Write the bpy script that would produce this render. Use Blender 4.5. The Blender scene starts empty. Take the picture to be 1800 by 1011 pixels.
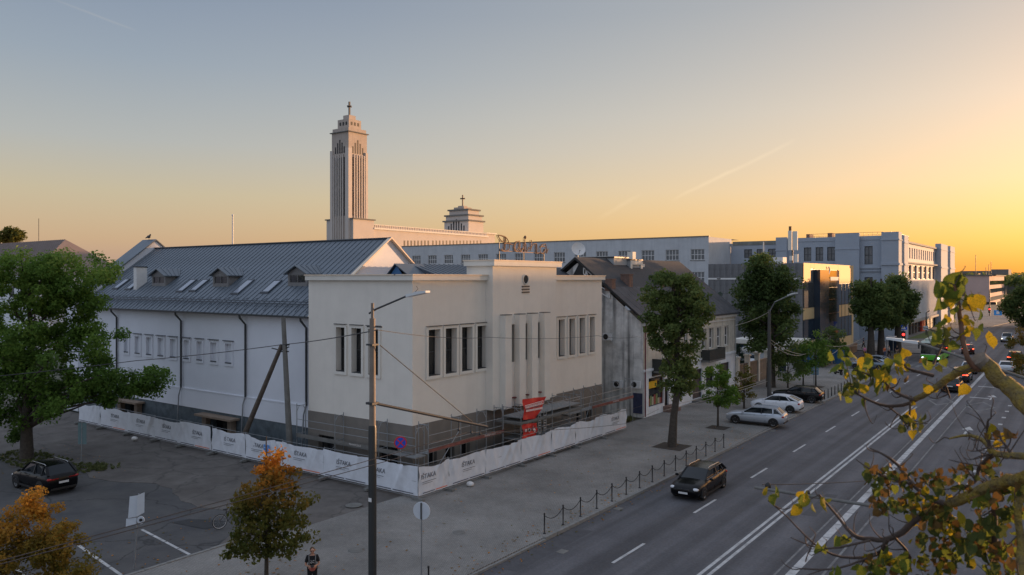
import bpy, bmesh, math, random
import numpy as np
from math import sin, cos, tan, atan, atan2, pi, radians, sqrt
from mathutils import Vector, Matrix

# ------------------------------------------------------------------ camera, sky, sun, exposure
S = bpy.context.scene
COL = S.collection
TH = atan(990 / 1365.0)          # the street (+Y) runs this far to the right of the view axis
CT, ST = cos(TH), sin(TH)
F, H, HY = 1365.0, 12.0, 490.0
cam = bpy.data.cameras.new('camera')
cam.sensor_width = 36
cam.lens = F / 1800 * 36
cam.shift_y = -(505.5 - HY) / 1800
cam.clip_start = .1
cam.clip_end = 6000
cam.dof.use_dof = True
cam.dof.focus_distance = 55
cam.dof.aperture_fstop = 5.6
camo = bpy.data.objects.new('camera', cam)
camo.location = (0, 0, H)
camo.rotation_euler = (pi / 2, 0, TH)
COL.objects.link(camo)
S.camera = camo
S.view_settings.view_transform = 'Standard'
S.view_settings.look = 'None'
S.view_settings.exposure = 0.54
S.view_settings.gamma = 1

SUN_EL, SUN_AZ = radians(2.6), radians(24)      # azimuth from +Y toward +X
SD = Vector((sin(SUN_AZ) * cos(SUN_EL), cos(SUN_AZ) * cos(SUN_EL), sin(SUN_EL)))
W = bpy.data.worlds.new('World')
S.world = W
W.use_nodes = True
nt = W.node_tree
nt.nodes.clear()
out = nt.nodes.new('ShaderNodeOutputWorld')
bg = nt.nodes.new('ShaderNodeBackground')
bg.inputs[1].default_value = 0.1
nt.links.new(bg.outputs[0], out.inputs[0])
sky = nt.nodes.new('ShaderNodeTexSky')
sky.sky_type = 'NISHITA'
sky.sun_disc = False
sky.sun_elevation = SUN_EL
sky.sun_rotation = SUN_AZ
sky.dust_density = 2.0
tc = nt.nodes.new('ShaderNodeTexCoord')
def wmath(op, a, b=None, c=None, clamp=False):
    n = nt.nodes.new('ShaderNodeMath'); n.operation = op; n.use_clamp = clamp
    for i, v in enumerate((a, b, c)):
        if v is None: continue
        if isinstance(v, (int, float)): n.inputs[i].default_value = v
        else: nt.links.new(v, n.inputs[i])
    return n.outputs[0]
def wramp(fac, stops):
    n = nt.nodes.new('ShaderNodeValToRGB'); cr = n.color_ramp
    while len(cr.elements) < len(stops): cr.elements.new(.5)
    for e, (p, c) in zip(cr.elements, stops):
        e.position = p; e.color = (*c, 1)
    nt.links.new(fac, n.inputs[0])
    return n.outputs[0]
def wmix(fac, a, b, mode='MIX'):
    n = nt.nodes.new('ShaderNodeMix'); n.data_type = 'RGBA'; n.blend_type = mode
    if isinstance(fac, (int, float)): n.inputs[0].default_value = fac
    else: nt.links.new(fac, n.inputs[0])
    for s, v in ((6, a), (7, b)):
        if isinstance(v, tuple): n.inputs[s].default_value = (*v, 1)
        else: nt.links.new(v, n.inputs[s])
    return n.outputs[2]
sep = nt.nodes.new('ShaderNodeSeparateXYZ'); nt.links.new(tc.outputs['Generated'], sep.inputs[0])
zz = wmath('MAXIMUM', sep.outputs[2], 0.0)
hl = wmath('SQRT', wmath('ADD', wmath('MULTIPLY', sep.outputs[0], sep.outputs[0]), wmath('MULTIPLY', sep.outputs[1], sep.outputs[1])))
dot = wmath('DIVIDE', wmath('ADD', wmath('MULTIPLY', sep.outputs[0], sin(SUN_AZ)), wmath('MULTIPLY', sep.outputs[1], cos(SUN_AZ))), wmath('MAXIMUM', hl, .001))
az = wmath('MULTIPLY_ADD', dot, .5, .5, clamp=True)
L = lambda r, g, b: tuple(((v / 255 + .055) / 1.055) ** 2.4 if v > 10 else v / 3294 for v in (r, g, b))
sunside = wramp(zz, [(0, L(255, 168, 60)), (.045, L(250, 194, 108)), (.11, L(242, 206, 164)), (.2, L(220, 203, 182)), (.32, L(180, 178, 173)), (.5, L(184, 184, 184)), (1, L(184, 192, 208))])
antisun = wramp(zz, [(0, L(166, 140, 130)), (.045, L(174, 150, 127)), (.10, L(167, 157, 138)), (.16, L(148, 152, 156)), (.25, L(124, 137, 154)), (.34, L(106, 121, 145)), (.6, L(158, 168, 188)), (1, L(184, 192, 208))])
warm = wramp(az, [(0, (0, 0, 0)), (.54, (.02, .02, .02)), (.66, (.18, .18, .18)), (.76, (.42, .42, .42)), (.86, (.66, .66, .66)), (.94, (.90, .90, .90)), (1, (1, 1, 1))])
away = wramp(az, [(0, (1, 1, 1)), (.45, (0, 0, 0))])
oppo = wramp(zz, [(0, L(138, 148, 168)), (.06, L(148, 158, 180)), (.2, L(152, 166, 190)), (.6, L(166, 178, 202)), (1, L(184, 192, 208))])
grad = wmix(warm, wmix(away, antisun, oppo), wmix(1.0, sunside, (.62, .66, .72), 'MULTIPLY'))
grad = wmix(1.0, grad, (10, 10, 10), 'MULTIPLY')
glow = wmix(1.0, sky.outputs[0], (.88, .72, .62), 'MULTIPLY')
# two faint old contrails
def trail(A, B, w, amp, base):
    def dr(p): r = (p[0] - 900) / F; v = Vector((r * CT - ST, r * ST + CT, -(p[1] - HY) / F)); return v.normalized()
    a, b = dr(A), dr(B); n_ = a.cross(b).normalized(); mid = (a + b).normalized(); half = mid.dot(a)
    def vd(v): n = nt.nodes.new('ShaderNodeVectorMath'); n.operation = 'DOT_PRODUCT'; nt.links.new(tc.outputs['Generated'], n.inputs[0]); n.inputs[1].default_value = v; return n.outputs['Value']
    nz = nt.nodes.new('ShaderNodeTexNoise'); nz.inputs['Scale'].default_value = 14; nz.inputs['Detail'].default_value = 6; nt.links.new(tc.outputs['Generated'], nz.inputs['Vector'])
    off = wmath('MULTIPLY', wmath('SUBTRACT', nz.outputs[0], .5), w * 2.4)
    d = wmath('ABSOLUTE', wmath('ADD', vd(n_), off)); k = wmath('SUBTRACT', 1.0, wmath('DIVIDE', d, w), clamp=True)
    e = wmath('DIVIDE', wmath('SUBTRACT', vd(mid), half), 1 - half, clamp=True)
    f = wmath('MULTIPLY', wmath('MULTIPLY', k, wmath('POWER', e, .6)), wmath('MULTIPLY', nz.outputs[0], amp * 2))
    return wmix(f, base, (9.5, 7.6, 5.2))
grad = trail((1180, 352), (1400, 245), .0032, .15, grad)
grad = trail((1050, 385), (1130, 340), .004, .07, grad)
grad = trail((80, -8), (240, 55), .0018, .06, grad)
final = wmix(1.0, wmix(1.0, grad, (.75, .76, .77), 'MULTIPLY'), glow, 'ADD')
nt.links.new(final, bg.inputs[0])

sl = bpy.data.lights.new('sun', 'SUN')
sl.energy = 5.0
sl.angle = radians(.6)
sl.color = (1, .56, .28)
so = bpy.data.objects.new('sun', sl)
so.rotation_euler = (-SD).to_track_quat('-Z', 'Y').to_euler()
so.location = (40, 60, 80)
COL.objects.link(so)

# ------------------------------------------------------------------ measuring helpers (photo pixel -> place)
def G(px, py, z=0):
    d = F * (H - z) / (py - HY); r = (px - 900) / F * d
    return (r * CT - d * ST, r * ST + d * CT)
def onX(px, X):
    k = (px - 900) / F; d = X / (k * CT - ST)
    return d * (k * ST + CT)
def onY(px, Y):
    k = (px - 900) / F; d = Y / (k * ST + CT)
    return d * (k * CT - ST)
def zX(px, py, X):
    k = (px - 900) / F; d = X / (k * CT - ST)
    return H - (py - HY) * d / F
def zY(px, py, Y):
    k = (px - 900) / F; d = Y / (k * ST + CT)
    return H - (py - HY) * d / F
def AT(px, py, d):
    r = (px - 900) / F * d
    return Vector((r * CT - d * ST, r * ST + d * CT, H - (py - HY) * d / F))

# ------------------------------------------------------------------ materials
def N(t, kind, **kw):
    n = t.nodes.new(kind)
    for k, v in kw.items():
        if k in ('operation', 'blend_type', 'data_type', 'noise_dimensions', 'use_clamp', 'wave_type', 'bands_direction', 'attribute_name', 'feature', 'vector_type', 'rings_direction'): setattr(n, k, v)
    return n
MATS = {}
def mat(name, col, rough=.8, var=.15, scale=1.5, bump=0, bscale=25, metal=0, streak=0, col2=None, emit=None, estr=0, spec=None, dirt=0, dcol=(.05, .045, .04), coat=0):
    if name in MATS: return MATS[name]
    k_ = min(1.5, max(1, .80 / max(max(col), max(col2 or (0,)), .001)))
    if max(col) > .02 and not emit and not metal and 'paint' not in name[-5:]: col = tuple(v * k_ for v in col); col2 = tuple(v * k_ for v in col2) if col2 else None; dcol = tuple(v * k_ for v in dcol)
    m = bpy.data.materials.new(name); m.use_nodes = True; t = m.node_tree
    b = t.nodes['Principled BSDF']; MATS[name] = m
    b.inputs['Roughness'].default_value = rough; b.inputs['Metallic'].default_value = metal
    if spec is not None: b.inputs['Specular IOR Level'].default_value = spec
    if coat: b.inputs['Coat Weight'].default_value = coat; b.inputs['Coat Roughness'].default_value = .04
    if emit: b.inputs['Emission Color'].default_value = (*emit, 1); b.inputs['Emission Strength'].default_value = estr
    b.inputs['Base Color'].default_value = (*col, 1)
    if var or streak or dirt or bump:
        c = N(t, 'ShaderNodeTexCoord')
        n1 = N(t, 'ShaderNodeTexNoise'); n1.inputs['Scale'].default_value = scale; n1.inputs['Detail'].default_value = 8; n1.inputs['Roughness'].default_value = .65
        t.links.new(c.outputs['Object'], n1.inputs['Vector'])
        r = N(t, 'ShaderNodeMapRange'); r.inputs[1].default_value = .3; r.inputs[2].default_value = .7
        t.links.new(n1.outputs[0], r.inputs[0])
        mx = N(t, 'ShaderNodeMix', data_type='RGBA')
        lo = tuple(v * (1 - var) for v in col); hi = tuple(min(1, v * (1 + var)) for v in (col2 or col))
        if col2: lo = col; hi = col2
        mx.inputs[6].default_value = (*lo, 1); mx.inputs[7].default_value = (*hi, 1)
        t.links.new(r.outputs[0], mx.inputs[0]); cur = mx.outputs[2]
        if streak:
            mp = N(t, 'ShaderNodeMapping'); mp.inputs['Scale'].default_value = (1.6, 1.6, .10)
            t.links.new(c.outputs['Object'], mp.inputs[0])
            n2 = N(t, 'ShaderNodeTexNoise'); n2.inputs['Scale'].default_value = 1.2; n2.inputs['Detail'].default_value = 7
            t.links.new(mp.outputs[0], n2.inputs['Vector'])
            r2 = N(t, 'ShaderNodeMapRange'); r2.inputs[1].default_value = .48; r2.inputs[2].default_value = .72; r2.inputs[4].default_value = streak
            t.links.new(n2.outputs[0], r2.inputs[0])
            m2 = N(t, 'ShaderNodeMix', data_type='RGBA'); m2.inputs[7].default_value = (*dcol, 1)
            t.links.new(r2.outputs[0], m2.inputs[0]); t.links.new(cur, m2.inputs[6]); cur = m2.outputs[2]
        if dirt:
            n3 = N(t, 'ShaderNodeTexNoise'); n3.inputs['Scale'].default_value = scale * .22; n3.inputs['Detail'].default_value = 9; n3.inputs['Roughness'].default_value = .7
            t.links.new(c.outputs['Object'], n3.inputs['Vector'])
            r3 = N(t, 'ShaderNodeMapRange'); r3.inputs[1].default_value = .5; r3.inputs[2].default_value = .68; r3.inputs[4].default_value = dirt
            t.links.new(n3.outputs[0], r3.inputs[0])
            m3 = N(t, 'ShaderNodeMix', data_type='RGBA'); m3.inputs[7].default_value = (*dcol, 1)
            t.links.new(r3.outputs[0], m3.inputs[0]); t.links.new(cur, m3.inputs[6]); cur = m3.outputs[2]
        t.links.new(cur, b.inputs['Base Color'])
        if bump:
            n4 = N(t, 'ShaderNodeTexNoise'); n4.inputs['Scale'].default_value = bscale; n4.inputs['Detail'].default_value = 5
            t.links.new(c.outputs['Object'], n4.inputs['Vector'])
            bp = N(t, 'ShaderNodeBump'); bp.inputs['Strength'].default_value = bump; bp.inputs['Distance'].default_value = .03
            t.links.new(n4.outputs[0], bp.inputs['Height']); t.links.new(bp.outputs[0], b.inputs['Normal'])
    return m
def leafmat(name, cols, trans=.5, LB=2.5):
    m = bpy.data.materials.new(name); m.use_nodes = True; t = m.node_tree; t.nodes.clear(); MATS[name] = m
    o = N(t, 'ShaderNodeOutputMaterial'); a = N(t, 'ShaderNodeAttribute', attribute_name='tint')
    r = N(t, 'ShaderNodeValToRGB'); cr = r.color_ramp
    while len(cr.elements) < len(cols): cr.elements.new(.5)
    for i, (e, c) in enumerate(zip(cr.elements, cols)):
        e.position = i / (len(cols) - 1); e.color = (*[min(.8, v * LB) for v in c], 1)
    t.links.new(a.outputs['Fac'], r.inputs[0])
    d = N(t, 'ShaderNodeBsdfPrincipled'); d.inputs['Roughness'].default_value = .7; d.inputs['Specular IOR Level'].default_value = .12
    tr = N(t, 'ShaderNodeBsdfTranslucent'); mx = N(t, 'ShaderNodeMixShader'); mx.inputs[0].default_value = trans
    t.links.new(r.outputs[0], d.inputs['Base Color']); t.links.new(r.outputs[0], tr.inputs[0])
    t.links.new(d.outputs[0], mx.inputs[1]); t.links.new(tr.outputs[0], mx.inputs[2]); t.links.new(mx.outputs[0], o.inputs[0])
    return m

# ------------------------------------------------------------------ mesh helpers
class MB:
    def __init__(s): s.v = []; s.f = []; s.m = []; s.sm = []
    def add(s, vs, fs, mi=0, smooth=False):
        o = len(s.v); s.v += [tuple(v) for v in vs]
        for f in fs: s.f.append([i + o for i in f]); s.m.append(mi); s.sm.append(smooth)
        return s
    def box(s, x0, x1, y0, y1, z0, z1, mi=0):
        return s.add([(x0, y0, z0), (x1, y0, z0), (x1, y1, z0), (x0, y1, z0), (x0, y0, z1), (x1, y0, z1), (x1, y1, z1), (x0, y1, z1)],
                     [(0, 3, 2, 1), (4, 5, 6, 7), (0, 1, 5, 4), (1, 2, 6, 5), (2, 3, 7, 6), (3, 0, 4, 7)], mi)
    def quad(s, a, b, c, d, mi=0): return s.add([a, b, c, d], [(0, 1, 2, 3)], mi)
    def poly(s, pts, mi=0): return s.add(pts, [tuple(range(len(pts)))], mi)
    def prism(s, pts, z0, z1, mi=0):       # pts: 2D ccw
        n = len(pts)
        return s.add([(x, y, z0) for x, y in pts] + [(x, y, z1) for x, y in pts],
                     [tuple(range(n - 1, -1, -1)), tuple(range(n, 2 * n))] + [(i, (i + 1) % n, n + (i + 1) % n, n + i) for i in range(n)], mi)
    def extr(s, pts, vec, mi=0):           # 3D polygon pushed along vec
        n = len(pts); vec = Vector(vec); P = [Vector(p) for p in pts]
        return s.add(P + [p + vec for p in P], [tuple(range(n - 1, -1, -1)), tuple(range(n, 2 * n))] + [(i, (i + 1) % n, n + (i + 1) % n, n + i) for i in range(n)], mi)
    def bar(s, a, b, w, h=None, mi=0):
        a, b = Vector(a), Vector(b); d = (b - a).normalized(); h = h or w
        u = d.cross(Vector((0, 0, 1)));
        if u.length < .01: u = Vector((1, 0, 0))
        u.normalize(); v = u.cross(d).normalized(); u *= w / 2; v *= h / 2
        return s.add([a - u - v, a + u - v, a + u + v, a - u + v, b - u - v, b + u - v, b + u + v, b - u + v],
                     [(0, 1, 2, 3), (7, 6, 5, 4), (0, 4, 5, 1), (1, 5, 6, 2), (2, 6, 7, 3), (3, 7, 4, 0)], mi)
    def tube(s, pts, r, n=6, mi=0, cap=True):
        P = [Vector(p) for p in pts]; R = r if isinstance(r, (list, tuple)) else [r] * len(P); vs = []; fs = []
        ref = None
        for i, p in enumerate(P):
            d = (P[min(i + 1, len(P) - 1)] - P[max(i - 1, 0)]).normalized()
            if ref is None:
                ref = d.cross(Vector((0, 0, 1)))
                if ref.length < .05: ref = Vector((1, 0, 0))
            u = (ref - d * ref.dot(d)).normalized(); ref = u; v = d.cross(u)
            for k in range(n):
                a = 2 * pi * k / n; vs.append(p + (u * cos(a) + v * sin(a)) * R[i])
        for i in range(len(P) - 1):
            for k in range(n):
                k2 = (k + 1) % n; fs.append((i * n + k, i * n + k2, (i + 1) * n + k2, (i + 1) * n + k))
        s.add(vs, fs, mi, True)
        if cap: s.add(vs[:n], [tuple(range(n - 1, -1, -1))], mi); s.add(vs[-n:], [tuple(range(n))], mi)
        return s
    def lathe(s, prof, c=(0, 0, 0), n=12, mi=0, axis='z'):
        vs = []; fs = []
        for r, z in prof:
            for k in range(n):
                a = 2 * pi * k / n; p = (r * cos(a), r * sin(a), z)
                if axis == 'y': p = (p[0], p[2], p[1])
                if axis == 'x': p = (p[2], p[0], p[1])
                vs.append((p[0] + c[0], p[1] + c[1], p[2] + c[2]))
        for i in range(len(prof) - 1):
            for k in range(n):
                k2 = (k + 1) % n; fs.append((i * n + k, i * n + k2, (i + 1) * n + k2, (i + 1) * n + k))
        return s.add(vs, fs, mi, True)
    def ell(s, c, r, n=10, m=7, mi=0):
        vs = []; fs = []
        for j in range(m + 1):
            t = pi * j / m
            for k in range(n):
                a = 2 * pi * k / n; vs.append((c[0] + r[0] * sin(t) * cos(a), c[1] + r[1] * sin(t) * sin(a), c[2] + r[2] * cos(t)))
        for j in range(m):
            for k in range(n):
                k2 = (k + 1) % n; fs.append((j * n + k, (j + 1) * n + k, (j + 1) * n + k2, j * n + k2))
        return s.add(vs, fs, mi, True)
    def mesh(s, name, mats, off=(0, 0, 0), bevel=0):
        me = bpy.data.meshes.new(name)
        o = Vector(off)
        me.from_pydata([tuple(Vector(v) - o) for v in s.v], [], s.f)
        for m in (mats if isinstance(mats, (list, tuple)) else [mats]): me.materials.append(m)
        me.polygons.foreach_set('material_index', s.m); me.polygons.foreach_set('use_smooth', s.sm)
        me.update()
        return me
    def build(s, name, mats, parent=None, local=False, **k):
        off = (0, 0, 0) if (local or parent is None) else wloc(parent)
        o = bpy.data.objects.new(name, s.mesh(name, mats, off)); COL.objects.link(o)
        if parent: o.parent = parent
        for kk, vv in k.items(): o[kk] = vv
        return o
def wloc(o):
    v = Vector((0, 0, 0))
    while o: v += o.location; o = o.parent
    return v
def thing(name, label, cat, loc=(0, 0, 0), group=None, rz=0):
    o = bpy.data.objects.new(name, None); COL.objects.link(o); o.empty_display_size = .3
    o.location = loc; o.rotation_euler = (0, 0, rz); o['label'] = label; o['category'] = cat
    if group: o['group'] = group
    return o
def tag(o, label, cat, group=None):
    o['label'] = label; o['category'] = cat
    if group: o['group'] = group
    return o
def put(name, me, parent, loc=(0, 0, 0), rot=(0, 0, 0), scale=None):
    o = bpy.data.objects.new(name, me); COL.objects.link(o); o.parent = parent; o.location = loc; o.rotation_euler = rot
    if scale: o.scale = scale
    return o
def dup(root, loc, rz, label=None, group=None):
    def cp(o, par):
        c = o.copy(); COL.objects.link(c); c.parent = par
        for ch in kids.get(o, []): cp(ch, c)
        return c
    kids = {}
    for o in COL.objects:
        if o.parent: kids.setdefault(o.parent, []).append(o)
    r = cp(root, None); r.location = loc; r.rotation_euler = (0, 0, rz)
    if label: r['label'] = label
    if group: r['group'] = group
    return r
def struct(o): o['kind'] = 'structure'; return o
def rndcol(rng, n): return rng.random(n)

# a wall plane with real openings. P = start (x, y), U = unit direction, normal = U turned clockwise (looks outward)
def holes_wall(mb, P, U, L_, z0, z1, holes, depth=.3, mi=0, rmi=None):
    us = sorted({0, L_} | {h[0] for h in holes} | {h[1] for h in holes}); zs = sorted({z0, z1} | {h[2] for h in holes} | {h[3] for h in holes})
    Nn = (U[1], -U[0]); pt = lambda u, z, d=0: (P[0] + U[0] * u - Nn[0] * d, P[1] + U[1] * u - Nn[1] * d, z)
    for i in range(len(us) - 1):
        for j in range(len(zs) - 1):
            cu, cz = (us[i] + us[i + 1]) / 2, (zs[j] + zs[j + 1]) / 2
            if any(h[0] < cu < h[1] and h[2] < cz < h[3] for h in holes): continue
            mb.quad(pt(us[i], zs[j]), pt(us[i + 1], zs[j]), pt(us[i + 1], zs[j + 1]), pt(us[i], zs[j + 1]), mi)
    r = mi if rmi is None else rmi
    for (a, b, c, d) in holes:
        mb.quad(pt(a, c), pt(a, d), pt(a, d, depth), pt(a, c, depth), r); mb.quad(pt(b, d), pt(b, c), pt(b, c, depth), pt(b, d, depth), r)
        mb.quad(pt(a, c, depth), pt(b, c, depth), pt(b, c), pt(a, c), r); mb.quad(pt(a, d), pt(b, d), pt(b, d, depth), pt(a, d, depth), r)
    return pt
WINC = {}
def window(parent, base, P, U, hole, depth, nx, nz, fm, gm, bar=.06, name='window'):
    """frame mesh with a pane child, set at the back of an opening"""
    a, b, c, d = hole; w, h = b - a, d - c; key = (round(w, 2), round(h, 2), nx, nz, fm.name, gm.name, bar)
    if key not in WINC:
        m = MB()
        for i in range(nx + 1):
            x = -w / 2 + bar / 2 + (w - bar) * i / nx; m.box(x - bar / 2, x + bar / 2, -.03, .05, 0, h)
        for j in range(nz + 1):
            z = bar / 2 + (h - bar) * j / nz; m.box(-w / 2, w / 2, -.026, .046, z - bar / 2, z + bar / 2)
        g = MB().quad((-w / 2, .02, 0), (w / 2, .02, 0), (w / 2, .02, h), (-w / 2, .02, h))
        WINC[key] = (m.mesh('window', fm), g.mesh('pane', gm))
    fm_, gm_ = WINC[key]
    Nn = (U[1], -U[0]); u = (a + b) / 2
    loc = Vector((P[0] + U[0] * u - Nn[0] * (depth - .06), P[1] + U[1] * u - Nn[1] * (depth - .06), c)) - Vector(base)
    o = put(name, fm_, parent, loc, (0, 0, atan2(U[1], U[0]))); put('pane', gm_, o)
    return o
def text(s, size, m, parent, origin, xdir, zdir, ext=.004, name='lettering', shear=0, align='CENTER'):
    c = bpy.data.curves.new('t', 'FONT'); c.body = s; c.size = size; c.extrude = ext; c.align_x = align; c.align_y = 'CENTER'; c.shear = shear; c.resolution_u = 3
    t = bpy.data.objects.new('t', c); me = bpy.data.meshes.new_from_object(t); bpy.data.objects.remove(t)
    me.materials.clear(); me.materials.append(m); me.name = name
    o = bpy.data.objects.new(name, me); COL.objects.link(o); o.parent = parent
    X = Vector(xdir).normalized(); Z = Vector(zdir).normalized(); Y = Z; Nn = X.cross(Z)
    M4 = Matrix((X, Y, Nn)).transposed().to_4x4(); M4.translation = Vector(origin) - (wloc(parent) if parent else Vector())
    o.matrix_local = M4
    return o
# ------------------------------------------------------------------ colours
glass = mat('dark_glass', (.012, .014, .018), .06, 0)
glassb = mat('blue_glass', (.02, .03, .045), .08, 0)
glasso = mat('office_glass', (.03, .035, .04), .04, 0, spec=.9)
asphalt = mat('asphalt', (.052, .052, .058), .85, col2=(.076, .075, .081), scale=.35, bump=.25, bscale=18, dirt=.35, dcol=(.05, .05, .055))
parkm = mat('worn_asphalt', (.040, .040, .043), .9, col2=(.074, .071, .069), scale=.45, bump=.5, bscale=6, dirt=.6, dcol=(.035, .033, .032))
dirtm = mat('dirt_ground', (.056, .049, .045), .95, col2=(.115, .104, .095), scale=.5, bump=.6, bscale=8, dirt=.6, dcol=(.06, .05, .042))
earth = mat('earth', (.05, .055, .04), .95, col2=(.09, .09, .07), scale=.05)
white = mat('white_paint', (.72, .71, .70), .8, .06, 3)
linem = mat('road_paint', (.50, .50, .50), .85, .2, 4, dirt=.8, dcol=(.22, .22, .22))
linew = mat('worn_road_paint', (.20, .20, .20), .9, .35, 3, dirt=.8, dcol=(.09, .09, .095))
concrete = mat('concrete', (.22, .215, .205), .9, .2, 2, bump=.3)
concd = mat('dark_concrete', (.11, .107, .10), .9, .25, 2, bump=.3)
kerbm = mat('kerb_stone', (.15, .148, .142), .9, .25, 3, bump=.3)
black = mat('black_metal', (.015, .015, .016), .5, 0)
dsteel = mat('dark_steel', (.03, .032, .035), .5, .1)
galv = mat('galvanised_steel', (.34, .36, .38), .42, .15, 5, metal=.6)
wiremat = mat('wire', (.03, .028, .03), .6, 0)
lwire = mat('light_wire', (.30, .27, .24), .5, 0)
bark = mat('bark', (.045, .037, .03), .95, .35, 6, bump=.9, bscale=12)
barkg = mat('grey_bark', (.07, .06, .05), .95, .35, 8, bump=.9, bscale=14)
redm = mat('red_banner', (.42, .02, .015), .6, .12, 2)
redboard = mat('faded_red_board', (.15, .055, .045), .8, .35, 4)
plank = mat('scaffold_plank', (.16, .165, .165), .8, .3, 6)

def vary(m, c2):
    t = m.node_tree; b = t.nodes['Principled BSDF']; o = N(t, 'ShaderNodeObjectInfo'); c = N(t, 'ShaderNodeTexCoord'); ad = N(t, 'ShaderNodeVectorMath', operation='ADD')
    mp = N(t, 'ShaderNodeMapping'); mp.inputs['Scale'].default_value = (1.4, 1.4, .5); t.links.new(c.outputs['Object'], mp.inputs[0])
    t.links.new(mp.outputs[0], ad.inputs[0]); sc_ = N(t, 'ShaderNodeMath', operation='MULTIPLY'); sc_.inputs[1].default_value = 40; t.links.new(o.outputs['Random'], sc_.inputs[0]); t.links.new(sc_.outputs[0], ad.inputs[1])
    n = N(t, 'ShaderNodeTexNoise'); n.inputs['Scale'].default_value = 1.0; t.links.new(ad.outputs[0], n.inputs['Vector']); r = N(t, 'ShaderNodeMapRange'); r.inputs[1].default_value = .48; r.inputs[2].default_value = .56; t.links.new(n.outputs[0], r.inputs[0])
    mx = N(t, 'ShaderNodeMix', data_type='RGBA'); mx.inputs[6].default_value = b.inputs['Base Color'].default_value[:]; mx.inputs[7].default_value = (*c2, 1); t.links.new(r.outputs[0], mx.inputs[0]); t.links.new(mx.outputs[2], b.inputs['Base Color'])
vary(glass, (.045, .043, .04))
# paving with small blocks
def paving(name, c1, c2, sc):
    m = bpy.data.materials.new(name); m.use_nodes = True; t = m.node_tree; b = t.nodes['Principled BSDF']; b.inputs['Roughness'].default_value = .85
    c = N(t, 'ShaderNodeTexCoord'); br = t.nodes.new('ShaderNodeTexBrick')
    br.inputs['Scale'].default_value = sc; br.inputs['Color1'].default_value = (*c1, 1); br.inputs['Color2'].default_value = (*c2, 1)
    br.inputs['Mortar'].default_value = (.12, .115, .108, 1); br.inputs['Mortar Size'].default_value = .035; br.inputs['Brick Width'].default_value = .5; br.inputs['Row Height'].default_value = .5
    t.links.new(c.outputs['Object'], br.inputs[0])
    n = N(t, 'ShaderNodeTexNoise'); n.inputs['Scale'].default_value = .22; n.inputs['Detail'].default_value = 9; n.inputs['Roughness'].default_value = .7
    t.links.new(c.outputs['Object'], n.inputs['Vector'])
    r = N(t, 'ShaderNodeMapRange'); r.inputs[1].default_value = .3; r.inputs[2].default_value = .72; r.inputs[3].default_value = .62; r.inputs[4].default_value = 1.35
    t.links.new(n.outputs[0], r.inputs[0])
    mm = N(t, 'ShaderNodeVectorMath', operation='SCALE'); t.links.new(br.outputs[0], mm.inputs[0]); t.links.new(r.outputs[0], mm.inputs['Scale'])
    t.links.new(mm.outputs[0], b.inputs['Base Color'])
    bp = N(t, 'ShaderNodeBump'); bp.inputs['Strength'].default_value = .4; bp.inputs['Distance'].default_value = .01; bp.invert = True
    t.links.new(br.outputs['Fac'], bp.inputs['Height']); t.links.new(bp.outputs[0], b.inputs['Normal'])
    return m
pavem = paving('block_paving', (.235, .225, .212), (.275, .263, .246), 5.0)
pavec = paving('side_paving', (.19, .185, .18), (.24, .232, .22), 1.6)

def lanes_on(m):
    t = m.node_tree; b = t.nodes['Principled BSDF']; src = b.inputs['Base Color'].links[0].from_socket
    c = N(t, 'ShaderNodeTexCoord'); mp = N(t, 'ShaderNodeMapping'); mp.inputs['Scale'].default_value = (.9, .012, 1)
    t.links.new(c.outputs['Object'], mp.inputs[0]); n = N(t, 'ShaderNodeTexNoise'); n.inputs['Scale'].default_value = 1.3; n.inputs['Detail'].default_value = 4; t.links.new(mp.outputs[0], n.inputs['Vector'])
    r = N(t, 'ShaderNodeMapRange'); r.inputs[1].default_value = .35; r.inputs[2].default_value = .65; r.inputs[3].default_value = .72; r.inputs[4].default_value = 1.28; t.links.new(n.outputs[0], r.inputs[0])
    n2 = N(t, 'ShaderNodeTexNoise'); n2.inputs['Scale'].default_value = 9; n2.inputs['Detail'].default_value = 8; t.links.new(c.outputs['Object'], n2.inputs['Vector'])
    r2 = N(t, 'ShaderNodeMapRange'); r2.inputs[1].default_value = .3; r2.inputs[2].default_value = .7; r2.inputs[3].default_value = .85; r2.inputs[4].default_value = 1.15; t.links.new(n2.outputs[0], r2.inputs[0])
    mu = N(t, 'ShaderNodeMath', operation='MULTIPLY'); t.links.new(r.outputs[0], mu.inputs[0]); t.links.new(r2.outputs[0], mu.inputs[1])
    v = N(t, 'ShaderNodeVectorMath', operation='SCALE'); t.links.new(src, v.inputs[0]); t.links.new(mu.outputs[0], v.inputs['Scale']); t.links.new(v.outputs[0], b.inputs['Base Color'])
lanes_on(asphalt)
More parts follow.
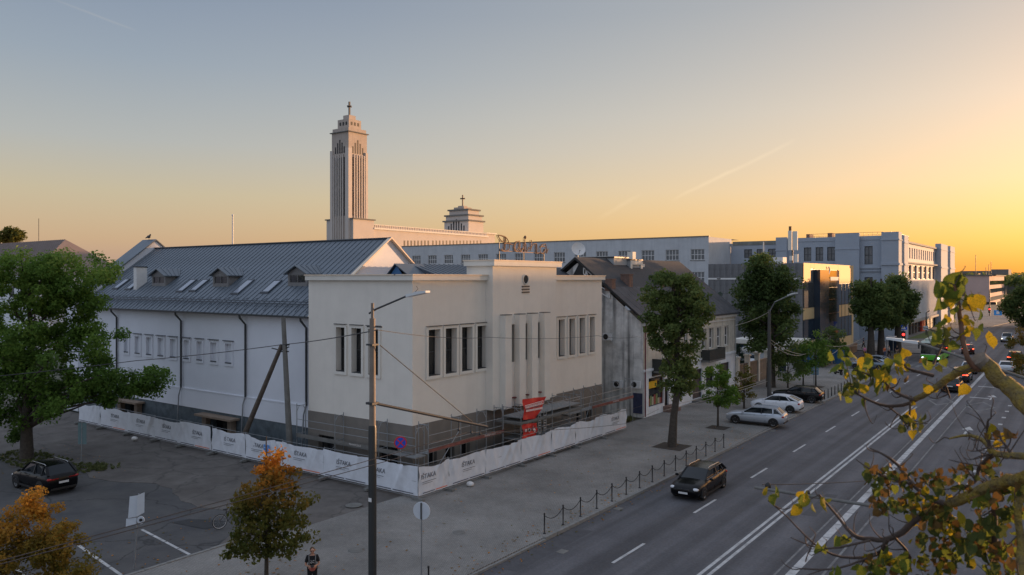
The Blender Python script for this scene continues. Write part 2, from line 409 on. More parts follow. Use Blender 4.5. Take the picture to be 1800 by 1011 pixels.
def cracks_on(m, sc, amt, wd=.02):
    t = m.node_tree; b = t.nodes['Principled BSDF']; src = b.inputs['Base Color'].links[0].from_socket
    c = N(t, 'ShaderNodeTexCoord'); nz = N(t, 'ShaderNodeTexNoise'); nz.inputs['Scale'].default_value = 1.2; nz.inputs['Detail'].default_value = 6; t.links.new(c.outputs['Object'], nz.inputs['Vector'])
    ad = N(t, 'ShaderNodeMix', data_type='RGBA'); ad.blend_type = 'ADD'; ad.inputs[0].default_value = .9; t.links.new(c.outputs['Object'], ad.inputs[6]); t.links.new(nz.outputs['Color'], ad.inputs[7])
    vo = t.nodes.new('ShaderNodeTexVoronoi'); vo.feature = 'DISTANCE_TO_EDGE'; vo.inputs['Scale'].default_value = sc; t.links.new(ad.outputs[2], vo.inputs['Vector'])
    r = N(t, 'ShaderNodeMapRange'); r.inputs[1].default_value = 0; r.inputs[2].default_value = wd; r.inputs[3].default_value = amt; r.inputs[4].default_value = 0; t.links.new(vo.outputs['Distance'], r.inputs[0])
    mx = N(t, 'ShaderNodeMix', data_type='RGBA'); mx.inputs[7].default_value = (.02, .02, .02, 1); t.links.new(r.outputs[0], mx.inputs[0]); t.links.new(src, mx.inputs[6]); t.links.new(mx.outputs[2], b.inputs['Base Color'])
cracks_on(parkm, .16, .7, .012); cracks_on(dirtm, .22, .4, .02)
# ------------------------------------------------------------------ ground, road, pavements
def sheet(name, pts, z, m, thick=.0):
    mb = MB()
    if thick: mb.prism(pts, z - thick, z)
    else: mb.poly([(x, y, z) for x, y in pts])
    return struct(mb.build(name, m))
sheet('ground', [(-1500, -300), (1500, -300), (1500, 2500), (-1500, 2500)], -.16, earth)
KX = -19.95
RE = 2.5
sheet('road', [(KX - .3, -60), (RE + .3, -60), (RE + .3, 230), (20, 300), (60, 420), (100, 560), (40, 560), (12, 420), (-10, 300), (KX - .3, 200)], -.13, asphalt)
sheet('crossing_street', [(-140, 126), (KX - .3, 126), (KX - .3, 140), (-140, 140)], -.13, asphalt)
sheet('car_park', [(-140, -60), (-31.1, -60), (-31.1, 20.4), (-33, 24.6), (-140, 25.4)], -.07, parkm, .08)
_r = random.Random(6); _e = [(-33 - i * .9, 23 + .5 * sin(i * .7) + _r.uniform(-.25, .25) + (1.2 * sin(i * .16))) for i in range(1, 50)]
sheet('dirt_yard', [(-33, 23), (-31.2, 20.4), (-30.2, 23), (-30.2, 33.5), (-140, 33.5), (-140, 23.4)] + _e[::-1], -.05, dirtm, .1)
sheet('pavement', [(-30.98, -60), (KX, -60), (KX, 126), (-33, 126), (-33, 100), (-30.1, 83), (-30.1, 33.5), (-30.2, 23), (-31.0, 20.4)], 0, pavem, .17)
sheet('grass_verge', [(-34, 33), (-30.6, 33), (-30.6, 60.5), (-34, 60.5)], .012, mat('dirt_grass', (.03, .038, .018), .95, col2=(.06, .055, .04), scale=1.2, bump=.8, bscale=20))
sheet('corner_pavement', [(KX, 140), (KX, 200), (-10, 300), (12, 420), (40, 560), (20, 560), (-33, 320), (-140, 320), (-140, 140)], -.01, pavec, .15)
sheet('lawn', [(-27.2, 172), (-23.6, 176), (-22.6, 196), (-24.2, 214), (-27.2, 205)], .02, mat('lawn', (.05, .085, .02), .95, col2=(.08, .10, .03), scale=1, bump=.8, bscale=20))
sheet('far_pavement', [(RE, -60), (30, -60), (30, 230), (RE, 230)], 0, pavec, .15)

# kerb stones laid one by one
def kerb(x, y0, y1, n_, step=1.0, low=()):
    k = bpy.data.objects.new('kerb', None); COL.objects.link(k); struct(k)
    me = MB().box(-.09, .09, 0, step - .02, -.2, .03).mesh('kerb_stone', kerbm)
    rng = random.Random(5); i = 0; y = y0
    while y < y1 and i < n_:
        dz = -.07 if any(a < y < b for a, b in low) else 0
        put('kerb_stone', me, k, (x + rng.uniform(-.008, .008), y, dz + rng.uniform(-.008, .008)), (0, 0, rng.uniform(-.006, .006))); y += step; i += 1
    return k
kerb(KX + .05, 18.0, 125, 110, 1.0, [(18, 29.5), (53.5, 78.5)])
kerb(-31.05, 8.0, 20.4, 13)

# painted markings, each stroke its own sheet on the asphalt
RZ = -.126
mk = bpy.data.objects.new('road_markings', None); COL.objects.link(mk); struct(mk)
dash = MB().box(-.07, .07, -1.5, 1.5, -.003, .0).mesh('lane_dash', linem)
for y in range(0, 19): put('lane_dash', dash, mk, (-15.98, 23.2 + y * 8.75 - 1.1, RZ))
MB().box(-12.55, -12.40, -40, 82, RZ - .003, RZ).box(-12.22, -12.07, -40, 82, RZ - .003, RZ).build('centre_line', linem, mk)
MB().box(-9.62, -9.28, -40, 130, RZ - .003, RZ).build('wide_line', linem, mk)
for y in np.arange(24, 92, 2.35): put('line_joint', MATS.setdefault('_j', MB().box(-.18, .18, -.035, .035, 0, .0015).mesh('line_joint', asphalt)), mk, (-9.45, float(y), RZ))
MB().box(-10.02, -9.93, -40, 105, RZ - .003, RZ).box(-8.42, -8.32, -40, 105, RZ - .003, RZ).build('edge_line', linew, mk)
MB().box(-3.6, -3.45, 88, 130, RZ - .003, RZ).build('edge_line', linew, mk)
dot_ = MB().box(-.15, .15, -.35, .35, -.003, 0).mesh('lane_dot', linem)
for y in np.arange(45, 90, 3.9): put('lane_dot', dot_, mk, (-5.05, float(y), RZ))
for y, x in ((91.9, -7.9), (101.7, -8.0)): MB().box(x - .85, x + .85, y - .2, y + .2, RZ, RZ + .003).build('stop_bar', linem, mk)
for (cx, cy, w, l) in ((-10.75, 87.2, 1.15, 3.2), (-7.3, 85.7, 1.3, 3.4)):
    m = MB(); P4 = [(cx - w, cy), (cx, cy - l), (cx + w, cy), (cx, cy + l)]
    for i in range(4):
        a, b = P4[i], P4[(i + 1) % 4]; q = lambda p, k: (cx + (p[0] - cx) * k, cy + (p[1] - cy) * k, RZ)
        m.quad(q(a, 1), q(b, 1), q(b, .82), q(a, .82))
    m.build('diamond_marking', linew, mk)
for (cx, cy, sgn) in ((-7.0, 71.6, 1), (-6.9, 93.0, 1)):
    m = MB().poly([(cx - .08, cy - 2, RZ), (cx + .08, cy - 2, RZ), (cx + .08, cy + .5, RZ), (cx - .08, cy + .5, RZ)])
    m.poly([(cx - .42, cy + .3, RZ), (cx + .42, cy + .3, RZ), (cx, cy + 2.0, RZ)]); m.build('arrow_marking', linem, mk)
for i in range(7): MB().box(KX + 1 + i * 1.1, KX + 1.5 + i * 1.1, 118.5, 122, RZ - .003, RZ).build('crossing_stripe', linew, mk)
pk = bpy.data.objects.new('parking_markings', None); COL.objects.link(pk); struct(pk)
for (a, b) in (((-36.66, 16.95), (-31.4, 16.25)), ((-36.42, 19.8), (-31.15, 19.2)), ((-36.9, 14.2), (-31.6, 13.5))):
    for j in range(4):
        t0, t1 = j / 4 + .008, (j + 1) / 4 - .008
        p, q = [(a[0] + (b[0] - a[0]) * t, a[1] + (b[1] - a[1]) * t) for t in (t0, t1)]
        MB().quad((p[0], p[1] - .07, -.066), (q[0], q[1] - .07, -.066), (q[0], q[1] + .07, -.066), (p[0], p[1] + .07, -.066)).build('bay_line', linem, pk)
for x, y, r, nm in ((-25.74, 23.75, .36, 'round iron manhole cover in the paving beside the lamp post'), (-23.59, 28.26, .30, 'small iron manhole cover near the round sign back'), (-30.95, 28.39, .45, 'manhole cover with a pale centre close to the banner fence')):
    o = tag(MB().lathe([(0, .012), (r * .9, .012), (r, .006), (r, 0)], (x, y, 0), 20).build('manhole_cover', concd), nm, 'manhole', 'manhole covers')
for i, (x0, y0, w_, l_) in enumerate(((-19.6, 26, .9, 6.5), (-11.4, 41, .7, 5), (-17.0, 66, .8, 4), (-4.6, 52, .8, 6))): sheet('road_patch', [(x0, y0), (x0 + w_, y0 + .1), (x0 + w_ - .05, y0 + l_), (x0 + .04, y0 + l_ - .1)], -.128, mat('patch_asphalt', (.049, .049, .054), .85, .2, 2, bump=.3))
for i, (x0, y0, w_, l_) in enumerate(((-43, 16.5, 4, 1.6), (-37.5, 21.2, 2.6, 1.0), (-47, 14.5, 3, 2.2))): sheet('car_park_patch', [(x0, y0), (x0 + w_, y0 + .2), (x0 + w_ - .2, y0 + l_), (x0 + .2, y0 + l_ - .3)], -.066, MATS['patch_asphalt'])
for x0, y0 in ((-20.25, 36.2), (-20.25, 62.0), (-19.2, 29.0)): tag(MB().box(x0 + .55, x0 + .95, y0, y0 + .5, -.128, -.118).build('drain_grate', concd), {36.2: 'iron drain grate in the gutter beside the chained bollards', 62.0: 'iron drain grate in the gutter before the silver estate', 29.0: 'iron drain grate in the gutter near the bottom of the view'}[y0], 'drain', 'gutter drains')
# damp patched strip in the car park by the bicycle
sheet('tar_patch', [(-36.2, 21.2), (-33.9, 21.6), (-33.7, 22.6), (-34.6, 22.8), (-36.0, 22.0)], -.052, mat('tar', (.02, .02, .021), .7, .2, 3))
for x, y, r in ((-23.35, 51.66, 1.1), (-23.28, 60.34, .8), (-23.31, 89.6, .8)):
    sheet('tree_pit', [(x - r, y - r), (x + r, y - r), (x + r, y + r), (x - r, y + r)], .01, mat('soil', (.035, .028, .022), .95, .3, 4, bump=.8))

# ------------------------------------------------------------------ the cinema: front block and hall
FX, FY = -31.5, 33.48
plas = mat('cream_plaster', (.54, .505, .455), .9, .045, .7, bump=.15, bscale=40, dirt=.16, dcol=(.36, .335, .30), streak=.10)
plasw = mat('white_plaster', (.66, .68, .73), .9, .035, .5, bump=.1, bscale=40, dirt=.16, dcol=(.48, .50, .56))
trim = mat('trim_plaster', (.50, .475, .43), .85, .05, 1)
plin = mat('grey_plinth', (.135, .12, .105), .9, .12, 1.2, bump=.2, dirt=.3, dcol=(.12, .11, .10))
stone = mat('blue_stone', (.06, .075, .085), .8, .4, 1.5, bump=.3)
seam = mat('seam_roof', (.13, .155, .185), .42, .14, .5, metal=.25)
seamd = mat('seam_roof_dark', (.045, .055, .07), .4, .2, 1)
cine = thing('cinema_building', 'cream flat-fronted cinema with tall narrow windows and a long metal-roofed hall behind banner fencing', 'cinema', (FX, FY, 0))
BX = -40.8; BY2 = 56.0; PX0, PX1, PF = 40.45, 48.17, -30.9
D = .5
def hp(px, pts): return [onX(p, px) for p in pts]
# +X facade : wings and raised centre
gl = [(34.61, 36.05), (36.16, 37.63), (37.74, 39.17), (39.33, 40.73)]
gr = [(49.1, 50.35), (50.6, 51.9), (52.14, 53.4), (53.72, 54.9)]
zt, zb = 8.92, 6.12
inset = .19
mb = MB()
hL = [(a - FY + inset, b - FY - inset, zb, zt) for a, b in gl]
holes_wall(mb, (FX, FY), (0, 1), PX0 - FY, 3.35, 11.9, hL, .45)
hR = [(a - PX1 + inset, b - PX1 - inset, zb, zt) for a, b in gr]
holes_wall(mb, (FX, PX1), (0, 1), BY2 - PX1, 3.35, 11.9, hR, .45)
hC = [(onX(a, PF) - PX0, onX(b, PF) - PX0, 6.35, 8.9) for a, b in ((899.5, 907.5), (924, 930.5), (945.8, 952.3))]
holes_wall(mb, (PF, PX0), (0, 1), PX1 - PX0, 3.35, 12.85, hC, .5)
mb.quad((FX, PX0, 3.35), (PF, PX0, 3.35), (PF, PX0, 12.85), (FX, PX0, 12.85)); mb.quad((PF, PX1, 3.35), (FX, PX1, 3.35), (FX, PX1, 12.85), (PF, PX1, 12.85))
# the raised centre goes back over the roof
mb.quad((FX - 1.6, PX0, 11.9), (FX, PX0, 11.9), (FX, PX0, 12.85), (FX - 1.6, PX0, 12.85)); mb.quad((FX, PX1, 11.9), (FX - 1.6, PX1, 11.9), (FX - 1.6, PX1, 12.85), (FX, PX1, 12.85))
mb.quad((FX - 1.6, PX1, 11.9), (FX - 1.6, PX0, 11.9), (FX - 1.6, PX0, 12.85), (FX - 1.6, PX1, 12.85))
# -Y face
sd = [(588.5, 611), (615.5, 640.4), (645, 670)]
xs = [(onY(a, FY), onY(b, FY)) for a, b in sd]
hS = [(a - BX + inset, b - BX - inset, zb, zt) for a, b in xs]
holes_wall(mb, (BX, FY), (1, 0), FX - BX, 3.35, 11.9, hS, .45)
# north and back faces
mb.quad((FX, BY2, 3.3), (BX, BY2, 3.3), (BX, BY2, 11.9), (FX, BY2, 11.9)); mb.quad((BX, BY2, 3.3), (BX, FY, 3.3), (BX, FY, 11.9), (BX, BY2, 11.9))
mb.build('wall', plas, cine)
# grey plinth, 4 cm proud, with small arched cellar windows
mb = MB(); e = .05
cw = [(onX(a, FX) - FY, onX(b, FX) - FY) for a, b in ((753, 768), (783, 799), (811, 826), (1013, 1022), (1030, 1040))]
hp_ = [(a, b, .75, 1.75) for a, b in cw]
hp2 = [(onY(a, FY) - BX, onY(b, FY) - BX, .3, 1.9) for a, b in ((561, 588), (665, 700))]
holes_wall(mb, (FX + e, FY - e), (0, 1), BY2 - FY + e, 0, 3.35, hp_, .35); holes_wall(mb, (BX, FY - e), (1, 0), FX - BX + e, 0, 3.35, hp2, .35)
mb.quad((BX, FY - e, 3.35), (FX + e, FY - e, 3.35), (FX, FY, 3.352), (BX, FY, 3.352)); mb.quad((FX + e, FY - e, 3.35), (FX + e, BY2, 3.35), (FX, BY2, 3.352), (FX, FY, 3.352))
mb.quad((FX + e, BY2, 0), (BX, BY2, 0), (BX, BY2, 3.35), (FX + e, BY2, 3.35))
mb.build('plinth', plin, cine)
m = MB()
for a, b, c, d in hp_: m.quad((FX - .3, FY - e + a, c), (FX - .3, FY - e + b, c), (FX - .3, FY - e + b, d), (FX - .3, FY - e + a, d)).box(FX + .02, FX + .07, FY + (a + b) / 2 - .03, FY + (a + b) / 2 + .03, c, d, 1)
m.build('cellar_window', [glass, plin], cine)
m = MB()
for a, b, c, d in hp2: m.quad((BX + a, FY + .28, c), (BX + b, FY + .28, c), (BX + b, FY + .28, d), (BX + a, FY + .28, d))
m.build('cellar_opening', glass, cine, kind='stuff')
# window surrounds and panes
surr = {}
def surround(P, U, a, b, z0_, z1_, ins):
    key = (round(b - a, 1), ins)
    w = b - a; h = z1_ - z0_
    if key not in surr:
        q = MB(); o_ = .09; ww = w + 2 * ins - .02
        q.box(-ww / 2, -w / 2, -o_, .0, -ins, h + ins); q.box(w / 2, ww / 2, -o_, .0, -ins, h + ins)
        q.box(-w / 2, w / 2, -o_, .0, h, h + ins); q.box(-w / 2, w / 2, -o_, .0, -ins, 0)
        q.box(-ww / 2 + .02, ww / 2 - .02, -o_ - .06, 0, h + ins, h + ins + .035, 1); q.box(-w / 2, w / 2, -.06, .3, .0, .04, 1)
        surr[key] = q.mesh('window_surround', [trim, dsteel])
    u = (a + b) / 2; Nn = (U[1], -U[0])
    put('window_surround', surr[key], cine, Vector((P[0] + U[0] * u, P[1] + U[1] * u, z0_)) - Vector((FX, FY, 0)), (0, 0, atan2(U[1], U[0])))
for P, U, hh in (((FX, FY), (0, 1), hL), ((FX, PX1), (0, 1), hR), ((BX, FY), (1, 0), hS)):
    for h_ in hh:
        surround(P, U, h_[0], h_[1], zb, zt, inset)
        window(cine, (FX, FY, 0), P, U, h_, .45, 1, 2, dsteel, glass, .05)
for h_ in hC: window(cine, (FX, FY, 0), (PF, PX0), (0, 1), h_, .5, 1, 2, dsteel, glass, .05)
# four fins
for a, b, z in ((888.6, 899.6, 9.62), (913.5, 923.6, 9.62), (935.6, 945.5, 9.62), (957.5, 967, 9.62)):
    y0, y1 = onX(a, PF + .45), onX(b, PF + .45)
    MB().box(PF + .002, PF + .45, y0, y1, 3.36, z - .05).box(PF + .002, PF + .47, y0 - .02, y1 + .02, z - .05, z, 1).build('fin', [trim, concd], cine)
for a, b in ((900, 908), (924, 931), (946, 953)):
    MB().box(PF, PF + .2, onX(a, PF), onX(b, PF), 3.9, 3.98).build('sill', mat('red_tin', (.12, .03, .03), .6, .1), cine)
# round window and vents
yc, zc = onX(923.6, PF), 11.95
m = MB(); m.lathe([(.30, 0), (.36, .0), (.36, .06), (.30, .06), (.30, 0)], (PF, yc, zc), 20, 0, 'x'); m.lathe([(0, .012), (.3, .012)], (PF, yc, zc), 20, 1, 'x')
m.build('round_window', [trim, glass], cine)
for k in range(3): MB().box(PF, PF + .05, yc - .45, yc + .45, 11.42 - k * .2, 11.51 - k * .2).build('vent_slat', dsteel, cine)
# cornices
cor = mat('cornice', (.56, .46, .36), .8, .08, 1)
def cornice(x0, x1, y0, y1, z0, z1, nm='cornice'):
    MB().box(x0, x1, y0, y1, z0, z1 - .07).box(x0 - .05, x1 + .05, y0 - .05, y1 + .05, z1 - .07, z1, 1).build(nm, [trim, cor], cine)
cornice(FX - 1.2, FX + .22, FY - .22, PX0 - .003, 11.9, 12.27); cornice(BX - .1, FX - 1.203, FY - .22, FY + .6, 11.9, 12.27)
cornice(FX - 1.2, FX + .22, PX1 + .003, BY2 + .2, 11.9, 12.27); cornice(FX - 1.7, PF + .28, PX0 - .2, PX1 + .3, 12.85, 13.25)
MB().box(BX, FX - 1.3, FY + .65, BY2, 11.6, 11.75).build('flat_roof', seamd, cine)
MB().box(BX, FX - 1.3, BY2 - .3, BY2 + .1, 11.75, 12.2).box(BX - .1, BX + .2, FY + .7, BY2 - .3, 11.75, 12.2).build('parapet', trim, cine)
# hall behind
WY, EY, RY, RZT = 34.1, 33.6, 41.1, 14.98
ez = 9.5; sl_ = (RZT - ez) / (RY - EY); HX0, HX1 = -73.0, -40.82; BYY = 2 * RY - WY
mb = MB(); dox = []
bl = [(216.8, 229.5), (235.8, 250), (255.8, 270.6), (276, 292), (297.5, 313.4), (321, 337), (344, 360), (368, 385.5), (394, 412)]
hb = [(onY(a, WY) - HX0 + .2, onY(b, WY) - HX0 - .28, 5.75, 7.2) for a, b in bl]
holes_wall(mb, (HX0, WY), (1, 0), HX1 - HX0, 3.5, ez - .05, hb, .16)
for h_ in hb: mb.quad((HX0 + h_[0], WY + .16, h_[2]), (HX0 + h_[1], WY + .16, h_[2]), (HX0 + h_[1], WY + .16, h_[3]), (HX0 + h_[0], WY + .16, h_[3]))
# gable ends
for X_, s_ in ((HX1 - .2, 1), (HX0, -1)):
    P_ = [(X_, WY, 0), (X_, BYY, 0), (X_, BYY, ez), (X_, RY, RZT - .05), (X_, WY, ez)]
    mb.poly(P_ if s_ > 0 else P_[::-1])
mb.quad((HX0, BYY, 0), (HX1, BYY, 0), (HX1, BYY, ez), (HX0, BYY, ez))
mb.build('hall_wall', plasw, cine)
MB().box(HX0 + .002, HX1, WY - .06, WY, 2.05, 3.5).box(HX0 + .002, HX1, WY - .09, WY - .06, 3.42, 3.5).build('lower_wall_band', plasw, cine)
ph = [(onY(a, WY) - HX0, onY(b, WY) - HX0, .0, 1.75) for a, b in ((372, 410), (222, 246))]
mb = MB(); holes_wall(mb, (HX0, WY - .03), (1, 0), HX1 - HX0, 0, 2.05, ph, .5); mb.build('stone_base', stone, cine)
brn = mat('brown_render', (.16, .12, .09), .9, .25, 2)
for h_ in ph:
    x0, x1 = HX0 + h_[0], HX0 + h_[1]
    MB().quad((x0, WY + .4, 0), (x1, WY + .4, 0), (x1, WY + .4, 1.75), (x0, WY + .4, 1.75)).build('cellar_door', glass, cine)
    MB().box(x0 - .5, x0, WY - .5, WY - .1, 0, 1.7).build('porch_side', brn, cine); MB().box(x1, x1 + .5, WY - .5, WY - .1, 0, 1.7).build('porch_side', brn, cine)
    MB().box(x0 - .9, x1 + .9, WY - .9, WY - .07, 1.72, 1.86).build('porch_slab', brn, cine)
for h_ in hb:
    x0, x1 = HX0 + h_[0], HX0 + h_[1]
    q = MB(); o_ = .16
    q.box(x0 - o_, x0, WY - .07, WY - .001, 5.55, 7.4).box(x1, x1 + o_, WY - .07, WY - .001, 5.55, 7.4).box(x0, x1, WY - .07, WY - .001, 7.2, 7.4).box(x0, x1, WY - .07, WY - .001, 5.55, 5.75)
    q.box(x0 - .22, x1 + .22, WY - .16, WY - .001, 7.4, 7.45, 1).box(x0 + .02, x1 - .02, WY - .1, WY + .07, 5.75, 5.82, 1)
    q.build('blind_window', [plasw, seamd], cine)
# roof panels between standing seams
def rp(x, y): return ez + (y - EY) * sl_
n = 56; pw = (HX1 - HX0) / n; s = sqrt(1 + sl_ * sl_)
ln = RY - EY
me = MB().quad((0, 0, 0), (pw, 0, 0), (pw, ln, ln * sl_), (0, ln, ln * sl_)).extr([(pw - .022, 0, 0), (pw, 0, 0), (pw, ln, ln * sl_), (pw - .022, ln, ln * sl_)], (0, -.014, .034)).mesh('roof_panel', seam)
for i in range(n): put('roof_panel', me, cine, (HX0 + i * pw - FX, EY - FY, ez))
MB().quad((HX0, RY, RZT), (HX1, RY, RZT), (HX1, BYY + .5, ez), (HX0, BYY + .5, ez)).build('rear_roof', seam, cine)
MB().box(HX0, HX1 + .05, RY - .14, RY + .14, RZT + .0, RZT + .07).build('ridge_cap', seamd, cine)
MB().extr([(HX1 - .22, EY, ez - .1), (HX1 + .1, EY, ez - .1), (HX1 + .1, RY, RZT - .02), (HX1 - .22, RY, RZT - .02)], (0, 0, .12)).extr([(HX1 - .22, RY, RZT - .02), (HX1 + .1, RY, RZT - .02), (HX1 + .1, BYY, ez - .02), (HX1 - .22, BYY, ez - .02)], (0, 0, .12)).build('verge_trim', cor, cine)
MB().box(HX0, HX1, EY - .16, EY + .0, ez - .12, ez - .01).build('gutter', dsteel, cine)
MB().box(HX0, HX1, EY - .0, WY, ez - .16, ez - .1).build('soffit', white, cine)
for px in (204, 317, 430, 537):
    x = onY(px, WY - .15); m = MB().tube([(x - .02, EY - .08, ez - .1), (x, EY - .06, ez - .3), (x + .05, WY - .13, ez - .8), (x + .05, WY - .13, 3.5)], .075, 8)
    m.build('downpipe', dsteel, cine)
    MB().tube([(x + .05, WY - .15, 3.5), (x - .12, WY - .22, 2.9), (x - .2, WY - .3, .2)], .05, 6).build('temporary_pipe', galv, cine)
# snow guard rails
for yy in (EY + .75, EY + .95):
    MB().box(HX0 + .3, HX1 - .2, yy, yy + .05, rp(0, yy) + .17, rp(0, yy) + .23).build('snow_guard', seamd, cine)
m = MB()
for i in range(28):
    x = HX0 + .6 + i * 1.14; m.bar((x, EY + .3, rp(0, EY + .3)), (x, EY + .85, rp(0, EY + .85) + .22), .03); m.bar((x, EY + .95, rp(0, EY + .95) + .2), (x, EY + 1.5, rp(0, EY + 1.5)), .03)
m.build('snow_guard_brackets', seamd, cine)
# raised gable parapet at the far end
ge = .75; m = MB()
for X_ in (HX0 - 2.2,):
    pr_ = [(X_, WY - .3, 0), (X_, BYY, 0), (X_, BYY, ez + ge), (X_, RY, RZT + ge), (X_, WY - .3, ez + ge - .3)]
    m.extr([(p[0], p[1], p[2]) for p in pr_], (2.2, 0, 0))
m.build('gable_wall', plasw, cine)
MB().extr([(HX0 - 2.35, WY - .5, ez + ge - .38), (HX0 - 2.35, RY, RZT + ge + .02), (HX0 - 2.35, RY, RZT + ge + .14), (HX0 - 2.35, WY - .5, ez + ge - .26)], (2.5, 0, 0)).extr([(HX0 - 2.35, BYY + .3, ez + ge - .2), (HX0 - 2.35, BYY + .3, ez + ge - .08), (HX0 - 2.35, RY + .001, RZT + ge + .14), (HX0 - 2.35, RY + .001, RZT + ge + .02)], (2.5, 0, 0)).build('gable_coping', seam, cine)
# hit the hall roof plane with a pixel ray
def roofpt(px, py, yoff=0, zoff=0):
    a = AT(px, py, 10); dr = a - Vector((0, 0, H)); nrm = Vector((0, -sl_, 1)); p0 = Vector((0, EY, ez))
    t = nrm.dot(p0 - Vector((0, 0, H))) / nrm.dot(dr); return Vector((0, 0, H)) + dr * t
# chimney
a = roofpt(242, 508)
MB().box(a.x - .5, a.x, a.y - .1, a.y + .85, a.z - .4, zY(247, 470, a.y)).box(a.x - .54, a.x + .04, a.y - .14, a.y + .89, zY(247, 470, a.y), zY(247, 470, a.y) + .08, 1).build('chimney', [white, black], cine)
# three gabled dormers
dorm = mat('dormer_zinc', (.13, .125, .125), .6, .12, 2)
for (px0, px1, py0) in ((267, 291, 503), (374, 402, 504), (506, 540, 503)):
    p0, p1 = roofpt(px0, py0), roofpt(px1, py0); x0, x1, y = p0.x, p1.x, p0.y; zf = p0.z; w = x1 - x0
    hz = .95; yb = y + hz / sl_; ap = .5; xm = (x0 + x1) / 2
    d = MB(); holes_wall(d, (x0, y), (1, 0), w, zf, zf + hz, [(.18, w - .18, zf + .22, zf + hz - .12)], .12)
    d.poly([(x0, y, zf), (x0, y, zf + hz), (x0, yb, zf + hz)]); d.poly([(x1, y, zf), (x1, yb, zf + hz), (x1, y, zf + hz)]); d.poly([(x0, y, zf + hz), (x1, y, zf + hz), (xm, y, zf + hz + ap - .05)])
    do = d.build('dormer', dorm, cine)
    ya = y + (hz + ap) / sl_; r = MB(); t_ = .07
    for sg in (-1, 1):
        xe = xm + sg * (w / 2 + .22); pts = [(xe, y - .25, zf + hz - .12), (xm, y - .25, zf + hz + ap), (xm, ya, zf + hz + ap), (xe, yb - .1, zf + hz - .12)]
        r.extr(pts if sg > 0 else pts[::-1], (0, 0, t_))
        for k in range(4): 
            f_ = (k + .5) / 4; r.bar((xe, y + f_ * (yb - y), zf + hz - .04), (xm, y + f_ * (ya - y), zf + hz + ap + .08), .03, .05)
    r.build('dormer_roof', seam, do)
    window(do, (FX, FY, 0), (x0, y), (1, 0), (.18, w - .18, zf + .22, zf + hz - .12), .12, 2, 1, dorm, glass, .05)
# roof lights
rl = mat('roof_light', (.20, .22, .26), .1, 0, spec=.8)
for (q, r_, s_) in (((199, 508), (204, 511), (222, 493)), ((221, 509), (228, 511), (243, 494)), ((311, 513), (303, 511), (325, 494)), ((334, 512), (342, 514), (363, 494)), ((408, 517), (416, 517), (436, 495)), ((460, 515), (468, 517), (491, 496))):
    p, r2 = roofpt(*q), roofpt(*s_); w = .78; x0 = p.x; y0, y1 = p.y, min(r2.y, p.y + 1.5)
    m = MB(); zf = lambda y: rp(0, y) + .1
    for (xa, xb, ya, yb_) in ((x0 - .09, x0, y0 - .09, y1 + .09), (x0 + w, x0 + w + .09, y0 - .09, y1 + .09), (x0, x0 + w, y0 - .09, y0), (x0, x0 + w, y1, y1 + .09)):
        m.extr([(xa, ya, zf(ya) - .1), (xb, ya, zf(ya) - .1), (xb, yb_, zf(yb_) - .1), (xa, yb_, zf(yb_) - .1)], (0, 0, .14))
    o = m.build('roof_window', seamd, cine)
    MB().quad((x0, y0, zf(y0)), (x0 + w, y0, zf(y0)), (x0 + w, y1, zf(y1)), (x0, y1, zf(y1))).build('pane', rl, o)
# low annex roof seen over the parapet (metal, with a little blue gable)
ar = MB(); ax0, ax1, ay0, ay1, azr = -40.7, -34.5, 41.0, 56, 12.9
# annex roof
m = MB(); AX, AZ, AX2, AZ2 = -39.0, 13.08, -34.6, 11.75
n = 27; pw = 14.8 / n
me = MB().quad((0, 0, 0), (AX2 - AX, 0, AZ2 - AZ), (AX2 - AX, pw, AZ2 - AZ), (0, pw, 0)).extr([(0, 0, 0), (AX2 - AX, 0, AZ2 - AZ), (AX2 - AX, .03, AZ2 - AZ), (0, .03, 0)], (0, 0, .05)).mesh('roof_panel', seam)
for i in range(n): put('roof_panel', me, cine, (AX - FX, 41 + i * pw - FY, AZ))
MB().quad((AX, 41, AZ), (AX, 55.8, AZ), (AX - 1.7, 55.8, 12.2), (AX - 1.7, 41, 12.2)).quad((AX - 1.7, 41, 11.75), (AX - 1.7, 41, 12.2), (AX, 41, AZ), (AX2, 41, AZ2)).build('annex_roof_end', seamd, cine)
bluem = mat('blue_tarp', (.03, .10, .22), .6, .1)
gx = onY(697, 39.4); MB().poly([(gx - 1.0, 39.4, 11.8), (gx + 1.0, 39.4, 11.8), (gx, 39.4, 12.95)]).build('gable_infill', bluem, cine)
MB().extr([(gx - 1.25, 39.2, 11.8), (gx, 39.2, 13.0), (gx, 42, 13.0), (gx - 1.25, 42, 11.8)], (0, 0, .07)).extr([(gx, 39.2, 13.0), (gx + 1.9, 39.2, 11.85), (gx + 1.9, 42, 11.85), (gx, 42, 13.0)], (0, 0, .07)).build('small_gable_roof', seam, cine)
p = (-37.2, 49.3); 
MB().extr([(-37.6, 49.6, 12.78), (-36.4, 49.6, 12.42), (-36.4, 51.2, 12.42), (-37.6, 51.2, 12.78)], (0, 0, .1)).extr([(-37.5, 49.7, 12.86), (-36.5, 49.7, 12.56), (-36.5, 51.1, 12.56), (-37.5, 51.1, 12.86)], (0, 0, .03), 1).build('roof_window', [seamd, rl], cine)

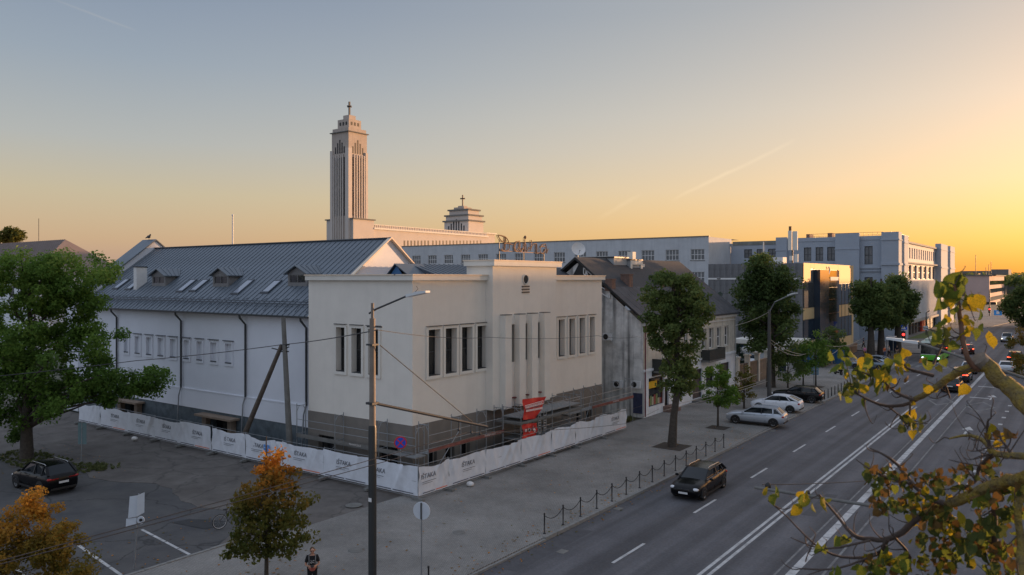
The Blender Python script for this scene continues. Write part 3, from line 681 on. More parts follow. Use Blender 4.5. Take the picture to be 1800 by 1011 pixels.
# ------------------------------------------------------------------ wire lettering on the roof: Daina
sg = thing('roof_sign', 'rusty wire script lettering reading Daina on thin posts above the raised cinema front', 'sign', (PF - .9, 43, 13.25))
rust = mat('rusty_wire', (.20, .12, .07), .7, .3, 5, metal=.4)
SXP = PF - .8
def sp(px, py): return (SXP, onX(px, SXP), zX(px, py, SXP))
def z7(x, y): return (860 + x / 12.636, 390 + y / 12.636)
def curve(pts, n=5):
    P = [Vector(p) for p in pts]; out = []
    for i in range(len(P) - 1):
        p0, p1, p2, p3 = P[max(i - 1, 0)], P[i], P[i + 1], P[min(i + 2, len(P) - 1)]
        for k in range(n):
            t = k / n; out.append(.5 * ((2 * p1) + (p2 - p0) * t + (2 * p0 - 5 * p1 + 4 * p2 - p3) * t * t + (3 * p1 - p0 - 3 * p2 + p3) * t ** 3))
    return out + [P[-1]]
strokes = {'D': [[(200, 295), (215, 345), (270, 420), (330, 440)], [(200, 295), (290, 310), (370, 345), (425, 430), (450, 540), (430, 620), (360, 655), (270, 640)], [(350, 320), (345, 450), (325, 620)], [(365, 340), (360, 460), (340, 640), (262, 600)], [(330, 480), (430, 480), (520, 510)]],
           'a': [[(680, 430), (600, 450), (550, 530), (560, 630), (620, 660), (670, 580), (690, 490)], [(690, 480), (680, 580), (700, 660), (760, 580)], [(590, 470), (570, 560), (590, 640), (650, 560), (670, 450)]],
           'i': [[(795, 345), (790, 440), (790, 660)], [(775, 480), (815, 500), (825, 660), (880, 560)], [(700, 660), (790, 490)]],
           'n': [[(940, 410), (925, 520), (915, 640)], [(915, 640), (960, 520), (1040, 480), (1060, 560), (1060, 680)], [(1040, 500), (1045, 690), (1110, 680)]],
           'a2': [[(1250, 490), (1170, 520), (1130, 610), (1150, 690), (1200, 690), (1250, 600)], [(1250, 500), (1275, 600), (1270, 700), (1310, 600)], [(1135, 560), (1180, 540), (1240, 560)]]}
for k, ss in strokes.items():
    m = MB()
    for st in ss:
        c = curve([sp(*z7(*q)) for q in st]); m.tube(c, .035, 5)
        m.tube([(p[0] - .18, p[1] + .05, p[2]) for p in c], .02, 4)
        for j in range(0, len(c), 4): m.bar(c[j], (c[j][0] - .18, c[j][1] + .05, c[j][2]), .02)
    if k == 'i': m.ell(sp(*z7(797, 345)), (.1, .1, .13))
    m.build('letter', rust, sg)
for px in (248, 790, 1238):
    a = sp(*z7(px, 400 if px < 300 else 600)); m = MB().bar((a[0] - .1, a[1], 13.2), (a[0] - .1, a[1], a[2]), .05); m.build('post', dsteel, sg)
a, b = sp(*z7(250, 640)), sp(*z7(1240, 700)); MB().bar((a[0] - .1, a[1], a[2]), (b[0] - .1, b[1], b[2]), .04).build('rail', rust, sg)

# ------------------------------------------------------------------ old two-storey house
OX, OY, OY2 = -30.1, 60.76, 83.0
wash = mat('stained_render', (.47, .465, .45), .95, .3, .8, streak=.85, dcol=(.022, .022, .024), dirt=.7, bump=.3)
facm = mat('old_facade', (.40, .37, .32), .9, .15, 1.5, streak=.35, dcol=(.16, .14, .12), bump=.3)
shopw = mat('white_shopfront', (.55, .56, .58), .85, .1, 2, dirt=.3, dcol=(.3, .3, .32))
oroof = mat('felt_roof', (.045, .045, .05), .85, .3, .8, streak=.2, dcol=(.10, .10, .11), bump=.3)
broof = mat('dark_tile_roof', (.026, .027, .031), .75, .25, 3, bump=.5, bscale=14)
ho = thing('old_house', 'weathered two-storey corner house with stained side wall, balcony and shop below a dark roof', 'house', (OX, OY, 0))
EZ, RX, RZ_ = 8.25, -36.7, 13.85; rs = (RZ_ - EZ) / (-29.6 - RX)
BXX = -44.0
m = MB().poly([(BXX, OY, 0), (OX, OY, 0), (OX, OY, EZ - .2), (RX, OY, RZ_ - .4), (BXX, OY, EZ - .3)])
m.build('side_wall', wash, ho)
wins = [(a, b) for a, b in ((1165, 1172), (1201, 1208), (1216, 1223), (1231.5, 1241), (1245, 1253.5), (1259, 1267), (1272.5, 1280))]
hh = [(onX(a, OX) - OY, onX(b, OX) - OY, 4.9, 7.0) for a, b in wins]
m = MB(); holes_wall(m, (OX, OY), (0, 1), OY2 - OY, 4.15, EZ, hh, .25)
m.quad((OX, OY2, 0), (BXX, OY2, 0), (BXX, OY2, EZ), (OX, OY2, EZ)); m.build('facade', facm, ho)
for h_ in hh:
    window(ho, (OX, OY, 0), (OX, OY), (0, 1), h_, .25, 2, 2, white, glass, .09)
    y0, y1 = OY + h_[0], OY + h_[1]
    MB().box(OX, OX + .06, y0 - .12, y0, 4.9, 7.15).box(OX, OX + .06, y1, y1 + .12, 4.9, 7.15).box(OX, OX + .08, y0, y1, 7.0, 7.15).box(OX, OX + .12, y0 - .1, y1 + .1, 4.78, 4.9).build('window_surround', facm, ho)
MB().box(OX, OX + .25, OY + .0, OY2, EZ - .32, EZ - .05).box(OX, OX + .12, OY, OY2, EZ - .7, EZ - .62).build('eaves_moulding', white, ho)
MB().box(OX, OX + .15, OY - .02, OY2, 3.95, 4.15).build('string_course', shopw, ho)
sh_ = [(1.0, 4.1, .75, 3.3), (4.25, 5.15, .35, 2.9), (7.0, 8.5, .8, 3.2), (10.6, 13.0, .2, 3.1), (14.0, 16.0, .9, 3.1), (17.5, 20.5, .2, 3.1)]
m = MB(); holes_wall(m, (OX + .02, OY), (0, 1), OY2 - OY, 0, 3.95, sh_, .3); m.build('shopfront', shopw, ho)
dkw = mat('shop_interior', (.05, .035, .03), .3, .6, 3); 
for i, h_ in enumerate(sh_):
    m = MB().quad((OX - .2, OY + h_[0], h_[2]), (OX - .2, OY + h_[1], h_[2]), (OX - .2, OY + h_[1], h_[3]), (OX - .2, OY + h_[0], h_[3]))
    m.box(OX - .19, OX - .12, OY + h_[0], OY + h_[0] + .07, h_[2], h_[3], 1).box(OX - .19, OX - .12, OY + h_[1] - .07, OY + h_[1], h_[2], h_[3], 1); m.build('shop_door' if i in (1, 3, 5) else 'shop_window', [dkw if i % 2 else glass, mat('red_brown_frame', (.12, .04, .03), .6, .1) if i == 0 else dsteel], ho)
MB().box(OX - .15, OX - .1, OY + 1.3, OY + 2.9, 2.35, 2.95).build('yellow_sticker', mat('yellow_sign', (.65, .38, .01), .6, .1), ho)
MB().box(OX + .03, OX + .12, OY + 1.6, OY + 4.6, 3.42, 3.85).build('shop_sign', black, ho)
rng = random.Random(3)
pcs = [mat('poster_%s' % n_, c, .6, .3, 6) for n_, c in (('red', (.22, .05, .04)), ('green', (.12, .16, .06)), ('cream', (.3, .28, .2)))]
for k in range(7): MB().box(OX - .16, OX - .13, OY + 1.15 + k * .4, OY + 1.48 + k * .4, .85, 1.3 + rng.random() * .7).build('poster', pcs[k % 3], ho)
MB().box(OX, OX + 1.0, OY + 3.9, OY + 5.6, 0, .33).box(OX, OX + .65, OY + 3.9, OY + 5.6, .33, .5).build('steps', mat('brick_steps', (.14, .09, .075), .9, .3, 4), ho)
MB().box(OX, OX + .9, OY + 10.4, OY + 13.2, 0, .2).build('doorstep', concd, ho)
for px, w in ((1247, 4.2), (1163, 3.0)):
    y0 = onX(px, OX + .9); c = MB(); c.box(OX, OX + .95, y0, y0 + w, 3.72, 3.88)
    q = c.build('balcony', concd, ho)
    MB().box(OX + .9, OX + .95, y0, y0 + w, 3.9, 4.95).box(OX, OX + .9, y0, y0 + .05, 3.9, 4.95).box(OX, OX + .9, y0 + w - .05, y0 + w, 3.9, 4.95).build('railing', mat('dark_balcony', (.025, .027, .025), .8, .2), q)
for y in (OY + .15, OY2 - .12): MB().tube([(OX + .12, y, EZ - .2), (OX + .12, y, .1)], .06, 6).build('downpipe', mat('pipe_maroon', (.10, .02, .03), .6, .1) if y < 70 else mat('pipe_grey', (.25, .25, .24), .7, .1), ho)
# roof
m = MB(); T = .12
m.extr([(-29.6, OY - .35, EZ - .05), (RX, OY - .35, RZ_), (RX, OY2 + .3, RZ_), (-29.6, OY2 + .3, EZ - .05)][::-1], (0, 0, T)); m.extr([(RX, OY - .35, RZ_), (BXX - .4, OY - .35, EZ - .1), (BXX - .4, OY2 + .3, EZ - .1), (RX, OY2 + .3, RZ_)][::-1], (0, 0, T))
m.build('roof', broof, ho)
zr = lambda x: EZ - .05 + (-29.6 - x) * rs + T
me = MB()
for k in range(22):
    y0 = OY - .33 + k * 1.03
    MB().extr([(-29.62, y0, zr(-29.62) + .004), (-33.3, y0, zr(-33.3) + .004), (-33.3, y0 + .99, zr(-33.3) + .004), (-29.62, y0 + .99, zr(-29.62) + .004)][::-1], (0, 0, .03)).build('roof_sheet', oroof, ho)
MB().extr([(-29.55, OY - .4, EZ - .15), (RX, OY - .4, RZ_ - .1), (RX, OY - .4, RZ_ + .13), (-29.55, OY - .4, EZ + .08)], (0, -.06, 0)).extr([(RX, OY - .4, RZ_ - .1), (BXX, OY - .4, EZ - .1), (BXX, OY - .4, EZ + .13), (RX, OY - .4, RZ_ + .13)], (0, -.06, 0)).build('barge_board', black, ho)
# gable glazing with white frames, and small cross gable in front
MB().poly([(onY(1003, OY - .05), OY - .05, 11.9), (onY(1068, OY - .05), OY - .05, 10.9), (onY(1018, OY - .05), OY - .05, 13.4)]).build('gable_cladding', black, ho)
for a, b, c_, d_ in ((1026, 1039, 12.5, 13.0), (1030, 1034, 12.2, 12.9), (1056, 1072, 10.9, 11.3)):
    x0, x1 = onY(a, OY - .08), onY(b, OY - .08); m = MB()
    m.bar((x0, OY - .08, d_), (x1, OY - .08, c_ - .1), .08); m.bar((x0, OY - .08, d_ - .55), (x1, OY - .08, c_ - .65), .08); m.bar((x0, OY - .08, d_), (x0, OY - .08, d_ - .55), .08); m.bar((x1, OY - .08, c_ - .1), (x1, OY - .08, c_ - .65), .08); m.build('gable_window', white, ho)
MB().extr([(-40.5, 58.5, 11.6), (-38.7, 58.5, 12.9), (-38.7, 61, 12.9), (-40.5, 61, 11.6)], (0, 0, .1)).extr([(-38.7, 58.5, 12.9), (-35.8, 58.5, 11.3), (-35.8, 61, 11.3), (-38.7, 61, 12.9)], (0, 0, .1)).poly([(-40.4, 58.7, 11.6), (-36.0, 58.7, 11.3), (-38.7, 58.7, 12.8)]).box(-40.4, -36.0, 58.72, OY - .1, 0, 11.3).build('side_gable', oroof, ho)
grend = mat('grey_render', (.24, .25, .26), .9, .1, 1.5)
def boxdormer(x0, x1, y0, y1, z1, nm='box_dormer'):
    MB().box(x0, x1, y0, y1, 10.2, z1 - .12).box(x0 - .1, x1 + .1, y0 - .1, y1 + .1, z1 - .12, z1, 1).build(nm, [grend, black], ho)
boxdormer(-40.0, -35.9, 66.2, 69, zY(1030, 452, 66.2))
y0 = 68.9; x1 = onY(1107, y0); boxdormer(-37.0, x1, y0, onX(1128, x1), zY(1107, 455.5, y0))
m = MB().box(x1 + .01, x1 + .12, y0 + .05, y0 + .35, 11.2, 13.8).box(x1 + .01, x1 + .12, onX(1125, x1), onX(1128, x1), 11.2, 13.8).box(x1 + .01, x1 + .12, y0 + .35, onX(1125, x1), 13.4, 13.8); m.build('dormer_frame', trim, ho)
m = MB().lathe([(.0, 0), (.42, 0), (.42, .12), (.3, .14)], (x1 + .02, (y0 + onX(1128, x1)) / 2 - .3, 12.2), 16, 0, 'x'); m.build('round_fan', dsteel, ho)
y2 = onX(1128, x1) + .1; MB().box(x1 - 1.2, x1 - .1, y2, y2 + .8, 11.5, 13.5).box(x1 - .9, x1 - .3, y0 + 1.2, y0 + 1.9, 13.9, 14.7).build('chimney', trim, ho)
brk = mat('old_brick', (.12, .075, .06), .9, .3, 5)
for (x, y, w, h) in ((-33.7, 64.6, .9, 1.1), (-33.6, 71.5, .8, 1.2), (-33.3, 73.4, 1.2, .9), (-33.4, 60.9, .7, .9)): MB().box(x - w / 2, x + w / 2, y - .35, y + .35, zr(x) - .4, zr(x) + h - .3).box(x - w / 2 - .05, x + w / 2 + .05, y - .4, y + .4, zr(x) + h - .3, zr(x) + h - .22).build('brick_chimney', brk, ho)
def dish(name, label, c, r, rz, tilt, par=None):
    t = thing(name, label, 'satellite dish', c, 'satellite dishes', rz)
    prof = [(0, .0)] + [(r * k / 6, r * .28 * (k / 6) ** 2) for k in range(1, 7)]
    o = MB().lathe(prof, (0, 0, 0), 24).build('reflector', white, t, local=True); o.rotation_euler = (pi / 2 - tilt, 0, 0); o.location = (0, 0, r * 1.2)
    MB().tube([(0, 0, -r * .2), (0, .05, r * 1.2)], .05, 6).tube([(0, 0, r * .35), (0, -r * .9, r * 1.0)], .025, 5).box(-.06, .06, -r * .95, -r * .83, r * .95, r * 1.08).build('mount', galv, t, local=True)
    return t
d1 = AT(1016, 452, 79); dish('satellite_dish', 'large white satellite dish on a frame above the left end of the dark roof', (d1.x, d1.y, d1.z - .1), .72, TH + .2, .35)
d2 = AT(1091, 512, 74); dish('satellite_dish', 'small white satellite dish beside a brick chimney low on the dark roof', (d2.x, d2.y, d2.z), .42, TH + .1, .3)
acm = mat('ac_white', (.45, .46, .47), .6, .1)
for i, (px, py, lb) in enumerate(((1087, 675, 'left of two air conditioners low on the stained side wall'), (1118, 676, 'right of two air conditioners low on the stained side wall, by the maroon pipe'), (1068, 592, 'single air conditioner high on the stained side wall'))):
    x, z = onY(px, OY - .3), zY(px, py, OY - .3)
    t = thing('air_conditioner', lb, 'air conditioner', (x, OY - .3, z - .3), 'air conditioners on the old house')
    MB().box(-.42, .42, -.15, .15, 0, .6).build('casing', acm, t, local=True); MB().lathe([(0, -.16), (.23, -.16), (.25, -.15)], (-.12, 0, .3), 14, 0, 'y').build('fan_grille', black, t, local=True)
# blue noticeboard on the side wall
nb = MB(); x0, x1 = onY(1113, OY - .03), onY(1129, OY - .03); nb.box(x0, x1, OY - .05, OY - .005, .35, 2.1); tag(nb.build('notice_panel', mat('navy_panel', (.03, .035, .07), .6, .3, 3)), 'dark blue panel on the side wall of the old house beside the shop corner', 'panel')

# ------------------------------------------------------------------ grey and glass office
GX, GY, GY2, GZ = -33.2, 120.3, 152.0, 14.4
tile = mat('grey_cladding', (.085, .085, .09), .55, .3, 1.2, streak=.4, dcol=(.14, .14, .15))
gold = mat('glossy_cladding', (.70, .53, .30), .75, 0, metal=.25, spec=.1)  # neutral cladding; the gold sunset reflection is put into its base colour
ob = thing('office_block', 'grey panelled office with a street face coloured as if sunset-lit and a dark glass bay', 'building', (GX, GY, 0))
GXL = onY(1245, GY)
mb = MB(); mb.box(GXL, GX - .02, GY + .02, GY2, 0, GZ - .05); mb.build('core', tile, ob)
nx = 15; nz = 5; pw = (GX - GXL) / nx
pm = MB().box(.03, pw - .03, -.05, 0, .03, 2.2 - .03).mesh('cladding_panel', tile)
for i in range(nx):
    for j in range(6): put('cladding_panel', pm, ob, (GXL - GX + i * pw, 0.0, GZ - .05 - 2.2 * (j + 1) - (.32 if j > 0 else 0)))
MB().box(GXL, GX + .1, GY - .12, GY, GZ - 2.54, GZ - 2.27).build('light_band', white, ob)
for k in range(5): MB().box(GXL + 1.5 + k * 3.2, GXL + 2.1 + k * 3.2, GY - .15, GY - .05, GZ - 2.48, GZ - 2.33).build('band_lamp', black, ob)
def yz(px, py): return onX(px, GX), zX(px, py, GX)
def fpanel(px0, px1, zt_, zb_, m, nm, x=0.0, t=.1): y0, y1 = onX(px0, GX), onX(px1, GX); return MB().box(GX + x - t + .1, GX + x + .1, y0, y1, zb_, zt_).build(nm, m, ob)
fpanel(1411.5, 1424, 14.4, 11.6, gold, 'facade_panel'); fpanel(1424.2, 1430, 14.4, 13.6, gold, 'facade_panel'); fpanel(1430.2, 1472, 14.4, 13.5, gold, 'facade_panel'); fpanel(1472.2, 1498, 14.4, 11.2, gold, 'facade_panel')
fpanel(1430, 1446, 13.4, .6, glassb, 'glass_bay', .9, 1.0); fpanel(1446.2, 1472, 13.4, 12.2, glass, 'glass_bay', .2, .3)
for a, b in ((12.1, 10.6), (10.5, 8.6), (8.5, 6.3), (6.2, .6)): fpanel(1446.2, 1472, a, b, glass, 'glass_strip', .2, .3)
fpanel(1412.5, 1430, 11.4, 7.6, glasso, 'window_band'); fpanel(1411.5, 1430, 7.5, 5.8, gold, 'spandrel'); fpanel(1412, 1430, 5.7, 2.7, glassb, 'window_band'); fpanel(1405, 1430, 2.5, 1.6, gold, 'spandrel', .3)
fpanel(1472.5, 1496, 11.1, 7.5, glasso, 'window_band'); fpanel(1472.2, 1498, 7.4, 5.4, gold, 'spandrel'); fpanel(1472.5, 1496, 5.3, 1.8, glasso, 'window_band'); fpanel(1472.2, 1498, 1.7, -.6, gold, 'spandrel')
fpanel(1496, 1498.6, 14.4, 0, gold, 'edge_pier', .05)
for px in (1478, 1484, 1490): MB().box(GX + .1, GX + .14, onX(px, GX), onX(px, GX) + .15, 1.8, 11.1).build('mullion', dsteel, ob)
# roof emblem: a light swirl on the glass bay
m = MB(); yl, zl = yz(1453, 481); m.tube([(GX + .34, yl + .5 * sin(t) * .9, zl + 1.1 - t * .35) for t in np.linspace(0, 6, 16)], .12, 5); m.build('emblem', white, ob)
MB().box(GX + .32, GX + .36, onX(1456, GX), onX(1470, GX), 11.7, 12.3).build('emblem_plate', trim, ob)
# lower canopy level with blue windows facing the camera
CY = 112.0
MB().box(onY(1285, CY), GX + 1.2, CY, GY - .2, 2.5, 3.1).build('canopy', trim, ob)
MB().box(onY(1290, CY + 1), GX + .5, CY + 1, GY - .2, -.1, 2.45).build('ground_floor', tile, ob)
for k in range(9): x = onY(1294, CY + .95) + k * 1.7; MB().box(x, x + 1.55, CY + .93, CY + .99, .25, 2.2).build('blue_window', mat('shop_blue', (.02, .06, .12), .15, .3), ob)
# phone mast on the roof
ms = thing('phone_mast', 'cluster of pale antenna panels on a pole above the office roof', 'mast', (-35.5, 124, GZ))
ax, ay = onY(1393, 124), 124
MB().tube([(ax, ay, GZ - .1), (ax, ay, zY(1393, 408, ay))], .12, 8).build('pole', dsteel, ms)
for px, a, b, w in ((1389, 406, 440, .55), (1398, 407, 440, .7), (1400, 447, 461, .5), (1391, 450, 458, .5)):
    x = onY(px, ay - .4); MB().box(x - w / 2, x + w / 2, ay - .6, ay - .25, zY(px, b, ay), zY(px, a, ay)).build('antenna_panel', trim, ms)
MB().tube([(onY(1389, ay), ay, zY(1389, 408, ay)), (onY(1389, ay), ay, zY(1389, 398, ay))], .22, 8).build('antenna_tip', rust, ms)
MB().box(onY(1358, ay), onY(1376, ay), ay, ay + 2, GZ, GZ + 1.0).build('cabinet', white, ms)
t = MB().tube([(onY(1342, 124), 124, GZ), (onY(1342, 124), 124, zY(1342, 425, 124))], .1, 6).build('flue_pipe', trim); tag(t, 'thin pale flue pipe standing on the office roof behind the dark tree crown', 'pipe')

# ------------------------------------------------------------------ long pale building behind
LY, LXR = 152.0, -60.6
lgt = mat('pale_blue_render', (.35, .36, .375), .9, .08, .5, streak=.3, dcol=(.22, .235, .25), dirt=.35, bump=.1)
lgt2 = mat('pale_blue_paint', (.36, .40, .46), .85, .05, .6)
lb = thing('long_building', 'long pale blue-grey building with rows of gridded windows running behind the cinema', 'building', (LXR, LY, 0))
LXL = -147; LZ = 20.6
cx = [onY(p, LY) for p in (1226, 1182, 1139, 1098.5, 1058)]
stp = (cx[0] - cx[-1]) / 4; wv = 3.0
hs = []
k = 0; x = cx[0]
while x > LXL + 2:
    for zt_ in (18.1, 13.4): hs.append((x - wv / 2 - LXL, x + wv / 2 - LXL, zt_ - 2.25, zt_))
    x -= stp; k += 1
m = MB(); holes_wall(m, (LXL, LY), (1, 0), LXR - LXL, 0, LZ, hs, .25)
m.quad((LXR, LY, 0), (LXR, 165, 0), (LXR, 165, LZ), (LXR, LY, LZ)); m.quad((LXL, 170, 0), (LXL, LY, 0), (LXL, LY, LZ), (LXL, 170, LZ)); m.quad((LXL, LY, LZ), (LXR, LY, LZ), (LXR, 170, LZ), (LXL, 170, LZ)); m.build('wall', lgt, lb)
MB().box(LXL - .1, LXR + .1, LY - .12, LY + .3, LZ + .002, LZ + .2).build('coping', mat('tin_coping', (.16, .12, .09), .6, .2, 2), lb)
greyp = mat('curtained_glass', (.10, .105, .11), .25, .5, .35)
for h_ in hs: window(lb, (LXR, LY, 0), (LXL, LY), (1, 0), h_, .25, 4, 2, white, greyp, .1)
for x_ in [h_ for h_ in hs[:24:2]]: MB().box(LXL + x_[0] - .1, LXL + x_[1] + .1, LY - .12, LY, x_[2] - .12, x_[2] - .003).build('sill', concd, lb)
# wing along the avenue
WX, WYY, WY2, WZ = -28.5, 164.5, 245.0, 20.4
wb = thing('corner_building', 'pale blue corner building with pilasters and a finned wing along the avenue', 'building', (WX, WYY, 0))
def wx(p): return onY(p, WYY)
x0 = -60.55; hz = [(1308, 1322, 16.4, 18.3), (1330, 1341, 16.4, 18.3), (1350, 1364, 16.4, 18.3), (1413, 1426, 15.6, 18.4), (1433.6, 1447, 15.6, 18.4), (1454, 1467.7, 15.6, 18.4), (1519.5, 1534, 14.8, 18.4), (1519.5, 1534, 9.5, 12.3), (1308, 1322, 12, 14.2), (1413, 1426, 10.5, 13.4)]
hw = [(wx(a) - x0, wx(b) - x0, c, d) for a, b, c, d in hz]
m = MB(); holes_wall(m, (x0, WYY), (1, 0), WX - x0, 0, 19.6, hw, .3)
m.quad((x0, WYY, 19.6), (WX, WYY, 19.6), (WX, WYY + 14, 19.6), (x0, WYY + 14, 19.6)); m.build('wall', lgt2, wb)
MB().box(wx(1366), WX + .1, WYY - .1, WYY + 1, 19.602, 20.4).box(wx(1366), WX + .15, WYY - .3, WYY - .02, 14.0, 14.3).box(wx(1366), WX + .15, WYY - .3, WYY - .02, 13.4, 13.6).build('cornice', lgt2, wb)
MB().box(wx(1288), wx(1366), WYY - .1, WYY + .4, 19.2, 20.0).build('stained_parapet', mat('mossy_render', (.17, .17, .15), .9, .35, .6, dirt=.5), wb)
for a, b in ((1470, 1512), (1366, 1385)): MB().box(wx(a), wx(b), WYY - .9, WYY - .03, 0, 21.0 if a > 1400 else 20.6).box(wx(a) - .1, wx(b) + .1, WYY - 1.0, WYY - .9, 17.8, 18.0).build('pilaster', lgt2, wb)
for h_ in hw: window(wb, (WX, WYY, 0), (x0, WYY), (1, 0), h_, .3, 2, 2, dsteel, greyp, .1)
# avenue face
def wy(p): return onX(p, WX)
y_s, y_e = wy(1583), wy(1645)
sl2 = []
nn = 16
for i in range(nn):
    y0 = y_s + (y_e - y_s) * (i + .28) / nn; sl2.append((y0 - WYY, y0 + (y_e - y_s) / nn * .5 - WYY, 16.3, 18.6))
big = []
for i in range(7):
    y0 = y_s + (y_e - y_s) * (i + .18) / 7
    for c, d in ((11.9, 14.9), (7.6, 10.3), (3.7, 6.2)): big.append((y0 - WYY, y0 + (y_e - y_s) / 7 * .64 - WYY, c, d))
m = MB(); holes_wall(m, (WX, WYY), (0, 1), WY2 - WYY, 2.6, 19.4, sl2 + big, .4)
m.quad((WX, WYY, 19.4), (WX, WY2, 19.4), (WX - 16, WY2, 19.4), (WX - 16, WYY, 19.4)); m.quad((WX, WY2, 0), (WX - 16, WY2, 0), (WX - 16, WY2, 19.4), (WX, WY2, 19.4)); m.build('avenue_wall', mat('cream_render', (.42, .40, .39), .85, .05, .6), wb)
for h_ in sl2: window(wb, (WX, WYY, 0), (WX, WYY), (0, 1), h_, .4, 1, 1, dsteel, greyp, .1)
for h_ in big: window(wb, (WX, WYY, 0), (WX, WYY), (0, 1), h_, .4, 3, 2, dsteel, glasso, .12)
for i in range(29):
    y0 = y_s + (y_e - y_s) * i / 28; MB().box(WX + .002, WX + .6, y0 - .12, y0 + .12, 3.2, 11.6).build('fin', white, wb)
MB().box(WX + .002, WX + .9, y_s, y_e, 2.65, 3.15).box(WX + .002, WX + .7, y_s, y_e, 15.2, 15.5).box(WX, WX + .5, y_s, y_e, 19.402, 19.8).build('ledge', concrete, wb)
MB().box(WX - .3, WX - .25, WYY, WY2, 0, 2.6).build('shop_glazing', glass, wb)
for i in range(36): MB().box(WX - .25, WX - .1, y_s + i * 2.0, y_s + i * 2.0 + .25, 0, 2.6).build('glazing_bar', galv if i % 2 else dsteel, wb)
MB().box(WX - .1, WX + .3, wy(1618), wy(1624), 0, 3.0).build('red_entrance', mat('red_box', (.35, .03, .02), .6, .1), wb)
MB().box(wx(1551), WX + 1.2, WYY - 1.0, WYY - .02, 0, 21.0).box(WX + .02, WX + 1.2, WYY, WYY + 2.2, 0, 21.0).box(wx(1551) - .15, WX + 1.4, WYY - 1.2, WYY + 2.3, 14.6, 15.0).box(wx(1551) - .15, WX + 1.35, WYY - 1.15, WYY + 2.3, 19.4, 19.6).build('pilaster', lgt2, wb)
for a, b, zt_ in ((1577, 1584, 20.6), (1644, 1656, 20.8), (1661, 1669, 20.8)):
    MB().box(WX, WX + 1.3, wy(a), wy(b), 0, zt_).box(WX - .05, WX + 1.45, wy(a) - .15, wy(b) + .15, 14.6, 15.0).box(WX - .05, WX + 1.4, wy(a) - .1, wy(b) + .1, zt_ - 1.6, zt_ - 1.4).build('pilaster', lgt2, wb)
# roof railings and plant
m = MB()
for px in range(1415, 1546, 8): m.bar((wx(px), WYY + 4, 20), (wx(px), WYY + 4, 21.3), .06)
m.bar((wx(1415), WYY + 4, 21.3), (wx(1546), WYY + 4, 21.3), .06).bar((wx(1415), WYY + 4, 20.8), (wx(1546), WYY + 4, 20.8), .05)
for i in range(9): m.bar((WX - 1, WYY + 4 + i * 2.5, 19.8), (WX - 1, WYY + 4 + i * 2.5, 21.3), .06)
m.bar((WX - 1, WYY + 4, 21.3), (WX - 1, WYY + 24, 21.3), .06); m.build('roof_railing', dsteel, wb)
MB().box(wx(1410), wx(1416), WYY + 3, WYY + 6, 19.6, 21.3).box(wx(1448), wx(1456), WYY + 3, WYY + 5, 19.6, 21.4).build('roof_hut', brk, wb)

# ------------------------------------------------------------------ church on the hill
ch = thing('church', 'white modernist church with a tall ribbed bell tower and a smaller stepped tower', 'church', (-227, 206, 0))
ctop = mat('church_concrete', (.29, .25, .22), .85, .10, .25, streak=.35, dcol=(.17, .14, .12))
cwh = mat('church_render', (.37, .335, .31), .85, .06, .2, dirt=.2, dcol=(.36, .32, .30))
slot = mat('church_slot', (.018, .015, .015), .6, 0)
Pc = AT(612.7, 300, 300); cX, cY = Pc.x, Pc.y
def zc_(py, d=300): return H - (py - HY) * d / F
w = 9.6
def tbox(o, x1, y0, wx_, wy_, z0, z1, m, nm): return MB().box(x1 - wx_, x1, y0, y0 + wy_, z0, z1).build(nm, m, o)
tw = tbox(ch, cX, cY, w, w, 0, zc_(231), ctop, 'bell_tower')
tbox(tw, cX + .6, cY - .6, w + 1.2, w + 1.2, zc_(231), zc_(229.5), concd, 'tower_cornice')
tbox(tw, cX - .2, cY + .2, w - .4, w - .4, zc_(229.5), zc_(223), ctop, 'belfry_step')
lx = cX - 1.6; lw = w - 3.2
tbox(tw, lx, cY + 1.6, lw, lw, zc_(223), zc_(206), ctop, 'lantern'); tbox(tw, lx - 1.5, cY + 3.1, lw - 3, lw - 3, zc_(206), zc_(197.5), ctop, 'lantern_top')
for k in range(3):
    y = cY + 2.6 + k * 1.7; MB().box(lx, lx + .03, y, y + .9, zc_(217), zc_(211)).build('belfry_opening', slot, tw)
    x = lx - 1.0 - k * 1.7; MB().box(x - .9, x, cY + 1.57, cY + 1.6, zc_(217), zc_(211)).build('belfry_opening', slot, tw)
def cross(par, x, y, z0, z1, aw):
    return MB().box(x - .28, x + .28, y - .28, y + .28, z0, z1).box(x - aw * .71, x + aw * .71, y - .2, y + .2, z1 - (z1 - z0) * .38, z1 - (z1 - z0) * .38 + .5).bar((x, y - aw * .71, z1 - (z1 - z0) * .33), (x, y + aw * .71, z1 - (z1 - z0) * .33), .45, .5).build('cross', dsteel, par)
cross(tw, lx - lw / 2, cY + 1.6 + lw / 2, zc_(197.5), zc_(172), 1.5)
zp = zc_(260)
for (dx, dy) in ((0, 0),): 
    tbox(tw, cX + .5, cY - .5, 1.9, 1.9, 0, zp, cwh, 'corner_pier')
tbox(tw, cX + .5, cY + w - 1.1, 1.4, 1.2, 0, zc_(264), cwh, 'corner_pier'); tbox(tw, cX - w + .9, cY - .5, 1.4, 1.9, 0, zc_(262), cwh, 'corner_pier')
hts = (250, 246, 242, 246, 250)
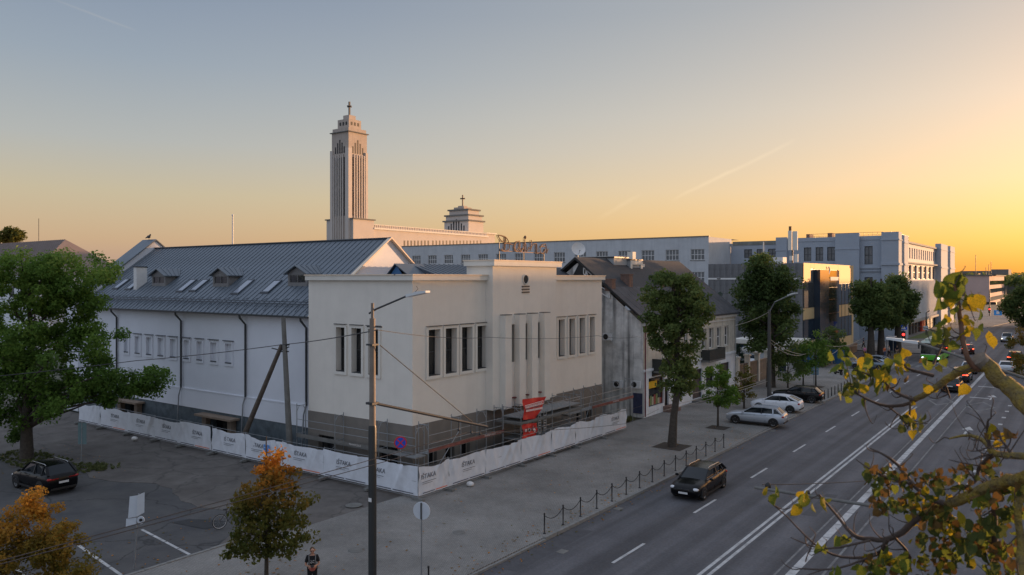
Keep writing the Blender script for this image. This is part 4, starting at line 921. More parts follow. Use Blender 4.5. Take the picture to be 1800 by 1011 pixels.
for k, ht in enumerate((256, 249, 243.5, 249, 256)):
    y = cY + 2.0 + k * 1.28
    for nm, z0, z1 in (('slot', zc_(379), zc_(275)), ('slot', zc_(268), zc_(ht))):
        MB().box(cX, cX + .03, y - .12, y + .58, z0, z1).build(nm, slot, tw)
        x = cX - 2.2 - k * 1.25; MB().box(x - .58, x + .12, cY - .03, cY, z0 if z0 > 30 else 15, z1).build(nm, slot, tw)
    for s_ in (0,): MB().box(cX + .03, cX + .45, y + .55, y + 1.05, 20, zc_(270)).build('rib', cwh, tw); x = cX - 2.75 - k * 1.25; MB().box(x - .5, x, cY - .45, cY - .03, 5, zc_(270)).build('rib', cwh, tw)
# tower base wings
bx1 = onY(621, cY + .8); bx0 = onY(574, cY + .8); by1 = onX(657.5, bx1)
b_ = MB().box(bx0, bx1, cY + .8, by1, 0, zc_(385)).box(bx0 - .5, bx1 + .5, cY + .3, by1 + .5, zc_(385), zc_(383), 1).build('tower_base', [cwh, concd], ch)
# nave
ny1 = onX(857, bx1 - .5); nx_ = bx1 - .5; nz_ = zX(655, 403, nx_)
hsn = []
nav = MB(); nav.box(nx_ - 26, nx_, by1, ny1, 0, nz_); nv = nav.build('nave', cwh, ch)
MB().box(nx_ - 26, nx_ + .7, by1, ny1, nz_, nz_ + .7).build('nave_cornice', trim, nv)
for i in range(70): y = by1 + 1 + i * (ny1 - by1 - 2) / 69; put('baluster', MATS.setdefault('_bal', MB().box(-.2, .2, -.3, .3, 0, 1.0).mesh('baluster', cwh)), nv, (nx_ + .1 - (-227), y - 206, nz_ + .7))
MB().box(nx_ - .2, nx_ + .4, by1, ny1, nz_ + 1.7, nz_ + 2.0).build('balustrade_rail', trim, nv)
for px in [664, 672] + list(range(711, 756, 6)) + list(range(761, 850, 6)):
    y = onX(px, nx_); hgt = 6.5 if 705 < px < 757 else 2.2; ztop = zX(px, 423, nx_) if px > 700 else zX(px, 421, nx_)
    MB().box(nx_, nx_ + .04, y - .45, y + .45, ztop - hgt * 1.6, ztop).build('slot', slot, nv)
# lower aisle roof
MB().box(nx_, nx_ + 5, by1 + 10, ny1, 0, zX(740, 456, nx_)).build('aisle', trim, ch)
# second tower
sd_ = 380.; q = AT(823.6, 400, sd_); qx, qy = q.x, q.y
def z2(py): return H - (py - HY) * sd_ / F
W1, W2 = abs(onY(781, qy) - qx), onX(849.7, qx) - qy
t2 = MB().box(qx - W1, qx, qy, qy + W2, 0, z2(404)).build('second_tower', cwh, ch)
ins = 0
for (za, zb_, i_) in ((404, 386, 0), (386, 376, .5), (376, 366, 1.6)):
    MB().box(qx - W1 + i_ * 1.2, qx - i_, qy + i_, qy + W2 - i_, z2(za), z2(zb_)).box(qx - W1 + i_ * 1.2 - .7, qx - i_ + .7, qy + i_ - .7, qy + W2 - i_ + .7, z2(zb_) - .7, z2(zb_), 1).build('tower_tier', [cwh, concd], t2)
MB().box(qx - W1 / 2 - 4, qx - W1 / 2 + 2.5, qy + W2 / 2 - 3, qy + W2 / 2 + 3, z2(366), z2(362)).box(qx - W1 / 2 - 2.5, qx - W1 / 2 + 1, qy + W2 / 2 - 1.5, qy + W2 / 2 + 1.5, z2(362), z2(359)).build('cross_plinth', ctop, t2)
cross(t2, qx - W1 / 2 - .7, qy + W2 / 2, z2(359), z2(339), 2.2)
for k, tp in enumerate((396, 392, 388, 384.5, 388, 392, 396)):
    x = qx - W1 * (.16 + k * .105); MB().box(x - .75, x, qy - .05, qy, z2(405), z2(tp)).build('slot', slot, t2)
MB().box(onX(867, qx) and qx - 8, qx + 1, qy + W2, onX(867, qx), 0, z2(407)).box(qx - 8, qx + 2, qy + W2, onX(867, qx) + .5, z2(409), z2(407), 1).build('side_wing', [cwh, trim], t2)

# ------------------------------------------------------------------ other buildings
# brown hipped roof, far left
bh = thing('brown_roofed_house', 'house with a long brown ribbed metal roof rising behind the big green tree', 'house', (-120, 60, 0))
yb = 62.0; brm = mat('brown_sheet', (.15, .115, .10), .55, .1, .5); xr = onY(115, yb); zr_ = zY(115, 421, yb)
xe = xr + 6.5; ye0, ye1 = yb - 8, yb + 8; zev = zr_ - 6
m = MB(); m.poly([(xr - 40, ye0, zev), (xe, ye0, zev), (xr, yb, zr_), (xr - 40, yb, zr_)]); m.poly([(xe, ye0, zev), (xe, ye1, zev), (xr, yb, zr_)]); m.poly([(xr, yb, zr_), (xe, ye1, zev), (xr - 40, ye1, zev), (xr - 40, yb, zr_)]); m.build('roof', brm, bh)
m = MB()
for i in range(60):
    x = xr - 40 + i * .75
    t = 1 if x < xr else 1 - (x - xr) / 6.5
    if x < xe: m.bar((x, ye0, zev + .03), (x, ye0 + 8 * t, zev + 6 * t + .03), .06, .08)
m.build('roof_ribs', mat('brown_rib', (.10, .075, .068), .55, .1), bh, kind='stuff')
MB().box(xr - 40, xe - .5, ye0 + .5, ye1 - .5, 0, zev).build('wall', plasw, bh)
for k in range(6): MB().box(xe - 5 - k * 4, xe - 3.4 - k * 4, ye0 + .44, ye0 + .49, zev - 3.6, zev - 1.6).build('window', glassb, bh)
MB().tube([(xr - 10, yb, zr_ - .5), (xr - 10, yb, zr_ + 4)], .05, 5).build('aerial', dsteel, bh)
# pinkish block far right
pkb = thing('pink_building', 'distant pinkish block with banded windows on the far side of the junction', 'building', (-33, 431, 0))
pinkm = mat('pink_render', (.36, .26, .235), .9, .1, .1)
px0 = onY(1697, 431); MB().box(px0, -33, 431, 526, -2, 13.4).build('wall', pinkm, pkb)
for k in range(3): MB().box(-33, -32.8, 434, 524, 1.2 + k * 3.9, 3.2 + k * 3.9).build('window_band', glasso, pkb)
MB().box(px0 - .5, -32, 430.5, 527, 13.4, 13.9).box(px0 + 10, px0 + 17, 440, 460, 13.9, 16.5).build('parapet', concd, pkb)
MB().box(px0, -30, 428, 431, -2, 1.0).build('shop_level', slot, pkb)
m = MB(); 
for px, a, b in ((1715, 448, 486), (1738, 465, 486), (1742, 460, 484), (1733, 470, 486)): m.tube([AT(px, b, 430), AT(px, a, 430)], .15, 5)
m.build('aerials', dsteel, pkb)
for i, (px, w_, hh_, d, c) in enumerate(((1764, 26, 3, 620, concd), (1690, 20, 4, 560, brk), (1727, 30, 6, 600, concd), (1800, 40, 2, 700, brk))):
    p = AT(px, 490, d); o = MB().box(-w_ / 2, w_ / 2, 0, 20, -12, hh_).build('distant_house', c); o.location = (p.x, p.y, 12); tag(o, ['flat grey house on the horizon above the avenue', 'brick house on the horizon left of the pink block', 'larger grey house on the horizon behind the pink block', 'low brick house on the horizon at the right edge'][i], 'house', 'houses on the horizon')
# buildings across the avenue (out of frame; they shade the street)
for i, (y0, y1, z, X0) in enumerate(((168, 230, 14.8, 58), (240, 266, 22.7, 58), (269, 318, 23.7, 58), (324, 392, 21.6, 62), (398, 470, 24.0, 90), (100, 164, 16.8, 58))):
    hb_ = []
    Lw = y1 - y0; n_ = int(Lw / 4)
    for k in range(n_):
        for f in range(5): hb_.append((1 + k * 4, 2.6 + k * 4, 1.5 + f * 3.7, 3.3 + f * 3.7))
    hb_ = [h for h in hb_ if h[3] < z - .5 and h[1] < Lw - .3]
    t = thing('apartment_block', ['grey', 'cream', 'ochre', 'tall grey', 'broad cream', 'low ochre'][i] + ' apartment block across the avenue, outside the view to the right', 'building', (X0, y0, 0), 'blocks across the avenue')
    m = MB(); holes_wall(m, (X0, y1), (0, -1), Lw, -.1, z, hb_, .2)
    m.box(X0 + .25, X0 + 14, y0, y1, -.1, z - .01); m.build('wall', plas, t)
    m = MB()
    for h_ in hb_: m.quad((X0 + .18, y1 - h_[0], h_[2]), (X0 + .18, y1 - h_[1], h_[2]), (X0 + .18, y1 - h_[1], h_[3]), (X0 + .18, y1 - h_[0], h_[3]))
    m.build('windows', glass, t, kind='stuff')
# flagpole and pigeon
p = AT(409, 436, 84); t = tag(MB().tube([(p.x, p.y, 0), (p.x, p.y, zc_(379, 84))], [.14, .07], 8).ell((p.x, p.y, zc_(378.5, 84)), (.12, .12, .12)).build('flagpole', white), 'tall white flagpole rising behind the metal hall roof', 'flagpole')
p = Vector((HX0 - 1.2, RY, RZT + ge + .12)); b_ = MB().ell((0, 0, .16), (.15, .07, .08)).ell((.14, 0, .25), (.05, .045, .05)).tube([(-.1, 0, .15), (-.32, 0, .1)], [.05, .02], 5).tube([(.02, 0, .1), (.02, 0, 0)], .012, 4).tube([(.18, 0, .25), (.22, 0, .24)], [.015, .004], 4).build('pigeon', dsteel); b_.location = p; b_.scale = (1.9, 1.9, 1.9); tag(b_, 'dark pigeon sitting on the far gable peak of the hall', 'bird')
# yard wall with piers beside the old house, gate house behind
fw = thing('yard_wall', 'pale pier-and-panel yard wall between the old house and the big dark tree', 'wall', (-30.0, 83.4, 0))
for i in range(5):
    y = 84.0 + i * 3.4; MB().box(-30.5, -30.0, y - .25, y + .25, 0, 3.2).box(-30.6, -29.9, y - .35, y + .35, 3.2, 3.4).build('pier', trim, fw)
    if i < 4: MB().box(-30.35, -30.15, y + .25, y + 3.15, 0, 2.3).box(-30.4, -30.1, y + .25, y + 3.15, 2.3, 2.45).build('wall_panel', brn, fw)
gh = thing('garage_block', 'low white garage block with flat roof behind the yard wall', 'outbuilding', (-40, 101, 0))
gy = 101.0; xa, xb = onY(1288, gy), onY(1345, gy)
m = MB(); holes_wall(m, (xa, gy), (1, 0), xb - xa + 1, 0, zY(1300, 617, gy), [(1.0, 3.0, 1.0, 2.0), (4.6, 7.0, .1, 2.2)], .2); m.box(xa, xb + 1, gy + .25, gy + 7, 0, zY(1300, 617, gy) - .02); m.build('wall', lgt, gh)
MB().box(xa - .2, xb + 1.2, gy - .3, gy + 7, zY(1300, 617, gy), zY(1300, 617, gy) + .15).build('roof_edge', concrete, gh)
for a, b, c, d in ((1.0, 3.0, 1.0, 2.0), (4.6, 7.0, .1, 2.2)): MB().quad((xa + a, gy + .18, c), (xa + b, gy + .18, c), (xa + b, gy + .18, d), (xa + a, gy + .18, d)).build('garage_opening', glassb, gh)
MB().box(xa, xa + 5.5, gy - 6, gy - .5, 0, 1.6).build('ramp_wall', lgt, gh)
# ramp / low walls by the office
lw_ = thing('ramp_wall', 'low pale ramp wall leading up to the office block', 'wall', (-26, 110, 0))
a, b = G(1450, 645), G(1505, 616); MB().bar((a[0], a[1], .5), (b[0], b[1], .5), .3, 1.3).bar((a[0], a[1], 1.2), (b[0], b[1], 1.2), .45, .12).build('ramp_side', brn, lw_)
# ------------------------------------------------------------------ banner fence
banner = mat('banner_cloth', (.50, .52, .56), .7, .07, 1.5, dirt=.35, dcol=(.30, .30, .30))
bprint = mat('banner_print', (.10, .105, .12), .7, 0)
bstripe = mat('banner_stripe', (.06, .06, .08), .7, 0)
ored = mat('banner_orange', (.50, .12, .05), .7, 0)
bblue = mat('banner_blue', (.08, .20, .45), .7, 0)
foot = mat('fence_foot', (.12, .12, .115), .9, .3, 6)
ordn = ['first', 'second', 'third', 'fourth', 'fifth', 'sixth', 'seventh', 'eighth', 'ninth', 'tenth']
def fpanel_(A, B, seed, logo, label, big=1.0, blue=False, tilt=0):
    A, B = Vector((*A, 0)), Vector((*B, 0)); U = (B - A); Lp = U.length; U.normalize(); Nn = Vector((U.y, -U.x, 0))
    t = thing('fence_panel', label, 'fence panel', A, 'banner fence panels around the building site')
    rng = random.Random(seed)
    m = MB(); hgt = 1.82 + rng.uniform(-.05, .05)
    for u in (0.03, Lp - .03): m.tube([A + U * u + Vector((0, 0, .12)), A + U * u + Vector((0, 0, hgt + .1))], .021, 6)
    for z in (.15, 1.0, hgt + .05): m.tube([A + U * .03 + Vector((0, 0, z)), A + U * (Lp - .03) + Vector((0, 0, z))], .016, 5)
    m.build('frame', galv, t)
    nu, nz = 26, 14; vs = []; fs = []
    folds = [(rng.uniform(0, Lp), rng.uniform(-.7, .7), rng.uniform(.03, .12), rng.uniform(.05, .17)) for _ in range(11)]
    sagt = [rng.uniform(.0, .16) for _ in range(3)]
    def depth(u, v):
            d = .03 + .022 * sin(u * 3 + seed) * sin(v * 3.1) + .012 * sin(u * 9 + v * 5 + seed * 2)
            for (fu, sl, am, wd) in folds: q = (u - fu - sl * (v - .5) * 1.6) / wd; d += am * math.exp(-q * q) * (.4 + .6 * v)
            return .03 + (d - .03) * (1 - .85 * math.exp(-((u - Lp * logo) / .95) ** 2)) if logo else d
    for i in range(nu + 1):
        for j in range(nz + 1):
            u = Lp * i / nu; v = j / nz; z = .24 + (hgt - .24) * v; d = depth(u, v)
            zs = z - sagt[0] * v * v * sin(pi * u / Lp) ** 2 - sagt[1] * v ** 3 * (.5 + .5 * sin(u * 2.2 + seed))
            vs.append(A + U * u + Nn * d + Vector((0, 0, zs)))
    for i in range(nu):
        for j in range(nz): a = i * (nz + 1) + j; fs.append((a, a + nz + 1, a + nz + 2, a + 1))
    MB().add(vs, fs, 0, True).build('banner', banner, t)
    m = MB(); on = Nn * .13
    a0 = A + U * .25 + on + Vector((0, 0, .36)); b0 = A + U * (Lp * .48) + on + Vector((0, 0, .36)); c0 = A + U * (Lp * .52) + on + Vector((0, 0, .36)); d0 = A + U * (Lp - .25) + on + Vector((0, 0, .36))
    m.bar(a0, b0, .012, .045); m.bar(c0, d0, .012, .045, 0 if seed % 3 else 1); m.build('stripe', [bstripe, ored], t)
    if logo:
        cpt = A + U * Lp * logo + Nn * .14 + Vector((0, 0, 1.22))
        lt_ = text('IŠTAKA', .37 * big, bprint, t, cpt, U, (0, 0, 1), shear=.15)
        for v_ in lt_.data.vertices:
            w_ = Vector(A) + lt_.matrix_local @ v_.co; u_ = (w_ - A).dot(U); dd = depth(u_, (w_.z - .24) / (hgt - .24)) + .035 - .14; v_.co.z += dd
        m = MB(); e0 = cpt - U * .55 * big + Vector((0, 0, -.26 * big)); m.bar(e0, e0 + U * 1.1 * big, .012, .025); m.bar(e0 + Vector((0, 0, -.10)), e0 + U * .8 * big + Vector((0, 0, -.10)), .012, .02); m.build('small_print', bprint, t)
        if blue:
            m = MB()
            for a_ in range(3):
                for b_2 in range(3): e0 = cpt + U * (.75 + a_ * .2) + Vector((0, 0, -.3 + b_2 * .2)); m.bar(e0, e0 + U * .17, .012, .17)
            m.build('blue_logo', bblue, t)
    m = MB()
    for u in (0.0,): c_ = A + U * u; m.extr([c_ - Nn * .38 - U * .12, c_ + Nn * .38 - U * .12, c_ + Nn * .38 + U * .12, c_ - Nn * .38 + U * .12], (0, 0, .14))
    m.build('concrete_foot', foot, t)
    return t
lp = [-66.8, -63.18, -59.03, -55.15, -51.78, -47.85, -44.13, -40.29, -36.39, -32.5, -28.78]
for i in range(10):
    k = 9 - i   # counted from the corner
    d = ['with the logo beside the corner', 'with its logo partly behind the lamp post', 'with logo left of the lamp post', 'with logo, right of the leaning wooden pole', 'with a blue grid mark beside its logo', 'with logo left of the wooden strut', 'sagging in deep folds below a downpipe', 'with logo before a pale downpipe foot', 'with logo near the hanging tree branch', 'last one, half hidden by the green tree'][k]
    fpanel_((lp[i], 31.03), (lp[i + 1], 31.03), 11 + i, [0, .55, .5, .5, .55, .55, .35, .45, .45, .18][i], '%s car park fence panel from the corner, %s' % (ordn[k], d), 1.0, blue=(i == 6))
rp_ = [31.0, 33.5, 36.9, 40.6, 44.1, 47.3, 51.2, 54.95]
for i in range(7):
    d = ['IŠTAKA lettering by the corner', 'IŠTAKA lettering under the first scaffold bay', 'no lettering and tight diagonal folds', 'no lettering, below the red banner', 'no lettering and many upright creases', 'a slumped top edge', 'faint lettering at the far open end'][i]
    fpanel_((-28.75, rp_[i]), (-28.75, rp_[i + 1]), 30 + i, [.3, .5, 0, 0, 0, 0, .5][i], '%s avenue fence panel from the corner, %s' % (ordn[i], d))

# ------------------------------------------------------------------ scaffolding
def scaf_frame(par, x, y, alongY, h=3.75, w=.75):
    m = MB(); o = (w, 0) if alongY else (0, -w)
    a, b = (x, y), (x + o[0], y + o[1])
    for p in (a, b): m.tube([(p[0], p[1], .05), (p[0], p[1], h)], .028, 6); m.box(p[0] - .08, p[0] + .08, p[1] - .08, p[1] + .08, 0, .05)
    for z in (1.95, h - .15): m.tube([(a[0], a[1], z), (b[0], b[1], z)], .024, 5)
    m.tube([(a[0], a[1], h - .5), (a[0] * .7 + b[0] * .3, a[1] * .7 + b[1] * .3, h - .15)], .018, 5); m.tube([(b[0], b[1], h - .5), (b[0] * .7 + a[0] * .3, b[1] * .7 + a[1] * .3, h - .15)], .018, 5)
    return m.build('scaffold_frame', galv, par)
sc1 = thing('scaffold', 'tube scaffolding with a red toe board along the left half of the avenue front', 'scaffold', (-30.9, 34, 0))
sc2 = thing('scaffold', 'scaffolding with grey decks along the far half of the avenue front, reaching past the building', 'scaffold', (-30.9, 48, 0))
sc3 = thing('scaffold', 'scaffolding with grey decks on the side wall facing the car park', 'scaffold', (-36, 32.7, 0))
XA = -30.75
tr = mat('board_print', (.45, .42, .40), .8, .2, 5)
def bay(par, y0, y1, deck=2.0, red=True, rails=(3.0, 2.5), nplank=2, brace=False, outx=.75):
    for z in rails: MB().tube([(XA + outx, y0, z), (XA + outx, y1, z)], .022, 5).build('guard_rail', galv, par)
    for k in range(nplank): MB().box(XA + .05 + k * .33, XA + .36 + k * .33, y0 + .02, y1 - .02, deck - .03, deck + .03).build('deck_plank', plank, par)
    if red: MB().box(XA + outx + .035, XA + outx + .065, y0, y1, deck + .04, deck + .24).build('toe_board', redboard, par)
    if brace: MB().tube([(XA + outx, y0, .3), (XA + outx, y1, deck + 1.0)], .022, 5).build('brace', galv, par)
ys = [33.6, 36.7, 39.6]
ys1 = [onX(p, XA + .75) for p in (735, 757)]
sy = [33.2, 36.1, 38.6, 40.4]
for y in sy: scaf_frame(sc1, XA, y, True)
for a, b in zip(sy, sy[1:]): bay(sc1, a, b, brace=(a == sy[0]))
text('TRANSMODUS', .17, tr, sc1, (XA + .825, 38.9, 2.14), (0, 1, 0), (0, 0, 1))
# projecting middle decks
for y in (40.9, 42.3, 44.6, 46.9, 48.4): scaf_frame(sc2, XA + .3, y, True, 3.75, 1.5)
for z in (1.55, 2.55, 3.0):
    for k in range(4): MB().box(XA + .35 + k * .36, XA + .68 + k * .36, 40.9, 48.4, z - .03, z + .03).build('deck_plank', plank, sc2)
MB().tube([(XA + 1.8, 40.9, 3.5), (XA + 1.8, 48.4, 3.5)], .022, 5).tube([(XA + 1.8, 40.9, 2.1), (XA + 1.8, 48.4, 2.1)], .022, 5).build('guard_rail', galv, sc2)
MB().box(XA - .05, XA + 1.9, 40.6, 48.6, 2.62, 2.74).build('canopy_deck', concd, sc2)
sy2 = [50.3, 51.8, 53.6, 56.2, 58.6]
for y in sy2: scaf_frame(sc2, XA, y, True, 3.75)
for a, b in zip([48.4] + sy2, sy2): bay(sc2, a, b, red=(a > 51), brace=(a in (50.3,)))
text('TRANSMODUS', .15, tr, sc2, (XA + .825, 55.5, 2.14), (0, 1, 0), (0, 0, 1))
m = MB().tube([(XA + .75, 51.8, 3.6), (XA + .4, 54.6, 1.9)], .03, 5); m.build('stair_rail', galv, sc2)
# side wall scaffold
sxx = [onY(p, 32.7) for p in (524, 591, 668, 733)]
for x in sxx: scaf_frame(sc3, x, 33.3, False, 3.6 if x > -40 else 3.9, .7)
for a, b in zip(sxx, sxx[1:]):
    for z in (2.9, 2.45): MB().tube([(a, 32.6, z), (b, 32.6, z)], .02, 5).build('guard_rail', galv, sc3)
    for k in range(2): MB().box(a, b, 32.62 + k * .33, 32.93 + k * .33, 1.72, 1.78).build('deck_plank', plank, sc3)
    MB().box(a, b, 32.54, 32.57, 1.8, 2.0).build('toe_board', concd, sc3)
text('TRANSMODUS', .16, tr, sc3, (onY(623, 32.5), 32.53, 1.9), (1, 0, 0), (0, 0, 1))
MB().tube([(sxx[1] - 1.9, 32.6, .2), (sxx[1], 32.6, 1.6)], .02, 5).build('brace', galv, sc3)
# corner deck
for k in range(3): MB().box(-31.9, -29.95, 32.05 + k * .3, 32.32 + k * .3, 1.9, 1.95).build('deck_plank', galv, sc3)
# red banner and folding ladder
rb = thing('hanging_banner', 'bright red sheet banner with white lettering lines tied over the scaffold decks', 'banner', (-28.9, 44, 0))
bx = -28.93
def bq(px, py, x=bx): return Vector((x, onX(px, x), zX(px, py, x)))
def redpiece(P_, nm):
    A_, B_, C_, D_ = P_; vs = []; fs = []; n1 = 12
    for i in range(n1 + 1):
        for j in range(n1 + 1):
            u, v = i / n1, j / n1; p = A_ * (1 - u) * (1 - v) + B_ * u * (1 - v) + C_ * u * v + D_ * (1 - u) * v; p = p + Vector((.05 * sin(u * 11 + v * 5) + .04 * sin(u * 5 - v * 9), 0, 0)); vs.append(p)
    for i in range(n1):
        for j in range(n1): a = i * (n1 + 1) + j; fs.append((a, a + n1 + 1, a + n1 + 2, a + 1))
    MB().add(vs, fs, 0, True).build(nm, redm, rb)
redpiece([bq(919.5, 738), bq(943, 736), bq(960, 697), bq(920, 702)], 'upper_sheet'); redpiece([bq(918, 772), bq(944, 765), bq(943, 743), bq(919, 746)], 'lower_sheet')
wpr = mat('white_print', (.62, .45, .42), .7, .1, 5)
m = MB()
for (a, b, w_) in (((923, 713.5), (955, 704.5), .05), ((925, 717.5), (955, 709.5), .05), ((923, 713.5), (924, 718), .05), ((956, 705), (956, 709.5), .05)): m.bar(bq(*a, bx + .1), bq(*b, bx + .1), .02, w_)
rng = random.Random(9); 
for k in range(10):
    t0 = k / 10; m.bar(bq(925 + 29 * t0, 715.7 - 8 * t0, bx + .1), bq(925 + 29 * (t0 + .07), 715.7 - 8 * (t0 + .07), bx + .1), .02, .09); m.bar(bq(925 + 29 * t0, 722.6 - 5.5 * t0, bx + .1), bq(925 + 29 * (t0 + .085), 722.6 - 5.5 * (t0 + .085), bx + .1), .02, .13)
for a, b in (((923, 757), (926, 757)), ((928.5, 754), (932, 758)), ((932, 754), (929, 758)), ((938, 754), (941, 758))): m.bar(bq(*a, bx + .1), bq(*b, bx + .1), .02, .16)
m.build('print', wpr, rb)
la = thing('ladder', 'pale double ladder standing between the red banner and the fence', 'ladder', (-29, 46, 0)); m = MB()
for px in (946, 950.5, 955.5, 960): a, b = bq(px, 768, -28.98), bq(px, 722 + (6 if px < 953 else 0), -28.98); m.bar(a, b, .05)
m.build('stile', galv, la); m = MB()
for k in range(9):
    for p_, q_ in ((946, 950.5), (955.5, 960)): m.bar(bq(p_, 730 + k * 4.5, -28.98), bq(q_, 729.6 + k * 4.5, -28.98), .03)
m.build('rung', white, la)
for (x, y, w_, lb_) in ((-29.3, 35.1, .25, 'small white bag lying at the foot of the avenue fence near the corner'), (-57.5, 30.4, .3, 'white rubbish bag lying at the foot of the car park fence')):
    tag(MB().ell((x + 1.0, y - .2, .14), (w_, .2, .15), 9, 6).build('rubbish_bag', white), lb_, 'bag')

# ------------------------------------------------------------------ poles, lamps, wires, signs
def lamp_head(par, tip, base, w=.3):
    tip, base = Vector(tip), Vector(base); d = (base - tip).normalized(); sd = d.cross(Vector((0, 0, 1))).normalized() * w / 2
    up = Vector((0, 0, .05)); m = MB(); mid = tip.lerp(base, .55)
    for a, b, wa, wb_ in ((tip, mid, .7, 1.0), (mid, base, 1.0, .55)):
        m.add([a - sd * wa - up, a + sd * wa - up, a + sd * wa + up * .4, a - sd * wa + up * .4, b - sd * wb_ - up, b + sd * wb_ - up, b + sd * wb_ + up * 1.2, b - sd * wb_ + up * 1.2], [(0, 1, 2, 3), (7, 6, 5, 4), (0, 4, 5, 1), (1, 5, 6, 2), (2, 6, 7, 3), (3, 7, 4, 0)])
    return m.build('lamp_head', mat('lamp_grey', (.45, .47, .48), .45, .05), par)
polec = mat('pole_concrete', (.15, .125, .105), .75, .15, 2)
pold = mat('pole_base', (.022, .024, .025), .4, .1)
PX_, PY_ = -20.5, 19.7
lpst = thing('lamp_post', 'tall near lamp post with brown shaft, dark base sleeve and a horizontal wire arm', 'lamp post', (PX_, PY_, 0))
ztop = zY(661, 533, PY_)
MB().tube([(PX_, PY_, 5.6), (PX_, PY_, zY(661, 560, PY_))], [.125, .105], 12).tube([(PX_, PY_, zY(661, 561, PY_)), (PX_, PY_, ztop)], .055, 8).build('shaft', polec, lpst)
MB().tube([(PX_, PY_, 0), (PX_, PY_, zY(657, 752, PY_)), (PX_, PY_, zY(657, 748, PY_))], [.15, .145, .13], 14).build('base_sleeve', pold, lpst)
def near(px, py, d): return AT(px, py, d)
D0 = 28.0
tip = near(752, 512, 25.8); bs = near(716, 520, 26.4)
MB().tube([near(649, 551, 28.2), near(662, 543, D0), bs], .035, 7).build('lamp_arm', dsteel, lpst); lamp_head(lpst, tip, bs)
MB().tube([near(728, 515, 26), near(735, 508, 26), near(732, 503, 26)], .008, 4).build('aerial', wiremat, lpst)
MB().bar(near(645, 574, 28), near(672, 575, 28), .05).box(PX_ - .17, PX_ + .17, PY_ - .17, PY_ + .17, zY(657, 709, PY_) - .04, zY(657, 709, PY_) + .04).box(PX_ - .16, PX_ + .16, PY_ - .16, PY_ + .16, zY(657, 606, PY_) - .03, zY(657, 606, PY_) + .03).build('clamp', dsteel, lpst)
BT = near(856, 750, 31.5); BA = near(663, 710, D0)
MB().tube([BA, BT], .055, 9).build('wire_arm', dsteel, lpst)
MB().tube([near(668, 607, D0), near(830, 742, 31.0)], .018, 5).build('stay_wire', wiremat, lpst)
for k in (.72, .84, .93): p = BA.lerp(BT, k); MB().tube([p, p - Vector((0, 0, .35))], .02, 5).ell(p - Vector((0, 0, .35)), (.05, .05, .07)).build('insulator', dsteel, lpst)
MB().quad(*[Vector((PX_ + .02 + a, PY_ - .162, b)) for a, b in ((-.06, 4.0), (.1, 4.0), (.1, 4.14), (-.06, 4.14))]).build('sticker', white, lpst)
def wire(pts, sag, nm, label, m=wiremat, r=.011):
    P = [Vector(p) for p in pts]; out = []
    for a, b in zip(P, P[1:]):
        for i in range(14): t = i / 14; out.append(a.lerp(b, t) - Vector((0, 0, sag * 4 * t * (1 - t))))
    out.append(P[-1]); o = MB().tube(out, r, 4).build(nm, m); tag(o, label, 'wire', 'overhead wires'); return o
# trolley wires along the avenue
W1_ = BA.lerp(BT, .93) - Vector((0, 0, .4)); W2_ = BA.lerp(BT, .80) - Vector((0, 0, .4))
wire([(W1_.x - .6, -6, 5.6), W1_, near(1098, 722, 60), near(1150, 702, 72)], .12, 'trolley_wire', 'upper dark trolley wire crossing in front of the avenue fence', r=.013)
wire([(W2_.x - .6, -6, 5.5), W2_, near(1098, 745, 58), near(1170, 712, 72)], .12, 'trolley_wire', 'lower dark trolley wire crossing in front of the avenue fence', r=.013)
LP2 = (-22.9, 72.1)
zl2 = zY(1355, 545, 72.1)
for k, (a, b, lb_) in enumerate((((1180, 700), (1340, 655), 'highest pale wire passing before the small tree by the shop'), ((1180, 712), (1345, 668), 'middle pale wire passing before the small tree by the shop'), ((1165, 722), (1350, 670), 'lowest pale wire passing before the small tree by the shop'))):
    wire([near(*a, 56), near(*b, 71.8)], .15, 'trolley_wire', lb_, lwire, .014)
wire([near(-120, 672, 44), near(240, 634, 43), near(495, 606, 42), near(664, 580, 27.9)], .06, 'overhead_cable', 'thick dark cable from the big tree over the strutted pole to the near lamp post', r=.02)
wire([near(664, 580, 27.9), near(860, 593, 45), near(1050, 590, 60), near(1120, 592, 62)], .15, 'overhead_cable', 'cable running from the near lamp post across the cinema windows', r=.012)
wire([near(1120, 592, 62), near(1240, 575, 66), near(1352, 548, 71.8)], .5, 'overhead_cable', 'cable sagging from the old house to the second lamp post', lwire, r=.014)
wire([near(1352, 600, 71.8), near(1430, 614, 90), near(1480, 607, 110), near(1545, 580, 128)], 1.0, 'overhead_cable', 'lower of two pale cables looping from the second lamp post to the roadside trees', lwire, .03)
wire([near(1352, 595, 71.8), near(1450, 607, 100), near(1540, 572, 128)], 1.3, 'overhead_cable', 'upper of two pale cables looping from the second lamp post to the roadside trees', lwire, .03)
# second lamp post
pold2 = mat('dark_post', (.05, .048, .045), .8, .2, 3)
l2 = thing('lamp_post', 'concrete lamp post standing before the big dark tree beside the parked white car', 'lamp post', (*LP2, 0), 'far lamp posts')
MB().tube([(*LP2, 0), (*LP2, zl2)], [.22, .14], 12).build('shaft', pold2, l2)
MB().tube([(LP2[0], LP2[1], zl2 - .2), AT(1362, 531, 71), AT(1386, 520, 68)], .05, 6).build('lamp_arm', galv, l2); lamp_head(l2, AT(1400, 515, 66.5), AT(1386, 519.5, 67.7), .45)
